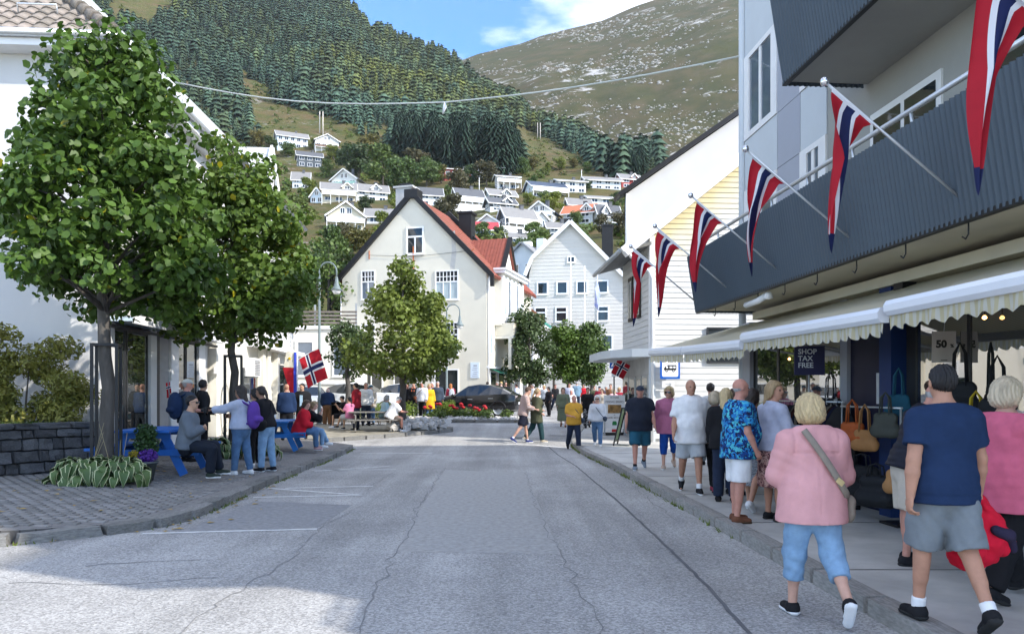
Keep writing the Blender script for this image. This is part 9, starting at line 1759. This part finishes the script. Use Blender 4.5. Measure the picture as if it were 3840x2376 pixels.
put(905, 1778, 1447, 82, 'woman in lavender sweater holding out a camera', skin='brown', hair='dark', hs='long', pose=dict(armL=72, elbL=14, outL=4, armR=15, elbR=80, inR=15, hipL=8, hipR=-7, turn=0, gripL=0.6), top=(C_('lavender_fleece', (0.40, 0.43, 0.52)), 1.95, -0.04, 0.03), bottom=(jean_m, 2, 0.006), shoes=SHW, female=True, build=1.15, glasses='dark', extra=(backpack('purple backpack worn by the photographing woman', purple_c), camera_thing))
put(958, 1772, 1455, 70, 'smiling dark-haired woman in black trousers behind the photographer', Y=16.7, H=1.66, skin='brown', hair='black', hs='bob', pose=dict(elbL=60, elbR=50, turn=-20), top=(C_('pale_blue_tee', (0.45, 0.52, 0.58)), 0.8, -0.05, 0.03), bottom=(black_c, 2, 0.005), shoes=SHW, female=True, glasses='clear')
def sleeves(e, J, k, hx, h, w):
 f = Field(np.minimum(np.minimum(J['sR'], J['eR']), J['wR']) - 0.12, np.maximum(np.maximum(J['sR'], J['eR']), J['wR']) + 0.12, h); f.cone(J['sR'] * 0.4 + J['eR'] * 0.6, J['eR'], 0.062 * k, 0.055 * k, 0.02); f.cone(J['eR'], J['wR'], 0.055 * k, 0.042 * k, 0.02, cb=0.0); f.folds(0.006, 8, 40); me = f.mesh('sleeve'); me and (me.materials.append(white_c), inst('sleeve', me, e))
put(1000, 1766, 1447, 78, 'dark-haired woman in black vest, white sleeves and blue jeans leaning in', skin='brown', hair='dark', hs='pony', pose=dict(lean=10, armL=35, elbL=75, inL=20, armR=-20, elbR=90, hipL=6, hipR=-4), top=(black_c, 0.9, -0.05, 0.035), bottom=(jean_p, 2, 0.012), shoes=SHBW, female=True, extra=(sleeves, shoulder_bag('black shoulder bag of the woman in the vest', black_l, -1, size=(0.16, 0.08, 0.13), drop=0.02)))
seat_at(1125, 20.9, -75, 'woman in red coat sitting on the bright blue bench', 0.5, H=1.70, skin='pale', hair='brown', hs='bob', pose=dict(lean=14, elbL=70, elbR=75, inL=20, inR=20, turn=35), top=(red_c, 1.95, -0.14, 0.045, 'jacket'), bottom=(jean_m, 2, 0.012), shoes=(C_('shoe_rose', (0.42, 0.26, 0.26)), C_('sole_white', (0.7, 0.7, 0.7))), female=True, build=1.15)
seat_at(1150, 21.6, -70, 'woman with her hand to her face sitting beside the red coat', 0.5, H=1.66, skin='pale', hair='dblond', hs='bob', pose=dict(lean=18, armL=50, elbL=115, inL=10, armR=50, elbR=118, turn=30, kneeL=60), top=(black_c, 1.95, -0.1, 0.03), bottom=(jean_p, 2, 0.012), shoes=SHW, female=True)
put(1075, 0, 1458, 20, 'bald man in dark navy sweater seen from behind', Y=24.2, H=1.74, skin='tan', hair='grey', hs=None, pose=STAND, top=(navy_c, 1.95, -0.1, 0.03), bottom=(black_c, 2, 0.02), build=1.1)
put(1133, 0, 1458, 185, 'man in black jacket and pale blue shirt near the hanging flag', Y=24.8, H=1.76, skin='asian', hair='black', hs='short', pose=dict(turn=15), top=(black_c, 1.95, -0.1, 0.035, 'jacket'), bottom=(black_c, 2, 0.02), extra=(lambda e, J, k, hx, h, w: MB().bar(J['chest'] + np.array([0, 0.155, 0.08]) * k, J['waist'] + np.array([0, 0.15, -0.05]) * k, 0.09 * k, 0.02).build('shirt_front', C_('pale_blue_shirt', (0.40, 0.55, 0.66)), e),))
put(1228, 1600, 1447, 10, 'person in navy hoodie and brown trousers bending over a pram', topf=gz, H=1.72, skin='pale', hair='white', hs='bald', pose=dict(lean=22, nod=20, elbL=30, elbR=30, armL=25, armR=25), top=(navy_c, 1.95, -0.05, 0.05, 'jacket'), bottom=(brown_c, 2, 0.03), build=1.15)
def pram():
 p = G(1262, 1602); e = empty('pram', p, R(10), 'black folding pram beside the bending person', 'pram')
 for sx in (-0.22, 0.22):
  MB().tube([(sx, -0.35, 0.95), (sx, 0.15, 0.35), (sx, 0.4, 0.1)], 0.014, 6).build('frame_tube', M_BLACK, e); MB().tube([(sx, -0.25, 0.12), (sx, 0.1, 0.45), (sx, 0.2, 0.6)], 0.014, 6).build('frame_tube', M_BLACK, e)
  for yy in (-0.27, 0.42):
   w = empty('wheel', (sx, yy, 0.11), 0, parent=e); MB().lathe([(0.085, -0.02), (0.11, -0.015), (0.11, 0.015), (0.085, 0.02)], n=16).build('tyre', M_BLACK, w, rot=(0, R(90), 0)); MB().lathe([(0, -0.01), (0.085, -0.008), (0.085, 0.008), (0, 0.01)], n=12).build('rim', M_GALV, w, rot=(0, R(90), 0))
 MB().tube([(-0.22, -0.35, 0.95), (0.22, -0.35, 0.95)], 0.016, 6).build('handle', M_BLACK, e); MB().add([(-0.2, -0.15, 0.85), (0.2, -0.15, 0.85), (0.2, 0.0, 0.45), (-0.2, 0.0, 0.45), (0.2, 0.32, 0.45), (-0.2, 0.32, 0.45)], [(0, 1, 2, 3), (3, 2, 4, 5), (3, 2, 1, 0), (5, 4, 2, 3)]).build('seat', black_c, e); q = MB(); n_ = 8
 q.add([(sx, -0.15 + 0.36 * math.sin(a), 0.72 + 0.36 * math.cos(a)) for sx in (-0.22, 0.22) for a in [math.pi * (i / n_ - 0.15) * 0.6 for i in range(n_ + 1)]], [(i, i + 1, n_ + 2 + i, n_ + 1 + i) for i in range(n_)] + [(n_ + 1 + i, n_ + 2 + i, i + 1, i) for i in range(n_)]); q.build('hood', black_c, e)
pram()
put(1336, 1612, 1440, 75, 'man in red zip jacket and navy trousers standing by the grey table', H=1.80, topf=lambda x, y: gz(x, y) + 0.12, skin='asian', hair='black', hs='short', pose=dict(elbL=20, elbR=20), top=(C_('crimson_nylon', (0.30, 0.02, 0.03)), 1.95, -0.12, 0.035, 'jacket'), bottom=(C_('navy_chino', (0.025, 0.03, 0.055)), 2, 0.02), shoes=SHBW)
seat_at(1312, 29.3, 60, 'girl in pink top sitting on the grey bench', 0.46, H=1.55, skin='asian', hair='black', hs='pony', pose=dict(elbL=90, elbR=95, armL=30, armR=30, kneeL=60), top=(C_('bubblegum', (0.58, 0.20, 0.33)), 0.9, -0.1, 0.03), bottom=(ltgrey, 0.9, 0.03), shoes=SHBW, female=True)
seat_at(1288, 30.0, 100, 'boy in black shirt holding a phone at the grey table', 0.46, H=1.6, skin='asian', hair='black', hs='short', pose=dict(elbL=110, elbR=110, armL=35, armR=35, nod=15), top=(black_c, 0.9, -0.1, 0.03), bottom=(black_c, 0.95, 0.02), shoes=SHW)
put(1372, 0, 1438, 200, 'man in white jacket standing behind the grey table', Y=32.2, H=1.78, topf=lambda x, y: gz(x, y) + 0.12, skin='ruddy', hair='grey', hs='short', pose=STAND, top=(white_c, 1.95, -0.12, 0.04), bottom=(jean_d, 2, 0.02)); put(1392, 0, 1452, 150, 'woman with teal cap and pale coat behind the grey table', Y=32.8, H=1.66, topf=lambda x, y: gz(x, y) + 0.12, skin='pale', hair='white', hs='cap', pose=dict(capm=teal_c, elbL=70, elbR=70), top=(beige_c, 1.95, -0.2, 0.04), bottom=(jean_m, 2, 0.02), female=True)
seat_at(1462, 28.8, -70, 'man in white t-shirt and cap leaning on his knees at the table end', 0.46, H=1.76, skin='ruddy', hair='white', hs='cap', pose=dict(lean=28, armL=40, elbL=45, armR=40, elbR=45, inL=15, inR=15, nod=6, capm=C_('grey_cap', (0.22, 0.22, 0.23))), top=(white_c, 0.85, -0.1, 0.035), bottom=(C_('brown_shorts', (0.12, 0.095, 0.08)), 0.95, 0.03), shoes=SHW, socks=(black_c, 0.2), build=1.15, belly=0.3, glasses='dark')
seat_at(1436, 29.6, -60, 'grey-haired woman with pale blue top behind the man in white', 0.46, H=1.66, skin='pale', hair='grey', hs='bob', pose=dict(lean=14, elbL=60, elbR=60), top=(C_('aqua_print', (0.35, 0.50, 0.55)), 0.9, -0.1, 0.035), bottom=(jean_p, 1.5, 0.02), female=True)
GR = [(1528, 1437, 39.2, 190, 'short', 'grey', black_c, 'man in black jacket in the group behind the middle trunk'), (1552, 1433, 39.0, 170, 'short', 'white', black_c, 'man in black jacket with an orange scarf'), (1583, 1432, 38.4, 160, 'short', 'white', C_('white_hoodie', (0.62, 0.64, 0.68)), 'man in white hoodie with a brown belt bag'), (1610, 1440, 38.6, 200, 'bob', 'blond', yelrain, 'woman in long yellow raincoat'), (1622, 1433, 39.4, 150, 'short', 'white', ltgrey, 'man in pale grey behind the yellow raincoat'), (1641, 1430, 38.8, 185, 'short', 'grey', slate_c, 'man in slate blue sweater at the end of the group')]
for i, (u, vh, Y, hd, hs, hc_, tm, lab) in enumerate(GR):
 H = min(1.86, CZ + (V0 - vh) / F * Y - gz(0, Y)); ex = ()
 if i == 1: ex = (lambda e, J, k, hx, h, w: MB().tube([hx(-0.06, 0.02, -0.13), J['chest'] + np.array([-0.06, 0.17, 0]) * k], 0.03, 6).tube([hx(0.06, 0.02, -0.13), J['chest'] + np.array([0.06, 0.17, 0]) * k], 0.03, 6).build('scarf', orange_c, e),)
 if i == 2: ex = (shoulder_bag('brown leather bag worn in front by the man in white hoodie', brown_l, 1, fw=0.14, size=(0.10, 0.05, 0.10), drop=0.05),)
 put(u, 0, 0, hd, lab, topf=gz, Y=Y, H=H, skin=('ruddy', 'pale')[i % 2], hair=hc_, hs=hs, pose=STAND, top=(tm, 1.95, -0.45 if i == 3 else -0.12, 0.035), bottom=(jean_m if i == 3 else (black_c, jean_d)[i % 2], 2, 0.02), build=1.12, female=i == 3, extra=ex, group='group waiting behind the middle tree')
put(1690, 0, 1447, 20, 'woman with long ginger hair and a grey backpack before the cream wall', topf=gz, Y=44.2, H=1.66, skin='pale', hair='ginger', hs='long', pose=STAND, top=(maroon_c, 1.95, -0.1, 0.03), bottom=(jean_d, 2, 0.02), female=True, extra=(backpack('grey backpack of the ginger-haired woman', ltgrey),))
# ---- goods outside the shop
def shop_pt(u, v, xoff):                           # on a line xoff out from the shopfront
 k = 5.8 + xoff; Y = k / ((u - U0) / F + 0.07); return P(u, v, Y)
def handbag(p, w, h_, d, m, label, rz=0, handle=0.28, soft=0.008):
 e = empty('handbag', p, rz, label, 'bag', 'bags hanging outside the shop'); f = Field((-w, -d * 1.5 - 0.05, -0.05), (w, d * 1.5 + 0.05, h_ + 0.1), 0.014)
 f.cone((-w * 0.42, 0, h_ * 0.25), (w * 0.42, 0, h_ * 0.25), h_ * 0.27, h_ * 0.27, 0.03, (np.array([0, 1.0, 0]), d / (h_ * 0.27))); f.cone((-w * 0.34, 0, h_ * 0.72), (w * 0.34, 0, h_ * 0.72), h_ * 0.2, h_ * 0.2, 0.08, (np.array([0, 1.0, 0]), d * 0.6 / (h_ * 0.2))); f.folds(soft, int(p.x * 100), 36); me = f.mesh('bag_body'); me.materials.append(m); inst('bag_body', me, e)
 q = MB()
 for sg in (-1, 1): q.tube([(-w * 0.25, sg * d * 0.4, h_ * 0.8), (-w * 0.2, sg * d * 0.3, h_ + handle * 0.7), (0, 0, h_ + handle), (w * 0.2, sg * d * 0.3, h_ + handle * 0.7), (w * 0.25, sg * d * 0.4, h_ * 0.8)], 0.011, 6)
 q.build('handle', m, e); return e
orange_l = C_('cognac_leather', (0.36, 0.085, 0.022), rough=0.5); tan2 = C_('camel_leather', (0.34, 0.17, 0.065), rough=0.6); blk2 = C_('black_nylon', (0.014, 0.015, 0.017), rough=0.6); olv = C_('grey_green_nylon', (0.06, 0.065, 0.055), rough=0.7)
pr = shop_pt(3260, 1990, -0.42); rk = empty('bag_rack', (pr.x, pr.y, 0.12), A4 - R(90), 'chrome rack with hanging bags beside the blue pillar', 'rack'); MB().tube([(-0.75, 0, 1.42), (0.75, 0, 1.42)], 0.013, 8).build('rail', M_STEEL, rk)
for sx in (-0.72, 0.72): MB().tube([(sx, 0, 0.03), (sx, 0, 1.42)], 0.013, 8).build('upright', M_STEEL, rk); MB().box(sx - 0.2, sx + 0.2, -0.16, 0.16, 0.0, 0.03).build('foot', M_BLACK, rk)
for (u, v, w, h_, d, m, lab, xo, hd) in ((3196, 1660, 0.30, 0.30, 0.07, orange_l, 'cognac leather handbag hanging from the rack', -0.62, 0.27), (3243, 1690, 0.27, 0.30, 0.06, tan2, 'camel suede handbag beside the cognac one', -0.55, 0.30), (3320, 1640, 0.26, 0.34, 0.07, olv, 'grey-green bag with a red tag', -0.5, 0.22), (3115, 1590, 0.28, 0.42, 0.08, reddress, 'black printed bag on the column', -0.35, 0.35), (3285, 1900, 0.36, 0.42, 0.12, blk2, 'large black rucksack standing on the ground', -0.8, 0.1), (3230, 1890, 0.42, 0.55, 0.14, blk2, 'big black duffel under the leather bags', -0.62, 0.1), (3365, 1850, 0.22, 0.30, 0.05, tan2, 'brown suede bag at the blue pillar', -0.85, 0.2), (3370, 1560, 0.24, 0.30, 0.06, teal_c, 'dark teal bag high on the pillar', -0.3, 0.3), (3600, 1560, 0.3, 0.42, 0.06, blk2, 'black bag hanging in the shop window', -0.2, 0.4), (3740, 1640, 0.3, 0.45, 0.06, blk2, 'black tote hanging right of the window post', -0.2, 0.4), (3660, 1650, 0.24, 0.28, 0.06, C_('yellow_felt', (0.5, 0.36, 0.03)), 'yellow bag in the shop window', -0.22, 0.25)):
 p = shop_pt(u, v, xo); p.z = max(p.z, 0.13); handbag(p, w, h_, d, m, lab, A4 - R(60), hd)
pr = shop_pt(3010, 1700, -0.40); cr = empty('clothes_rail', (pr.x, pr.y, 0.12), A4 - R(90), 'clothes rail of dark scarves and jackets under the long awning', 'clothes rail'); MB().tube([(-1.3, 0, 1.48), (1.3, 0, 1.48)], 0.014, 8).build('rail', M_STEEL, cr)
for sx in (-1.25, 0.0, 1.25): MB().tube([(sx, 0, 0.0), (sx, 0, 1.48)], 0.014, 8).build('upright', M_STEEL, cr); MB().box(sx - 0.03, sx + 0.03, -0.25, 0.25, 0.0, 0.03).build('foot', M_BLACK, cr)
gm = [C_('garment_black', (0.015, 0.015, 0.016)), C_('garment_char', (0.04, 0.04, 0.042)), C_('garment_plum', (0.06, 0.022, 0.02)), C_('garment_sand', (0.20, 0.17, 0.13)), C_('garment_navy', (0.015, 0.02, 0.045))]
def garment(seed, L_):
 r = random.Random(seed); b = MB(); nz, nx = 10, 8; vs_ = []
 for sg in (-1, 1):
  for j in range(nz + 1):
   t = j / nz; wd = 0.10 + 0.10 * min(1, t * 5)
   for i in range(nx + 1): s = i / nx * 2 - 1; vs_.append((sg * (0.018 + 0.012 * math.cos(s * 8 + seed) * t + 0.012 * (1 - s * s)), s * wd, -L_ * t - 0.06 * s * s * (1 - t)))
 fs = []; o = (nz + 1) * (nx + 1)
 for j in range(nz):
  for i in range(nx): a = j * (nx + 1) + i; fs.append((a, a + 1, a + nx + 2, a + nx + 1)); fs.append((o + a, o + a + nx + 1, o + a + nx + 2, o + a + 1))
 b.add(vs_, fs, 0, True); b.tube([(0, 0, 0.0), (0, 0, 0.05), (0.02, 0, 0.07)], 0.004, 5); return b
gmesh = [garment(i, 0.75 + 0.12 * (i % 3)) for i in range(4)]; gmm = {}
for i in range(34):
 key = (i % 4, (i * 7) % 5)
 if key not in gmm: gmm[key] = gmesh[key[0]].mesh('garment', gm[key[1]])
 inst('garment', gmm[key], cr, (-1.22 + 2.44 * i / 33, random.uniform(-.02, .02), 1.42), (0, random.uniform(-.06, .06), random.uniform(-.2, .2)))
p = shop_pt(3110, 1880, -0.25); e = empty('goods_bin', (p.x, p.y, 0.12), A4, 'blue display bin against the shopfront column', 'display bin'); MB().box(-0.2, 0.2, -0.25, 0.25, 0, 0.75).build('bin_body', mat('bin_blue', (0.01, 0.07, 0.30), rough=0.5), e); MB().box(-0.22, 0.22, -0.27, 0.27, 0.75, 0.80).build('rim', mat('bin_rim', (0.5, 0.5, 0.48)), e)
for k_, col in enumerate(((0.02, 0.12, 0.08), (0.2, 0.05, 0.04), (0.05, 0.05, 0.06))): MB().box(-0.17, 0.17, -0.22 + 0.15 * k_, -0.09 + 0.15 * k_, 0.801, 0.86 + 0.02 * k_).build('folded_cloth', C_('folded%d' % k_, col), e)
for (u, v, lab) in ((2960, 1345, 'small warm lamp glowing behind the far shop window'), (3692, 1190, 'small warm lamp glowing behind the near shop window')):
 p = shop_pt(u, v, -0.12); e = empty('window_lamp', p, 0, lab, 'lamp'); m = bpy.data.materials.new('lamp_glow'); m.use_nodes = True; m.node_tree.nodes['Principled BSDF'].inputs['Emission Color'].default_value = (1, 0.5, 0.15, 1); m.node_tree.nodes['Principled BSDF'].inputs['Emission Strength'].default_value = 2.5
 MB().lathe([(0, -0.025), (0.02, -0.015), (0.025, 0), (0.012, 0.02), (0, 0.025)], n=10).build('bulb', m, e); MB().tube([(0, 0, 0.02), (0, 0, 0.5)], 0.004, 5).build('cord', M_BLACK, e)
# ---- air
hz = MB().box(-3200, 3200, -80, 2400, -3.0, 1900).build('haze', None)
hz.data.materials.clear(); m_ = bpy.data.materials.new('haze_air'); m_.use_nodes = True; n, l = m_.node_tree.nodes, m_.node_tree.links; n.clear(); o_ = n.new('ShaderNodeOutputMaterial'); v_ = n.new('ShaderNodeVolumePrincipled'); v_.inputs['Color'].default_value = (0.88, 0.91, 0.93, 1); v_.inputs['Density'].default_value = 0.00007; v_.inputs['Anisotropy'].default_value = 0.2; l.new(v_.outputs[0], o_.inputs['Volume']); hz.data.materials.append(m_)
tag(hz, 'thin pale haze in the air over the valley', 'haze', kind='stuff')
